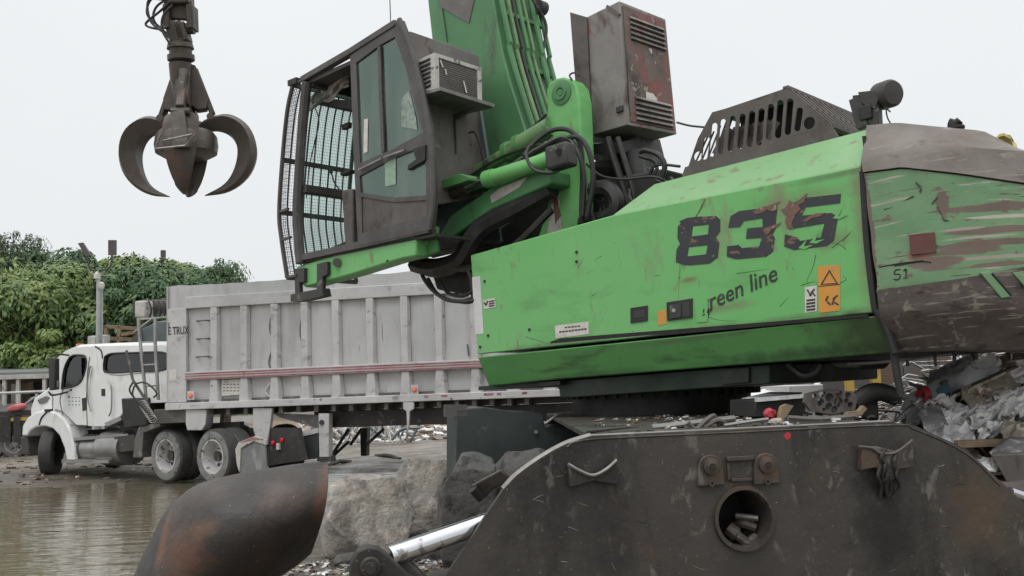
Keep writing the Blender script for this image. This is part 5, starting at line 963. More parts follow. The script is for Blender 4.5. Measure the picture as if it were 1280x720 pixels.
MB().tube(cp, .012, 5, False).build('coiled_air_line', 'bare', T)
# understructure
box(x0 - xr_, x0 - 2.9, -.55, -.40, zbb - .45, zbb - .13).build('chassis_beam', 'chassis', T, .01)
box(x0 - xr_, x0 - .2, -1.9, -.3, zbb - .12, zbb - .02).build('floor_frame', 'chassis', T)
for k in range(18):
    a = TF.loc(t(285 + k * 22, 515)).x; box(a - .04, a + .04, -2.3, .0, zbb - .13, zbb - .005).build('cross_member', 'trailer_frame', T)
MB().prism([t(192, 512, -.02), t(236, 512, -.02), t(236, 528, -.02), t(192, 530, -.02)], -Yt * .5).build('front_cross_frame', 'trailer_frame', T, .01)
MB().prism([t(232, 512, .03), t(258, 512, .03), t(257, 530, .03), t(252, 538, .03), t(234, 538, .03), t(232, 530, .03)], -Yt * .3).build('frame_gusset', 'trailer_rail', T, .01)
MB().prism([t(316, 510, .04), t(340, 510, .04), t(337, 535, .04), t(334, 556, .04), t(322, 556, .04), t(316, 535, .04)], -Yt * .12).build('fender_bracket', 'trailer_rail', T, .01)
MB().prism([t(340, 516, -.1), t(412, 520, -.1), t(412, 536, -.1), t(395, 535, -.1), t(350, 522, -.1)], -Yt * .1).build('frame_gusset', 'trailer_frame', T)
lgT = MB().prism([t(398, 517, .02), t(411, 517, .02), t(411, 576, .02), t(399, 576, .02)], -Yt * .2).build('landing_leg', 'trailer_rail', T, .008)
MB().prism([t(397, 571, .03), t(413, 571, .03), t(414, 577, .03), t(396, 577, .03)], -Yt * .25).build('landing_foot', 'chassis', lgT)
q = t(405, 589, 0); MB().bar(t(405, 576, -.08), V((t(405, 576, -.08).x, t(405, 576, -.08).y, 0)), .1, .1, Yt).build('leg_shaft', 'chassis', lgT); MB().cyl(t(402, 528, .02), t(402, 528, .05), .05, 10).build('gear_hub', 'chassis', lgT)
MB().prism([t(379, 541, .0), t(398, 538, .0), t(398, 573, .0), t(381, 575, .0)], -Yt * .05).build('mud_flap', 'bin_green', T); MB().prism([t(376, 539, .02), t(398, 535, .02), t(398, 541, .02), t(377, 546, .02)], -Yt * .05).build('flap_bar', 'trailer_rail', T)
for (a, b, c, d) in ((436, 536, 412, 574), (452, 536, 438, 556), (480, 536, 458, 556), (412, 574, 436, 552)): MB().bar(t(a, b, -1.2), t(c, d, -1.0), .05, .05, Yt).build('landing_brace', 'chassis', T)
MB().prism([t(450, 535, -1.8), t(459, 535, -1.8), t(458, 570, -1.8), t(451, 570, -1.8)], -Yt * .18).build('far_landing_leg', 'chassis', T)
MB().prism([t(504, 503, .12), t(517, 503, .12), t(517, 511, .12), t(512, 514, .12), t(511, 532, .12), t(509, 540, .12), t(508, 514, .12), t(504, 511, .12)], -Yt * .06).build('dump_latch', 'trailer_rail', T, .004)
# ---- wheel maker
def wheel(name, par, c, ax, r=.515, wd=.28, hub='out'):
    ax = ax.normalized()
    ty = MB().lathe(c, ax, [(-wd, r * .62), (-wd, r * .90), (-wd * .9, r * .985), (-wd * .75, r), (-wd * .25, r), (-wd * .1, r * .985), (0, r * .90), (-.02, r * .64)], 36, True).build(name, 'tyre', par)
    MB().lathe(c, ax, [(.0, r * .905), (.012, r * .80), (.008, r * .66), (-.02, r * .60), (-.06, r * .6)], 36, True).build('tyre_sidewall', 'tyre_side', ty)
    dd = -.10 if hub == 'in' else -.02
    MB().lathe(c, ax, [(.004, r * .63), (.004, r * .58), (-.03, r * .55), (-.13 + dd, r * .50), (-.14 + dd, r * .30), (-.09 + dd, r * .26), (-.05 + dd, r * .20), (-.03 + dd, r * .12), (-.03 + dd, .001)], 28, False, False).build('rim', 'rim', ty)
    ref = V((0, 0, 1)); u_ = ax.cross(ref).normalized()
    for k in range(5):
        a = 2 * math.pi * k / 5 + .3; p = c + ax * (-.133 + dd) + (u_ * math.cos(a) + ref * math.sin(a)) * r * .40; MB().cyl(p, p + ax * .006, .034, 10).build('hand_hole', 'black', ty)
    for k in range(10):
        a = 2 * math.pi * k / 10; p = c + ax * (-.085 + dd) + (u_ * math.cos(a) + ref * math.sin(a)) * r * .29; MB().cyl(p, p + ax * .025, .013, 6).build('wheel_nut', 'chassis', ty)
    return ty
for px in (660, 730):
    c = t(px, 560, .0); c.z = .5; wheel('trailer_wheel', T, c - Yt * .1, Yt)

# ================================================================= TRUCK
gA = G(53, 596); gB = G(206, 603)
fx = gA - gB; fx.z = 0; KF = Frame(V((gB.x, gB.y, 0)), fx)
KF.Y = KF.Z.cross(KF.X)
if KF.Y.dot(FW) > 0: KF.Y = -KF.Y
def k(px, py, y=0.0): return KF.on(px, py, y)
KM = Matrix.Translation(KF.o) @ Matrix((KF.X, KF.Z.cross(KF.X), KF.Z)).transposed().to_4x4()
K = thing('semi_truck', 'white day cab semi truck parked at the edge of the muddy puddle', 'truck', KM)
Yk = KF.Y
# cab body : side profile in pixels on the near side plane y=-.05 (px picked), depth 2.1 m
side = [(79, 515), (68, 511), (64, 470), (72, 448), (84, 438), (96, 433.5), (130, 432), (205, 431), (212, 434), (212, 503), (160, 505), (150, 521), (130, 533), (96, 532)]
yc = -.06
wcab = [(84, 446), (96, 441.5), (106, 444), (108, 452), (103, 478), (96, 484), (80, 488), (79, 482)]
wcab = [(77, 486), (80, 462), (88, 446), (100, 444), (107, 446), (108, 456), (103, 474), (94, 482)]
wsl = [(131, 446), (140, 443), (200, 440), (209, 444), (209, 460), (205, 463), (135, 466), (129, 462)]
_rc = lambda q: [(p.x, p.y) for p in cr([V((a, b, 0)) for a, b in q] + [V((*q[0], 0))], 3)[:-1]]
wcab = _rc(wcab); wsl = _rc([(131, 446), (140, 442), (170, 441), (203, 440.5), (209, 446), (209, 457), (203, 462.5), (170, 464), (135, 465.5), (129.5, 460)])
sideo = [k(a, b, yc) for a, b in side]
near = MB().plate(sideo, [[k(a, b, yc) for a, b in wcab], [k(a, b, yc) for a, b in wsl]], -Yk * .05).build('cab_side', 'white_truck', K, .012)
# roof, back, front as loft of the outline to the far side (skip windows)
edge = [(68, 511), (64, 470), (72, 448), (84, 438), (96, 433.5), (130, 432), (205, 431), (212, 434), (212, 503)]
r1 = [k(a, b, yc - .012) for a, b in edge]; r1 = r1; cabt = MB()
rr_ = [[p + Yk * 0 for p in r1], [p - Yk * .10 + Z0 * .05 for p in r1], [p - Yk * 1.0 + Z0 * .10 for p in r1], [p - Yk * 1.9 + Z0 * .05 for p in r1], [p - Yk * 2.0 for p in r1]]
roofrows = [r[2:] for r in rr_]
cabt.grid(roofrows); cabt.build('cab_roof', 'white_truck', K, 0, 50)
fs = MB().prism([k(a, b, yc - 2.0) for a, b in side], Yk * .03).build('far_cab_side', 'white_truck', K)
MB().prism([k(72, 448, yc - .05), k(64, 478, yc - .05), k(64, 478, yc - 1.95), k(72, 448, yc - 1.95)], KF.X * .01).build('windscreen', M['dkglass'], K)
MB().prism([k(64, 476, yc - .02), k(68, 511, yc - .02), k(68, 511, yc - 1.98), k(64, 476, yc - 1.98)], -KF.X * .04).build('dashboard_panel', 'white_truck', K)
MB().prism([k(a, b, yc - .03) for a, b in wcab], -Yk * .006).build('door_window', M['dkglass'], near); MB().prism([k(a, b, yc - .03) for a, b in wsl], -Yk * .006).build('side_window', M['dkglass'], near)
def rim_(pts, name, w1=.022):
    q = [k(a, b, yc + .003) for a, b in pts]; MB().tube(q + [q[0]], w1, 5, False).build(name, 'black', near)
rim_(wcab, 'window_seal'); rim_(wsl, 'window_seal')
MB().prism([k(90, 470, yc - .6), k(108, 450, yc - .6), k(112, 500, yc - .6), k(90, 510, yc - .6)], -Yk * .6).build('driver_seat', 'seat', K, .05)
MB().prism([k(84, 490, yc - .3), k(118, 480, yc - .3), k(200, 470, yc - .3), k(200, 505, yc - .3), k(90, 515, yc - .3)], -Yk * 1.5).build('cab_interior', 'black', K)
ln = lambda pts, r, mt, nm, y=yc + .006: MB().tube([k(a, b, y) for a, b in pts], r, 5).build(nm, mt, near)
ln([(112, 446), (109, 470), (108, 500), (109, 531)], .008, 'black', 'door_gap'); ln([(79, 487), (75, 500), (79, 520), (84, 530)], .008, 'black', 'door_gap'); ln([(84, 531), (110, 532)], .008, 'black', 'door_gap')
ln([(119, 433), (124, 436), (127, 440), (128, 448)], .018, 'black', 'roof_seam'); ln([(110, 470), (112, 460), (114, 458)], .02, 'alloy', 'grab_handle', yc + .05)
ln([(112, 462), (109, 480), (110, 500), (114, 514)], .018, 'alloy', 'grab_handle', yc + .06); ln([(134, 476), (139, 486), (139, 512), (136, 520)], .018, 'alloy', 'grab_handle', yc + .06)
MB().prism([k(102, 498, yc + .01), k(107, 497, yc + .01), k(108, 512, yc + .01), k(103, 514, yc + .01)], -Yk * .02).build('door_handle', 'black', near, .004)
MB().prism([k(126.5, 486, yc + .01), k(131, 486, yc + .01), k(131, 495, yc + .01), k(126.5, 495, yc + .01)], -Yk * .02).build('locker_latch', 'black', near, .004)
MB().prism([k(130, 529, yc + .08), k(150, 520, yc + .08), k(152, 525, yc + .08), k(134, 533, yc + .08)], -Yk * .2).build('cab_step_bracket', 'alloy', K)
ln([(137, 468), (150, 469), (170, 467), (200, 465)], .006, 'trailer_frame', 'panel_seam')
for j in range(3):
    for i in range(4): q = k(86.5 + i * 4.2, 497 + j * 4.5, yc + .003); MB().box(q, KF.X * .028, Yk * .001, Z0 * .010).build('door_lettering', 'teal', near)
MB().box(k(86, 496, yc + .004), KF.X * .03, Yk * .001, Z0 * .03).build('door_emblem', 'teal', near)
# roof lamps
for a in (100,): MB().box(k(a, 432, -1), KF.X * .05, Yk * .08, Z0 * .04).build('clearance_lamp', 'lamp_orange', K, .01)
# hood and fender
hood = [k(66, 476, yc - .25), k(57, 487, yc - .25), k(42, 497, yc - .25), k(38, 510, yc - .3), k(38, 530, yc - .3), k(68, 530, yc - .25), k(72, 515, yc - .22)]
hd = MB().quadbox(hood, [p - Yk * 1.5 for p in hood]).build('hood', 'white_truck', K, .06, 35, 3)
MB().prism([k(47, 500, yc - .24), k(58, 495, yc - .24), k(62, 497, yc - .24), k(58, 503, yc - .24), k(50, 505, yc - .24)], Yk * .012).build('headlamp_trim', 'cab_rear', hd, .003)
ln([(66, 484), (66, 512)], .01, 'black', 'hood_gap', yc - .2)
fo = [(27, 545), (28, 532), (34, 522), (44, 515), (56, 512), (70, 516), (80, 524), (88, 540), (92, 560), (93, 578), (83, 577), (80, 560), (74, 545), (66, 536), (56, 533), (45, 534), (38, 538), (34, 545)]
fd = MB().prism([k(a, b, .03) for a, b in fo], -Yk * .42).build('front_fender', 'white_truck', K, .04, 35, 3)
MB().tube([k(49, 531, .035), k(52, 522, .04), (k(60, 514, .03))], .02, 5).build('fender_strap', 'black', fd); MB().box(k(61, 513, .0), KF.X * .1, Yk * .05, Z0 * .03).build('hood_latch', 'black', fd)
MB().prism([k(25, 546, .0), k(33, 546, .0), k(36, 570, .0), k(27, 568, .0)], -Yk * 2.0).build('front_bumper', 'chassis', K, .03)
# mirrors
mi = MB().prism([k(60, 447, .35), k(68, 448, .35), k(68, 487, .35), k(61, 488, .35)], -Yk * .12).build('door_mirror', 'black', K, .02)
MB().tube([k(62, 446, .35), k(72, 443, .2), k(86, 444, yc)], .02, 6).build('mirror_arm', 'black', mi); MB().tube([k(61, 490, .35), k(66, 494, .2), k(84, 490, yc), k(90, 487, yc)], .022, 6).build('mirror_arm', 'black', mi)
MB().prism([k(67, 476, .3), k(72, 476, .3), k(72, 485, .3), k(67, 485, .3)], -Yk * .05).build('spot_mirror', 'cab_rear', mi, .01)
MB().cyl(k(102, 431, -.4), k(101, 392, -.4), .008, 5).build('radio_aerial', 'black', K)
# chassis, tanks, steps
MB().prism([k(60, 540, -.7), k(300, 527, -.7), k(300, 545, -.7), k(60, 560, -.7)], -Yk * .1).build('chassis_rail', 'chassis', K)
MB().prism([k(60, 540, -1.5), k(300, 527, -1.5), k(300, 545, -1.5), k(60, 560, -1.5)], -Yk * .1).build('chassis_rail', 'chassis', K)
MB().cyl(k(99, 560, -.32), k(140, 560, -.32), .30, 24).build('fuel_tank', 'alloy', K)
for a in (106, 112, 134): MB().cyl(k(a, 560, -.32), k(a + 1.6, 560, -.32), .315, 24).build('tank_strap', 'trailer_frame', K)
MB().cyl(k(136, 560, -.30), k(165, 559, -.30), .37, 24).build('air_tank', 'alloy', K)
st_ = MB().prism([k(77, 548, .0), k(160, 542, .0), k(160, 546, .0), k(77, 552, .0)], -Yk * .3).build('upper_step', 'alloy', K)
MB().prism([k(77, 574, .05), k(136, 575, .05), k(136, 579, .05), k(77, 579, .05)], -Yk * .3).build('lower_step', 'alloy', K)
MB().prism([k(82, 550, -.05), k(98, 550, -.05), k(98, 575, -.05), k(82, 575, -.05)], -Yk * .5).build('battery_box', 'chassis', K)
MB().prism([k(143, 546, .02), k(168, 543, .02), k(168, 563, .02), k(150, 565, .02), k(143, 560, .02)], -Yk * .5).build('tool_box', 'chassis', K)
MB().prism([k(151, 498, .05), k(182, 497, .05), k(184, 532, .05), k(154, 536, .05)], -Yk * .8).build('exhaust_box', 'black', K, .03)
MB().prism([k(150, 530, -.3), k(200, 525, -.3), k(200, 540, -.3), k(150, 545, -.3)], -Yk * 1.0).build('deck_plate', 'chassis', K)
mg = MB().tube([k(171, 578, .02), k(170, 560, .02), k(172, 543, .02), k(178, 533, .02), k(190, 529, .02), (k(200, 530, .02))], .03, 6)
MB().prism([k(166, 572, .02), k(168, 548, .02), k(174, 532, .02), k(200, 529, .02), k(200, 533, .02), k(179, 541, .02), k(177, 572, .02)], -Yk * .6).build('mud_guard', 'trailer_frame', K, .01)
# wheels
for (a, b, y) in ((207, 570, -.02), (265.5, 568.5, -.02)):
    c = k(a, b, y); c.z = .515; ax = (Yk * 1 + KF.X * .0); wheel('wheel', K, c, ax, .525, .27, 'in'); wheel('wheel', K, c - Yk * .33, ax, .525, .27, 'in'); wheel('wheel', K, c - Yk * 1.9, -ax, .525, .27, 'in')
    MB().cyl(c - Yk * .1, c - Yk * 2.2, .1, 10).build('axle', 'chassis', K)
c = k(55, 566, -.05); c.z = .515; ax = (Yk * .42 - KF.X * .9) if False else (Yk * .72 + KF.X * .69)
wheel('front_wheel', K, c, ax, .52, .30); c2_ = c - Yk * 1.9; wheel('front_wheel', K, c2_, -ax, .52, .30)
# tail end: mudflap with red trim, lamps
MB().prism([k(295, 560, .0), k(318, 545, .0), k(331, 552, .0), k(333, 585, .0), k(300, 592, .0), k(296, 578, .0)], -Yk * .03).build('mud_flap', mat('grey_rubber_flap', (.20, .205, .205), .7, 0, ((.13, .135, .135), 5), [((.34, .33, .32), (6, 6, 2), .6, .8, 8)]), K)
MB().prism([k(294, 562, .03), k(298, 553, .03), k(318, 545, .03), k(332, 550, .03), k(332, 556, .03), k(317, 551, .03), k(301, 560, .03), k(299, 590, .03), k(296, 580, .03)], -Yk * .04).build('flap_bracket', 'ac_white', K)
MB().prism([k(300, 553, .04), k(316, 546, .04), k(328, 549, .04), k(316, 550, .04)], -Yk * .02).build('red_trim', 'stripe_red', K)
MB().prism([k(310, 535, -.8), k(372, 535, -.8), k(380, 575, -.8), k(320, 585, -.8)], -Yk * .1).build('rear_cross_member', 'chassis', K)
for (a, b) in ((341.5, 553.5), (352.5, 550)): q = k(a, b, -.78); MB().lathe(q, Yk, [(0, .045), (.02, .04), (.03, .02)], 14).build('tail_lamp', 'lamp_red', K)
MB().box(k(348, 558, -.77), KF.X * .04, Yk * .02, Z0 * .06).build('licence_lamp', 'paper', K)
# ================================================================= SHELL, BOULDERS
def inflate(name, outline, d0, bulge, back, mt, label, cat, nv=14, sub=5, rough=.01, parent=None, curve=None):
    """closed solid: outline in the plane at depth d0, swelling toward the viewer and away from it"""
    o = cr([V((a, b, 0)) for a, b in outline] + [V((*outline[0], 0))], sub)[:-1]
    cx = sum(p.x for p in o) / len(o); cyy = sum(p.y for p in o) / len(o); b = MB(); mnr = ((max(p.x for p in o) - min(p.x for p in o)) * .42, (max(p.y for p in o) - min(p.y for p in o)) * .42)
    for sgn, bl in ((-1, bulge), (1, back)):
        rows = []
        for j in range(nv + 1):
            f = j / nv; rr = math.cos(f * math.pi / 2) ** .6 if j < nv else 0.02; dz = math.sin(f * math.pi / 2)
            row = []
            for qi, p in enumerate(o + [o[0]]):
                an = math.atan2(p.y - cyy, p.x - cx); bf = min(1, f * 1.15) ** 1.3; rx_, ry_ = mnr; x = cx + ((p.x - cx) * (1 - bf) + math.cos(an) * rx_ * bf) * rr; y = cyy + ((p.y - cyy) * (1 - bf) + math.sin(an) * ry_ * bf) * rr; dd = d0 + sgn * bl * dz
                if curve: dd += curve(x, y)
                w_ = P(x, y, dd); n_ = noise.noise(w_ * 2.2) * rough * 3 + noise.noise(w_ * 7) * rough; w_ += -FW * n_ * .8 + V((0, 0, n_ * .6)); row.append(w_)
            rows.append(row)
        b.grid(rows)
    ob = b.build(name, mt, parent, 0, 60); tag(ob, label, cat); return ob
_A = cr([V((a, b, 0)) for a, b in ((150, 800), (158, 750), (170, 712), (190, 672), (205, 642), (229, 617), (253, 603), (293, 593), (335, 586), (372, 580), (410, 577))], 4)
_B = cr([V((a, b, 0)) for a, b in ((180, 880), (220, 850), (255, 815), (285, 785), (310, 762), (328, 742), (345, 726), (358, 716), (370, 708), (380, 700), (389, 692))], 4)
_s = MB(); cols = []
for sg, bl in ((-1, .55), (1, .35)):
    rr_ = []
    for j in range(21):
        tt = j / 20; row = []
        for i, (a, b) in enumerate(zip(_A, _B)):
            f = i / (len(_A) - 1); te = (1 - math.cos(tt * math.pi)) / 2; q = a.lerp(b, te); q.x += 7 * f * math.sin(math.pi * te); dd = 7.1 + sg * bl * math.sin(math.pi * te) ** .55 * (1 - f ** 4 * .55)
            w_ = P(q.x, q.y, dd); n_ = noise.noise(w_ * 2.5) * .025 + noise.noise(w_ * 7) * .008; row.append(w_ - FW * n_)
        rr_.append(row)
    _s.grid(rr_); cols.append([r[-1] for r in rr_])
_s.grid([[a, a.lerp(b, .5) - (a - b).cross(V((0, 0, 1))).normalized() * 0, b] for a, b in zip(*cols)])
_q = lambda a, b: tuple(P(a, b, 6.7))
M['shell2'] = mat('rusty_burnished_shaded_shell', (.038, .031, .026), .46, .1, ((.026, .023, .020), 3), [((.055, .036, .026), (2, 2, 1), .54, .70, 9), ((.02, .018, .017), (2, 5, 1.2), .56, .8, 7), ((.20, .18, .16), (26, 26, 26), .68, .73, 5), ((.30, .28, .26), (50, 50, 50), .72, .75, 4)], .010, 9,
    spots=[(_q(235, 690), (.28, .5, .20), (.12, .052, .028), .75), (_q(260, 660), (.13, .5, .09), (.15, .075, .04), .6), (_q(400, 620), (.07, .5, .35), (.13, .07, .045), .8), (_q(350, 660), (.25, .5, .2), (.022, .02, .02), .8), (_q(345, 612), (.16, .5, .05), (.10, .095, .09), .35), (_q(195, 680), (.05, .5, .2), (.16, .07, .035), .7)])  # rust stains; dark lower right and pale top patch paint in shading
tag(_s.build('steel_shell', 'shell2', None, 0, 50), 'large rust stained curved steel shell rising in front of the puddle', 'steel shell')
import bmesh
def rock(name, px, d, half, rz, seed, mt, label, zc=None, tilt=0):
    c = P(px, 500, d); c.z = half[2] - .04 if zc is None else zc; rnd = random.Random(seed)
    bm = bmesh.new(); bmesh.ops.create_cube(bm, size=2); bmesh.ops.subdivide_edges(bm, edges=bm.edges[:], cuts=23, use_grid_fill=True)
    pls = []
    for _ in range(16):
        n_ = V((rnd.gauss(0, 1), rnd.gauss(0, 1), rnd.gauss(.1, .8))).normalized(); pls.append((n_, rnd.uniform(.84, 1.12) * (abs(n_.x) ** 1.6 + abs(n_.y) ** 1.6 + abs(n_.z) ** 1.6) ** .35))
    rot = Matrix.Rotation(rz, 3, 'Z') @ Matrix.Rotation(tilt, 3, 'X'); b = MB()
    for v in bm.verts:
        p = v.co.copy(); r = (abs(p.x) ** 7 + abs(p.y) ** 7 + abs(p.z) ** 7) ** (1 / 7); p /= r
        for n_, dd in pls:
            e_ = p.dot(n_) - dd
            if e_ > 0: p -= n_ * e_ * .9
        p = V((p.x * half[0], p.y * half[1], p.z * half[2])); q = p + V((seed, 0, 0)); p *= 1 + .10 * noise.noise(q * 2) + .05 * noise.noise(q * 5.5) + .022 * noise.noise(q * 14)
        b.v.append(c + rot @ p)
    b.f = [tuple(v.index for v in f.verts) for f in bm.faces]; bm.free(); o = b.build(name, mt, None, 0, 30); tag(o, label, 'boulder'); return o
rock('concrete_boulder', 455, 9.9, (.45, .40, .40), R_(18), 3, 'rock_pale', 'nearest pale dusty concrete boulder right beside the rusty shell')
rock('concrete_boulder', 534, 10.9, (.40, .42, .46), R_(-8), 9, 'rock_pale', 'pale concrete boulder between the nearer pale one and the dark rounded one')
rock('dark_boulder', 581, 8.75, (.26, .3, .53), R_(5), 21, 'rock_dark', 'tall dark rounded boulder with a scrap pipe leaning on it')
rock('dark_boulder', 664, 8.95, (.40, .32, .54), R_(-12), 34, 'rock_dark', 'dark grey boulder half hidden behind the slanted undercarriage plate')
rock('broken_rock', 430, 9.15, (.14, .12, .08), R_(30), 45, 'rock_dark', 'small dark broken rock at the left foot of the nearest pale boulder')
rock('broken_rock', 500, 9.4, (.20, .14, .10), R_(-20), 46, 'rock_dark', 'dark broken rock wedged between the two pale boulders')
rock('broken_rock', 540, 9.3, (.16, .14, .13), R_(60), 47, 'rock_dark', 'dark broken rock left of the tall dark boulder')
for j, (a, b, s, lb) in enumerate(((455, 706, .16, 'small dark stone lying in front of the nearest pale boulder'), (528, 680, .22, 'dark broken stone under the second pale boulder'), (430, 700, .10, 'flat dark stone nearest to the foot of the pale boulder'))):
    p = G(a, b); mb = MB()
    import bmesh
    bm = bmesh.new(); bmesh.ops.create_icosphere(bm, subdivisions=3, radius=1)
    mb.v = [p + V((v.co.x * s, v.co.y * s, v.co.z * s * .6)) * (1 + .35 * noise.noise(v.co * 1.7 + V((j, 0, 0)))) for v in bm.verts]; mb.f = [tuple(v.index for v in f.verts) for f in bm.faces]; bm.free()
    tag(mb.build('stone', 'rock_dark', None, 0, 20), lb, 'stone')
# pipe scrap on the dark boulder
pc = [P(588, 607, 7.9), P(626, 586, 7.9), P(642, 600, 7.95), P(604, 625, 7.95)]
hp = MB().prism([pc[0], pc[1], pc[2], P(630, 606, 7.95), P(618, 610, 7.95), pc[3]], FW * .12 - Z0 * .02).build('crushed_pipe', 'brown', None, .02); tag(hp, 'flattened grey brown steel pipe resting on the dark boulders', 'pipe')
MB().cyl(P(591, 611, 7.89), P(602, 623, 7.92), .04, 12).build('pipe_mouth', 'black', hp)
for j, (a, b, c, d) in enumerate(((408, 585, 438, 580), (470, 572, 500, 577))):
    q = MB().tube([G(a, b) + Z0 * .04, G((a + c) / 2, (b + d) / 2) + Z0 * .1, G(c, d) + Z0 * .05], .05, 6).build('wet_plank', 'chassis'); tag(q, ['thin dark stick lying at the far puddle edge beside the landing leg', 'thin dark bar lying on wet ground behind the pale boulders'][j], 'debris')
# ================================================================= REBAR HEAP under trailer
hb = thing('bicycle_scrap', 'tangle of pale bent tubes heaped on the far dirt under the trailer', 'scrap tubes', Matrix.Translation(G(440, 556)))
c = G(440, 557)
for j in range(46):
    a = c + V((random.uniform(-1.6, 1.9), random.uniform(-1, 1), random.uniform(0, .3))); b = a + V((random.uniform(-.9, .9), random.uniform(-.5, .5), random.uniform(.1, 1.0)))
    mid = a.lerp(b, .5) + V((random.uniform(-.25, .25), 0, random.uniform(0, .4))); MB().tube([a, mid, b], random.uniform(.02, .05), 5).build('bent_tube', random.choice([SCR[0], SCR[0], SCR[1], M['teal'], M['paper']]), hb)
for j in range(5):
    p = c + V((random.uniform(-1.2, 1.6), -.5, random.uniform(.3, .7))); q = circ(p, V((1, .2, 0)).normalized(), V((0, random.uniform(-.4, .4), 1)).normalized(), .33, 16); MB().tube(q + [q[0]], .03, 5, False).build('bent_hoop', SCR[0], hb)
# ================================================================= CLUTTER ON THE DECK
DK = UF
def dz_(px, py, y): return UF.on(px, py, y)
zdeck = UF.loc(u(900, 538, -.03)).z
def on_deck(px, y):      # point on the deck under pixel column px at depth offset y
    p = UF.on(px, 535, y); l = UF.loc(p); return UF.W(l.x, y, zdeck + .0 * l.x)
def onP(px, py): d = ray(px, py); n = UF.Z; q = UF.W(0, 0, zdeck); tt = (q - CAM).dot(n) / d.dot(n); return CAM + d * tt
def solo(mb, name, mt, lb, cat, bevel=0, ang=35): o = mb.build(name, mt, None, bevel, ang); tag(o, lb, cat); return o
yq = -.9
pq = lambda a, b, y=yq: UF.on(a, b, y)
pp = [pq(1008, 492), pq(1040, 488), pq(1066, 489), pq(1072, 496), pq(1069, 512), pq(1040, 518), pq(1014, 514), pq(1006, 503)]
hl = []
for (a, b, r) in ((1018, 495, .02), (1028, 492, .03), (1037, 497, .035), (1049, 492, .03), (1060, 494, .025), (1026, 503, .03), (1036, 508, .03), (1048, 503, .04), (1058, 501, .02), (1063, 506, .022), (1043, 512, .028), (1030, 512, .015)):
    hl.append(circ(pq(a, b), UF.X, UF.Z, r, 8))
solo(MB().plate(pp, hl, -UF.Y * .04), 'perforated_plate', 'brown', 'dark grey plate full of round holes standing on the undercarriage deck', 'plate')
tb = solo(MB().tube([pq(1066, 505, -1.1), pq(1085, 492, -1.1), pq(1100, 490, -1.1), pq(1120, 496, -1.1)], .07, 12), 'black_pipe', 'black', 'thick black bent pipe lying right of the perforated plate', 'pipe')
MB().tube([pq(1118, 488, -1.1), pq(1117, 504, -1.1)], .06, 10, False).build('pipe_flange', 'black', tb)
solo(MB().prism([pq(1040, 520, -1.2), pq(1050, 492, -1.2), pq(1098, 490, -1.2), pq(1100, 526, -1.2)], -UF.Y * .3), 'steel_block', 'black', 'black steel block behind the perforated plate on the deck', 'block', .02)
solo(MB().quadbox([pq(926, 497, -1.9), pq(962, 490, -1.9), pq(1004, 490, -2.4), pq(1000, 498, -1.7)], [pq(925, 514, -1.9), pq(945, 513, -1.9), pq(960, 510, -2.3), pq(1000, 506, -1.7)]), 'pale_beam_offcut', SCR[0], 'pale grey metal offcut behind the deck beside the slewing ring', 'offcut', .01)
solo(MB().prism([pq(944, 500, -1.4), pq(1005, 496, -1.4), pq(1008, 520, -1.4), pq(944, 522, -1.4)], -UF.Y * .5), 'battery_box', 'black', 'low black box with a pale top edge in the middle of the deck', 'box', .01)
solo(MB().bar(pq(945, 500, -1.38), pq(1003, 495, -1.38), .05, .03, UF.Z), 'pale_strip', SCR[0], 'pale metal strip lying along the top of the black deck box', 'strip')
def lump(px, py, y, s, mt, name, lb, cat, seed=0, flat=.6):
    bm = bmesh.new(); bmesh.ops.create_icosphere(bm, subdivisions=2, radius=1); mb = MB(); p = UF.on(px, py, y)
    mb.v = [p + V((v.co.x * s, v.co.y * s * .7, v.co.z * s * flat)) * (1 + .5 * noise.noise(v.co * 1.9 + V((seed, 3, 0)))) for v in bm.verts]; mb.f = [tuple(v.index for v in f.verts) for f in bm.faces]; bm.free(); return solo(mb, name, mt, lb, cat, 0, 20)
lump(962, 517, -.75, .045, 'red', 'crushed_can', 'crushed red plastic cap on the undercarriage deck', 'cap', 1, .9)
solo(MB().prism([pq(974, 524, -.7), pq(978, 508, -.7), pq(984, 505, -.7), pq(992, 507, -.7), pq(986, 516, -.7), pq(978, 527, -.7)], -UF.Y * .05), 'wood_chip', 'wood', 'splintered tan wood piece beside the red cap on the deck', 'wood')
solo(MB().prism([pq(1058, 521, -.6), pq(1060, 515, -.6), pq(1075, 513, -.6), pq(1080, 507, -.6), pq(1084, 511, -.6), pq(1078, 518, -.6), pq(1066, 522, -.6)], -UF.Y * .05), 'wood_chip', 'wood', 'splintered tan wood piece right of the perforated plate', 'wood')
lump(970, 528, -.35, .05, SCR[4], 'muddy_lump', 'muddy tan lump at the deck edge below the red cap', 'lump', 5)
solo(MB().tube([pq(815, 534.5, -.5), pq(850, 531, -.5), pq(882, 527, -.5), pq(918, 523, -.5)], .022, 8), 'steel_rod', 'bare', 'long grey steel rod lying on the left part of the deck', 'rod')
solo(MB().tube([pq(860, 528, -.45), pq(870, 536, -.45), pq(884, 524, -.45), pq(893, 520, -.5), pq(900, 532, -.5), pq(912, 535, -.5), pq(898, 525, -.45), pq(880, 534, -.45)], .016, 6), 'twisted_chain', 'cab_rear', 'knotted grey chain lying over the steel rod on the deck', 'chain')
solo(MB().tube([pq(905, 532, -.3), pq(930, 528, -.3), pq(960, 524, -.3)], .014, 6), 'thin_rod', 'bare', 'thin grey rod at the deck edge left of the red cap', 'rod')
solo(MB().tube([pq(985, 522, -.6), pq(1020, 524, -.6), pq(1050, 522, -.6), pq(1068, 520, -.6)], .02, 6), 'hose_piece', 'cab_rear', 'dull grey hose lying below the perforated plate', 'hose')
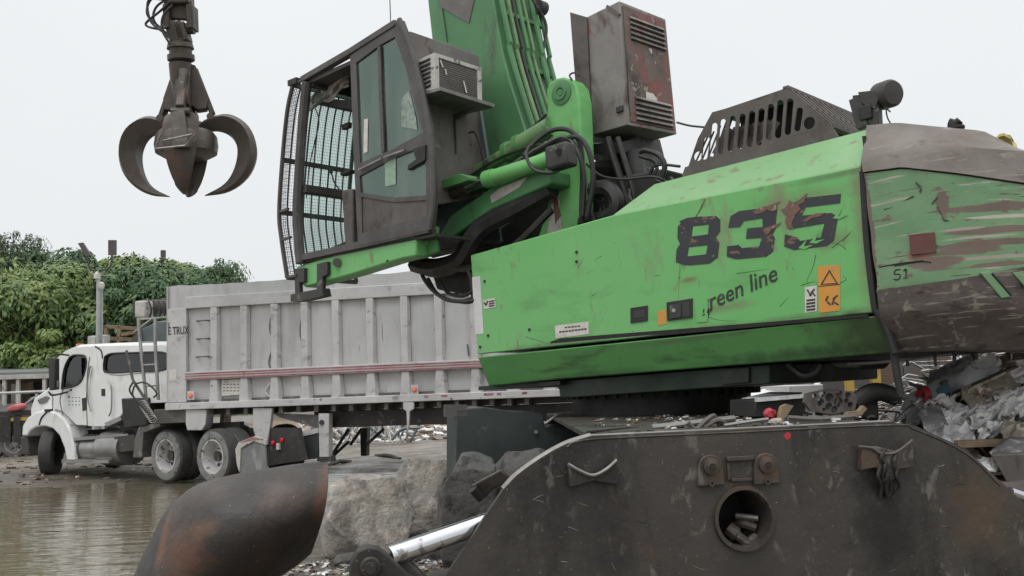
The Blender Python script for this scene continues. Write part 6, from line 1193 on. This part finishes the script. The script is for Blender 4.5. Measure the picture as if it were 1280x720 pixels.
solo(MB().prism([pq(733, 541, -.3), pq(800, 535, -.9), pq(812, 532, -1.5), pq(735, 536, -1.5)], UF.Z * .012), 'flat_strip', 'chassis', 'dark flat steel strip at the left end of the deck', 'strip')
mbs = [MB() for _ in range(4)]
for j in range(170):
    px = random.uniform(745, 1110); y = random.uniform(-2.6, -.12); p = on_deck(px, y); s_ = random.uniform(.008, .04); mbs[j % 4].chunk(p + Z0 * (s_ * .3 - .0), (s_, s_ * .6, s_ * .3), .6)
for j, (mt, cn) in enumerate(zip((SCR[0], SCR[1], SCR[2], SCR[3]), ('pale', 'grey', 'rusty brown', 'black'))): tag(mbs[j].build('deck_debris', mt), f'{cn} scrap crumbs strewn over the undercarriage deck', 'debris', None, 'stuff')
# ================================================================= SCRAP HEAP right
def sheet(c, X_, Y_, n, amp, mt, name, seed, thick=.012, folds=2.2):
    rows = []
    for i in range(n):
        row = []
        for j in range(n):
            u_, v_ = i / (n - 1) - .5, j / (n - 1) - .5; p = c + X_ * u_ * 2 + Y_ * v_ * 2; nn = X_.cross(Y_).normalized(); q = V((u_ * folds + seed, v_ * folds, seed * 1.7))
            row.append(p + nn * (amp * (abs(noise.noise(q)) * 2 + .4 * noise.noise(q * 2.7))) + X_ * (.25 * noise.noise(q * 1.5 + V((4, 0, 0)))) + Y_ * (.25 * noise.noise(q * 1.5 + V((0, 9, 0)))))
        rows.append(row)
    return MB().grid(rows, X_.cross(Y_).normalized() * thick)
# core mound
def hz(x, y):
    a = max(0, 1 - ((x - 8.2) / 4.8) ** 2 - ((y - 11.2) / 4.4) ** 2); return 2.3 * a ** .5 * (1 + .0 * x) + .22 * noise.noise(V((x * 1.5, y * 1.5, 2))) - .2
core = [[V((2.6 + i * .28, 7.7 + j * .28, hz(2.6 + i * .28, 7.7 + j * .28) - .15 + random.uniform(-.06, .06))) for i in range(42)] for j in range(29)]
tag(MB().grid(core).build('scrap_heap_core', SCR[3]), 'dark compacted core of the scrap heap at the right', 'scrap heap', None, 'stuff')
hs_ = [MB() for _ in range(5)]
for j in range(2600):
    x = random.uniform(3.2, 13.0); y = random.uniform(7.8, 14.5); z = hz(x, y)
    if z < 0: continue
    s_ = random.uniform(.02, .11); kk = random.choice([0, 0, 1, 1, 2, 3, 3, 4])
    if random.random() < .3: a = V((x, y, z + .02)); hs_[kk].tube([a, a + V((random.uniform(-.3, .3), random.uniform(-.2, .2), random.uniform(-.05, .2))), a + V((random.uniform(-.5, .5), random.uniform(-.3, .3), random.uniform(-.1, .25)))], random.uniform(.006, .018), 4, True, 2)
    else: hs_[kk].chunk(V((x, y, z + .03)), (s_, s_ * random.uniform(.3, 1), s_ * random.uniform(.05, .35)), .6)
for j, cn in enumerate(('pale', 'grey', 'brown', 'black', 'tan')): tag(hs_[j].build('scrap_bits', SCR[j]), f'small {cn} shredded bits covering the scrap heap', 'scrap bits', None, 'stuff')
def hv(px, py, d): return P(px, py, d)
def scrap(px, py, d, ex, ey, mt, name, lb, n=9, amp=.1, seed=0, cat='scrap sheet', folds=2.2):
    c = hv(px, py, d); X_ = (P(px + ex[0], py + ex[1], d + ex[2]) - c); Y_ = (P(px + ey[0], py + ey[1], d + ey[2]) - c); return solo(sheet(c, X_, Y_, n, amp, mt, name, seed, .012, folds), name, mt, lb, cat, 0, 25)
scrap(1192, 480, 8.0, (54, -27, .25), (6, 15, -.16), SCR[0], 'scrap_sheet', 'long pale white panel slanting up the scrap heap to the body', 9, .03, 1)
solo(MB().prism([hv(1162, 492, 7.95), hv(1185, 478, 7.95), hv(1190, 492, 7.85), hv(1172, 501, 7.85)], FW * .02), 'blue_plastic_panel', 'blue', 'small pale blue plastic panel on the white scrap sheet', 'panel')
scrap(1200, 462, 8.6, (32, -14, .2), (6, 14, -.12), SCR[0], 'clear_plastic_sheet', 'crumpled translucent grey white sheet high on the scrap heap', 10, .06, 2)
solo(MB().tube([hv(1146, 500, 7.9), hv(1154, 487, 7.85), hv(1160, 492, 7.8), hv(1158, 503, 7.8)], .03, 6), 'red_hose', 'red', 'short red and brown bent hose at the left foot of the heap', 'hose')
solo(MB().bar(hv(1160, 505, 7.75), hv(1270, 458, 8.0), .02, .05, FW), 'steel_angle', 'chassis', 'long dark steel angle slanting across the scrap heap', 'steel angle')
solo(MB().bar(hv(1170, 506, 7.7), hv(1256, 466, 7.9), .02, .025, FW), 'steel_angle', SCR[4], 'thin tan steel angle just below the long dark one', 'steel angle')
scrap(1240, 487, 7.8, (32, -10, .15), (4, 18, -.12), SCR[4], 'scrap_sheet', 'large torn tan grey sheet right of centre on the heap', 9, .05, 3)
scrap(1205, 530, 7.4, (38, -8, .15), (6, 24, -.14), SCR[0], 'crumpled_foil', 'bright crumpled metal sheet in the middle of the heap', 15, .10, 4, 'crumpled sheet', 4.5)
scrap(1245, 518, 7.5, (24, -8, .15), (8, 18, -.12), SCR[0], 'crumpled_foil', 'pale crumpled metal sheet right of the brightest one', 13, .10, 5, 'crumpled sheet', 4)
scrap(1268, 455, 9.0, (22, -12, .2), (2, 18, -.12), SCR[2], 'rusty_sheet', 'rusty brown sheet at the upper right of the heap', 7, .05, 6)
scrap(1166, 520, 7.3, (12, -8, .1), (6, 14, -.2), SCR[1], 'grey_plate', 'grey bent plate at the left side of the heap', 6, .03, 7)
scrap(1262, 560, 7.0, (22, -10, .1), (4, 12, -.2), SCR[1], 'grey_plate', 'grey bent plate lowest on the right of the heap', 7, .05, 8)
scrap(1236, 577, 6.9, (14, -3, .1), (4, 7, -.2), SCR[0], 'crumpled_foil', 'small pale crumpled piece beside the slanted plate edge', 9, .05, 9, 'crumpled sheet', 4)
scrap(1280, 540, 7.3, (22, -6, .1), (5, 18, -.2), SCR[4], 'scrap_sheet', 'tan crumpled sheet at the right edge of the photo', 9, .08, 11)
for j, (a, b, c, d, lb) in enumerate(((1120, 526, 1150, 498, 'left crossed grey angle bar at the foot of the heap'), (1140, 502, 1165, 524, 'right crossed grey angle bar at the foot of the heap'), (1145, 530, 1163, 505, 'short grey angle bar beside the crossed pair'))): solo(MB().bar(hv(a, b, 7.5), hv(c, d, 7.6), .02, .03, FW), 'angle_bar', SCR[1], lb, 'angle bar')
bl2 = MB().quadbox([hv(1240, 568, 6.7), hv(1300, 566, 6.9), hv(1300, 610, 6.9), hv(1262, 610, 6.7)], [hv(1240, 560, 7.4), hv(1300, 558, 7.6), hv(1300, 600, 7.6), hv(1258, 600, 7.4)]); solo(bl2, 'steel_box', 'brown', 'dark brown steel box at the lower right of the heap', 'box', .01)
solo(MB().prism([hv(1255, 606, 6.6), hv(1300, 603, 6.7), hv(1300, 640, 6.7), hv(1285, 640, 6.6)], FW * .3), 'grey_ledge', 'cab_rear', 'grey steel ledge below the brown box at the right edge', 'ledge')
solo(MB().cyl(hv(1262, 615, 6.5), hv(1300, 628, 6.6), .035, 12), 'shiny_rod', 'chrome', 'shiny steel rod at the lower right photo edge', 'rod')
solo(MB().bar(hv(1195, 555, 7.2), hv(1285, 552, 7.3), .05, .05, FW), 'timber_strip', 'wood', 'thin brown timber strip across the lower heap', 'timber')
for j in range(110):
    px = random.uniform(1150, 1290); py = random.uniform(470, 570); d = 7.3 + (570 - py) / 60 + random.uniform(0, .3)
    if py < 500 - (px - 1150) * .3: py = 520
    o = sheet(hv(px, py, d), V((random.uniform(-.15, .15), random.uniform(-.1, .1), random.uniform(-.06, .06))) + V((.05, 0, 0)), V((random.uniform(-.08, .08), .1, random.uniform(.03, .12))), 6, .05, None, '', j, .008, 3).build('shredded_scrap', random.choice([SCR[0], SCR[1], SCR[1], SCR[2], SCR[3], SCR[3]])); tag(o, 'shredded metal sheet piece lying in the scrap heap', 'scrap piece', 'shredded pieces in the scrap heap')
for j, (a, b, d, ex, ey, lb) in enumerate(((1262, 470, 8.2, (26, -10, .2), (3, 12, -.1), 'pale torn sheet at the upper right end of the heap'), (1232, 462, 8.6, (22, -9, .2), (5, 9, -.1), 'pale folded sheet just under the counterweight'), (1272, 500, 7.7, (22, -8, .1), (5, 16, -.1), 'silvery sheet right of the tan one at the photo edge'), (1178, 505, 7.6, (18, -8, .1), (5, 12, -.1), 'silvery sheet under the blue plastic panel'), (1222, 508, 7.6, (22, -8, .1), (4, 10, -.1), 'silvery strip of sheet above the brightest crumpled one'))):
    scrap(a, b, d, ex, ey, SCR[0], 'silver_sheet', lb, 11, .06, 20 + j, 'crumpled sheet', 3.5)
for j in range(28):   # wires and thin pipes sticking out of the heap
    px = random.uniform(1150, 1290); py = random.uniform(470, 545); py = max(py, 512 - (px - 1150) * .35); d = 7.2 + (560 - py) / 55; a = hv(px, py, d); q = V((random.uniform(-.35, .35), random.uniform(-.2, .1), random.uniform(.0, .25)))
    o = MB().tube([a - q * .6, a + V((0, 0, random.uniform(0, .12))), a + q], random.uniform(.006, .018), 6, True, 4).build('scrap_rod', random.choice([SCR[0], SCR[1], SCR[2], M['bare']])); tag(o, 'thin bent rod or wire sticking out of the scrap heap', 'scrap rod', 'rods and wires in the scrap heap')
# ================================================================= right background: wall, posts, van
wf = lambda a, b, d=16: P(a, b, d)
wz = lambda px, py, d=16: wf(px, py, d)
p1, p2 = G(1030, 566), G(1290, 556); dirw = (p2 - p1); dirw.z = 0
wa, wb = P(1031, 500, 17), P(1330, 500, 17.5); wa.z = wb.z = 0
W2 = thing('sheet_wall', 'dark weathered sheet metal wall behind the green body', 'wall', Matrix.Translation(wa))
n_ = 9
for j in range(n_):
    a, b = wa.lerp(wb, j / n_), wa.lerp(wb, (j + .97) / n_); MB().prism([a, b, b + Z0 * 2.7, a + Z0 * 2.7], V((0, .06, 0)) + V((0, .01 * (j % 2), 0))).build('wall_panel', 'wallrust', W2)
for j, (a, w_, lb) in enumerate(((1063, .17, 'left yellow post against the dark sheet wall'), (1096, .15, 'right yellow post against the dark sheet wall'))):
    p = P(a, 500, 16.4); p.z = 0; solo(MB().bar(p, p + Z0 * 2.6, .15 if j else .13, .15, V((0, 1, 0))), 'yellow_post', 'yellow', lb, 'post', .01)
vb = P(985, 500, 19); vb.z = 0; VF = Frame(vb, V((-1, -.25, 0)))
VN = thing('white_pickup', 'white vehicle nose and windscreen seen between slewing ring and wall', 'vehicle', Matrix.Translation(vb))
# nose to the left-front: X forward (left), Y width
def vw(x, y, z): return VF.W(x, y, z)
vprof = [(.95, .5), (1.0, .95), (.75, 1.25), (-.1, 1.42), (-.7, 1.95), (-3.2, 1.98), (-3.4, .5)]
vbody = MB().prism([vw(x, .85, z) for x, z in vprof], VF.Y * -1.7).build('body_shell', 'white_truck', VN, .06)
s_ = [vw(-.12, .88, 1.38), vw(-.7, .88, 1.9), vw(-1.6, .88, 1.9), vw(-1.6, .88, 1.4)]
MB().prism(s_, VF.Y * -.02).build('side_window', M['dkglass'], VN)
MB().prism([vw(-.12, .75, 1.45), vw(-.12, -.75, 1.45), vw(-.66, -.7, 1.93), vw(-.66, .7, 1.93)], VF.X * .01 + Z0 * .01).build('windscreen', M['dkglass'], VN)
MB().prism([vw(1.01, .5, .8), vw(1.01, -.5, .8), vw(1.0, -.5, 1.1), vw(1.0, .5, 1.1)], VF.X * .02).build('grille', 'chassis', VN)
for s in (1, -1): MB().prism([vw(.9, .8 * s, 1.12), vw(1.0, .55 * s, 1.1), vw(1.0, .55 * s, .9), vw(.95, .8 * s, .9)], VF.X * .04).build('headlight', 'paper', VN)
for xx in (.35, -2.6):
    for s in (1, -1): wheel('wheel', VN, vw(xx, .86 * s, .36), VF.Y * s, .36, .2)
db = P(1018, 500, 18); db.z = 0
DB = MB().quadbox([db + V((-.45, 0, 0)), db + V((.45, 0, 0)), db + V((.45, 1.5, 0)), db + V((-.45, 1.5, 0))], [db + V((-.5, -.05, 1.45)), db + V((.5, -.05, 1.45)), db + V((.5, 1.6, 1.45)), db + V((-.5, 1.6, 1.45))]).build('grey_bin', 'trailer', None, .02); tag(DB, 'light grey steel bin between the white vehicle and the sheet wall', 'bin')
MB().bar(db + V((-.52, -.06, 1.1)), db + V((.52, -.06, 1.1)), .06, .1, Z0).build('bin_rim', 'chassis', DB)
# ================================================================= left background
LB = P(20, 500, 34); LB.z = 0
def lp_(px, py, d=33): return P(px, py, d)
SH = thing('open_shed', 'long low yard shed with a white fascia and dark openings at far left', 'shed', Matrix.Translation(LB))
MB().quadbox([lp_(-120, 470, 36), lp_(85, 463, 36), lp_(85, 459, 40), lp_(-120, 464, 40)], [lp_(-120, 473, 36), lp_(85, 466, 36), lp_(85, 462, 40), lp_(-120, 467, 40)]).build('roof', 'shed_roof', SH)
MB().prism([lp_(-120, 473, 35.9), lp_(85, 466.5, 35.9), lp_(85, 472, 35.9), lp_(-120, 478, 35.9)], FW * .1).build('fascia', 'white_dirty', SH)
MB().prism([lp_(-120, 474, 38.5), lp_(85, 468, 38.5), lp_(85, 552, 38.5), lp_(-120, 556, 38.5)], FW * .2).build('back_wall', 'brown', SH)
for a in (-60, -20, 6, 23, 56, 76):
    q = lp_(a, 473, 36); MB().bar(V((q.x, q.y, 0)), q, .12, .12, Z0).build('shed_post', 'white_dirty', SH)
q0, q1 = lp_(-5, 474, 37), lp_(5, 474, 37)
for (a, b, lb_) in ((-8, 4, 'white'), (14, 20, 'w')): MB().prism([lp_(a, 480, 37), lp_(b, 480, 37), lp_(b, 520, 37), lp_(a, 520, 37)], FW * .1).build('white_partition', 'white_dirty', SH)
MB().prism([lp_(38, 478, 37.8), lp_(54, 477, 37.8), lp_(54, 510, 37.8), lp_(38, 512, 37.8)], FW * .1).build('dark_sheet', 'seat', SH)
solo(MB().prism([lp_(26, 478, 37.5), lp_(37, 477, 37.5), lp_(38, 492, 37.5), lp_(27, 494, 37.5)], FW * .4), 'orange_drum', 'wood', 'tan orange drum stored inside the far left shed', 'drum', .05)
RL = thing('pipe_railing', 'thin white pipe railing in front of the far left shed', 'railing', Matrix.Translation(V((lp_(20, 500, 31).x, lp_(20, 500, 31).y, 0))))
MB().cyl(lp_(-80, 495, 31), lp_(60, 489, 31), .05, 6).build('rail', 'white_dirty', RL)
for a in (-50, -20, 6, 24, 46):
    q = lp_(a, 492, 31); MB().cyl(V((q.x, q.y, 0)), q, .05, 6).build('upright', 'white_dirty', RL)
MB().cyl(lp_(22, 512, 31), lp_(48, 494, 31), .04, 6).build('brace', 'pole', RL)
FT = thing('flatbed_trailer', 'flatbed trailer with yellow edge stripe at the far left', 'flatbed trailer', Matrix.Translation(V((lp_(10, 500, 29).x, lp_(10, 500, 29).y, 0))))
MB().prism([lp_(-80, 519, 29), lp_(48, 512, 29), lp_(48, 518, 29), lp_(-80, 525, 29)], FW * 2.4).build('deck', 'chassis', FT)
MB().prism([lp_(-80, 528, 28.9), lp_(42, 521, 28.9), lp_(42, 525, 28.9), lp_(-80, 532, 28.9)], FW * .1).build('side_stripe', 'yellow', FT)
MB().prism([lp_(-80, 534, 29.2), lp_(40, 527, 29.2), lp_(40, 531, 29.2), lp_(-80, 538, 29.2)], FW * .3).build('lower_beam', 'white_dirty', FT)
for a in (-30, 5, 10, 22): MB().bar(lp_(a, 520, 29), lp_(a, 552, 29), .18, .3, Z0).build('frame_leg', 'chassis', FT)
for a in (-12, 17): c = lp_(a, 548, 29.3); c.z = .45; wheel('wheel', FT, c, -FW, .45, .25)
solo(MB().prism([lp_(8, 510, 28.8), lp_(16, 506, 28.8), lp_(24, 507, 28.8), lp_(24, 513, 28.8), lp_(8, 515, 28.8)], FW * .5), 'red_bundle', 'shed_red', 'red cloth bundle on the far left flatbed', 'bundle', .05)
CR_ = thing('parked_car', 'dark grey parked car behind the truck hood', 'car', Matrix.Translation(V((lp_(38, 500, 32).x, lp_(38, 500, 32).y, 0))))
MB().prism([lp_(20, 522, 32), lp_(22, 510, 32), lp_(30, 506, 32), lp_(36, 497, 32), (lp_(48, 495, 32)), lp_(62, 500, 32), lp_(66, 520, 32), lp_(66, 535, 32), lp_(20, 537, 32)], FW * 1.7).build('body', 'cab_rear', CR_, .08)
MB().prism([lp_(32, 506, 31.97), lp_(37, 499, 31.97), lp_(46, 498, 31.97), lp_(46, 506, 31.97)], FW * .02).build('side_window', M['dkglass'], CR_)
for a in (27, 58): c = lp_(a, 536, 31.9); MB().lathe(c, -FW, [(0, .3), (.03, .34), (-.2, .34)], 16).build('wheel', 'tyre', CR_)
for j in range(18):   # junk around the far left
    a, b = random.uniform(-10, 38), random.uniform(540, 556); p = G(a, b); p = p * 1.0
    o = MB().chunk(V((p.x, p.y, .25)), (random.uniform(.15, .4), .3, random.uniform(.1, .35)), .5).build('junk_piece', random.choice(SCR)); tag(o, 'small junk piece on the ground by the far left flatbed', 'junk', 'junk on the ground at far left')
# container / conveyor behind truck roof
CV = thing('loading_hopper', 'blue grey steel hopper with yellow rails behind the truck roof', 'hopper', Matrix.Translation(V((lp_(180, 500, 30).x, lp_(180, 500, 30).y, 0))))
MB().prism([lp_(158, 433, 30), lp_(176, 412, 30), lp_(196, 402, 30), lp_(240, 400, 30), lp_(240, 440, 30), lp_(158, 440, 30)], FW * 2.5).build('hopper_body', 'teal', CV, .02)
MB().prism([lp_(160, 500, 30.5), lp_(160, 436, 30.5), lp_(240, 436, 30.5), lp_(240, 500, 30.5)], FW * 2).build('hopper_base', 'chassis', CV)
MB().prism([lp_(158, 428, 29.9), lp_(176, 412, 29.9), lp_(176, 434, 29.9), lp_(156, 436, 29.9)], FW * .1).build('front_chute', 'cab_rear', CV)
for (a, b, c, d) in ((132, 408, 175, 411), (132, 423, 165, 424), (133, 408, 132, 440), (150, 408, 147, 440), (152, 418, 172, 415)): MB().bar(lp_(a, b, 29.5), lp_(c, d, 29.5), .10, .10, FW).build('yellow_rail', 'wood', CV)
MB().cyl(lp_(168, 416, 29), lp_(194, 396, 29), .05, 6).build('hopper_rod', 'bare', CV)
q = lp_(140, 440, 29.5); MB().bar(V((q.x, q.y, 0)), q, .3, .3, FW).build('support_leg', 'chassis', CV)
for j, (a, b, lb) in enumerate(((118, 426, 'left pale box above the truck roof'), (129, 425, 'right pale box above the truck roof'))):
    q = lp_(a, b, 28); bx_ = MB().box(q, RT * .11, FW * .2, Z0 * .14).bar(V((q.x, q.y, 0)), q - Z0 * .1, .08, .08, FW); solo(bx_, 'junction_box', 'white_dirty', lb, 'box')
# light mast
mbq = V((lp_(124, 500, 27).x, lp_(124, 500, 27).y, 0))
MS = thing('camera_mast', 'tall galvanised mast with camera dome and two solar panels', 'mast', Matrix.Translation(mbq))
q = lp_(123, 341, 27); MB().cyl(V((q.x - .02, q.y, 0)), q, .05, 10).build('pole', 'pole', MS); q2 = lp_(127, 352, 27.1); MB().cyl(V((q2.x, q2.y, 0)), q2, .045, 8).build('pole', 'pole', MS)
MB().lathe(lp_(121.5, 344, 27), Z0, [(-.12, .03), (-.1, .09), (.02, .09), (.07, .05), (.12, .02)], 14).build('dome_camera', 'paper', MS); MB().lathe(lp_(127, 357, 26.9), Z0, [(-.1, .05), (-.04, .08), (.06, .08), (.1, .03)], 12).build('lower_camera', 'paper', MS)
MB().tube([lp_(124, 337, 27), lp_(134, 336, 27), lp_(139, 330, 27), lp_(140, 318, 27)], .03, 6).build('panel_arm', 'solar', MS); MB().tube([lp_(122, 338, 27), lp_(113, 336, 27), lp_(110, 328, 27), lp_(108, 320, 27)], .03, 6).build('panel_arm', 'chassis', MS)
MB().prism([lp_(135, 300, 27), lp_(145, 300, 27), lp_(145, 319, 27), lp_(135, 319, 27)], FW * .06).build('solar_panel', 'solar', MS, .005); MB().prism([lp_(97, 304, 27), lp_(103, 303, 27), lp_(113, 319, 27), lp_(107, 321, 27)], FW * .1).build('solar_panel', 'solar', MS, .005)
solo(MB().cyl(V((lp_(204, 313, 60).x, lp_(204, 313, 60).y, 0)), lp_(204, 313, 60), .16, 10), 'chimney_pipe', 'brown', 'thin dark pipe top rising above the trees left of the trailer', 'pipe')
# ================================================================= TREES
def leafmat(n, a, b, c):
    mm = mat(n, a, .55, 0, (b, .7), [(c, (2.2, 2.2, 2.2), .52, .62, 5)], 0, 9, .1); bs = mm.node_tree.nodes['Principled BSDF']; return mm
LM = [leafmat('leaf_mid_green', (.14, .205, .048), (.075, .135, .04), (.21, .27, .075)), leafmat('leaf_dark_green', (.055, .12, .045), (.035, .08, .03), (.12, .19, .065)), leafmat('leaf_yellow_green', (.14, .18, .045), (.10, .15, .04), (.18, .21, .07)), leafmat('leaf_grey_green', (.075, .105, .055), (.05, .08, .04), (.10, .13, .075))]
def crown(seed, nclump, leaves, size, rad=(3.2, 2.4, 2.2)):
    rnd = random.Random(seed); b = MB(); up = V((0, 0, 1))
    cl = []
    for i in range(nclump):
        a = rnd.uniform(0, 6.283); r = rnd.uniform(.25, 1) ** .6; z = rnd.uniform(-.6, 1); s = math.sqrt(max(.05, 1 - z * z * .8)); cl.append((V((math.cos(a) * r * s * rad[0], math.sin(a) * r * s * rad[1], z * rad[2])), rnd.uniform(.6, 1.45)))
    for i in range(nclump // 2):
        a = rnd.uniform(0, 6.283); z = rnd.uniform(.1, 1); s = math.sqrt(max(.05, 1 - z * z * .8)); k_ = rnd.uniform(1.0, 1.25); cl.append((V((math.cos(a) * s * rad[0] * k_, math.sin(a) * s * rad[1] * k_, z * rad[2] * k_)), rnd.uniform(.25, .5)))
    per = leaves // len(cl)
    for c, cs in cl:
        for _ in range(int(per * min(1.4, .35 + cs * .8))):
            d = V((rnd.gauss(0, 1), rnd.gauss(0, 1), rnd.gauss(.25, .8))).normalized(); rr = cs * rnd.uniform(.55, 1.05) ** .5; p = c + V((d.x * rr * 1.15, d.y * rr * 1.1, d.z * rr * .62))
            n_ = (d + V((rnd.uniform(-.6, .6), rnd.uniform(-.6, .6), rnd.uniform(0, .9)))).normalized(); u_ = n_.cross(V((rnd.uniform(-1, 1), rnd.uniform(-1, 1), .3))).normalized(); v_ = n_.cross(u_); s = size * rnd.uniform(.6, 1.3)
            o = len(b.v); b.v += [p - u_ * s, p - v_ * s * .42, p + u_ * s, p + v_ * s * .42 - n_ * s * .2]; b.f.append((o, o + 1, o + 2, o + 3))
    return b, cl
import bmesh
def mesh_of(b, name, mt):
    me = bpy.data.meshes.new(name); me.from_pydata(b.v, [], b.f); me.update(); me.materials.append(mt); return me
kinds = []
for j in range(4):
    b, cl = crown(40 + j, 34, 21000, .125); kinds.append((b, cl))
bw, clw = crown(77, 22, 2600, .12, (1.7, 1.4, 1.9))
def tree(px, d, top_px, wscale, kind, mi, label, sparse=False):
    basep = P(px, 500, d); basep.z = 0; topz = P(px, top_px, d).z; b, cl = (bw, clw) if sparse else kinds[kind]
    rad = 2.9 if not sparse else 2.3; sz = wscale; hz_ = max(.8, min(1.5, (topz * .52) / rad)) if not sparse else 1; cz = topz - rad * hz_ * .92
    t_ = thing('tree', label, 'tree', Matrix.Translation(basep), 'trees behind the truck')
    key = ('crown', kind, mi, sparse)
    me = MESH.get(key) or mesh_of(b, 'crown', LM[mi]); MESH[key] = me
    o = bpy.data.objects.new('crown', me); COL.objects.link(o); o.parent = t_; o.location = (0, 0, cz); o.scale = (sz, sz, hz_); o.rotation_euler = (0, 0, random.uniform(0, 6.3)); rot = Matrix.Rotation(o.rotation_euler.z, 3, 'Z')
    tk = MB().tube([basep, basep + V((.1, .1, cz * .5)), basep + V((0, 0, cz))], [.28, .16], 8); tk.build('trunk', 'bark', t_)
    lb = MB()
    for c, cs in cl[::3]:
        e_ = basep + V((0, 0, cz)) + rot @ V((c.x * sz, c.y * sz, c.z * hz_)); lb.tube([basep + V((0, 0, cz * .55)), basep.lerp(e_, .5) + V((0, 0, cz * .45)), e_], [.10, .025], 5, True, 3)
    lb.build('limbs', 'bark', t_); return t_
MESH = {}
spec = [(-60, 44, 322, 1.5, 0, 0, 'broad mid green tree beyond the left edge of the photo'), (8, 50, 318, 1.35, 1, 1, 'dark green tree filling the left edge above the shed'), (42, 42, 338, 1.15, 2, 0, 'mid green tree between the left edge and the mast'), (62, 52, 312, 1.2, 3, 1, 'dark tree behind, with feathery top left of the solar panels'),
        (95, 44, 335, 1.2, 0, 0, 'mid green tree right behind the tilted solar panel'), (120, 51, 326, 1.2, 1, 0, 'green tree behind the upright solar panel'), (150, 45, 336, 1.15, 2, 1, 'dark green tree just right of the mast'), (176, 50, 322, 1.0, 3, 0, 'taller bushy tree halfway between mast and trailer'),
        (205, 44, 336, 1.15, 1, 1, 'dark green tree over the rolled tarp'), (235, 50, 333, 1.1, 2, 0, 'mid green tree over the trailer nose'), (258, 47, 334, .85, 3, 1, 'rightmost tall tree over the trailer top board'), (110, 56, 322, 1.0, 0, 1, 'farthest dark tree between the two solar panels'),
        (30, 47, 395, 1.0, 3, 0, 'lower tree in front of the mass at the left'), (80, 46, 390, .9, 1, 1, 'lower dark tree behind the truck cab'), (165, 46, 378, .9, 0, 0, 'lower tree behind the blue grey hopper')]
for s_ in spec: tree(*s_)
tree(4, 46, 292, .5, 0, 3, 'thin grey green feathery tree top at the left edge', True); tree(36, 48, 294, .42, 0, 3, 'thin sparse tree top left of the tilted solar panel', True); tree(281, 46, 326, .55, 0, 1, 'leaning branch tree at the right end of the row', True)
tree(34, 45, 428, .95, 0, 2, 'yellow green bush tree just above the truck hood', True); tree(6, 45, 436, .9, 0, 2, 'yellow green bush over the shed roof', True); tree(58, 45, 442, .7, 0, 2, 'small yellow green bush beside the truck mirror', True)
# low far treeline for the horizon
fb = MB(); rnd = random.Random(5)
for j in range(9000):
    a = rnd.uniform(-1.4, 1.4); d = rnd.uniform(85, 100); x = math.sin(a) * d; y = math.cos(a) * d; z = rnd.uniform(0, 3.2 + 1.2 * noise.noise(V((a * 9, 0, 0)))); s = rnd.uniform(.3, .7)
    o = len(fb.v); c = V((x, y, z)); fb.v += [c + V((-s, 0, -s * .4)), c + V((s, rnd.uniform(-s, s), -s * .3)), c + V((s * .4, 0, s)), c + V((-s * .5, 0, s * .8))]; fb.f.append((o, o + 1, o + 2, o + 3))
me = mesh_of(fb, 'far_treeline', LM[1]); o = bpy.data.objects.new('far_treeline', me); COL.objects.link(o); tag(o, 'low dark far off treeline along the horizon', 'treeline', None, 'stuff')
for o in bpy.data.objects:
    pass
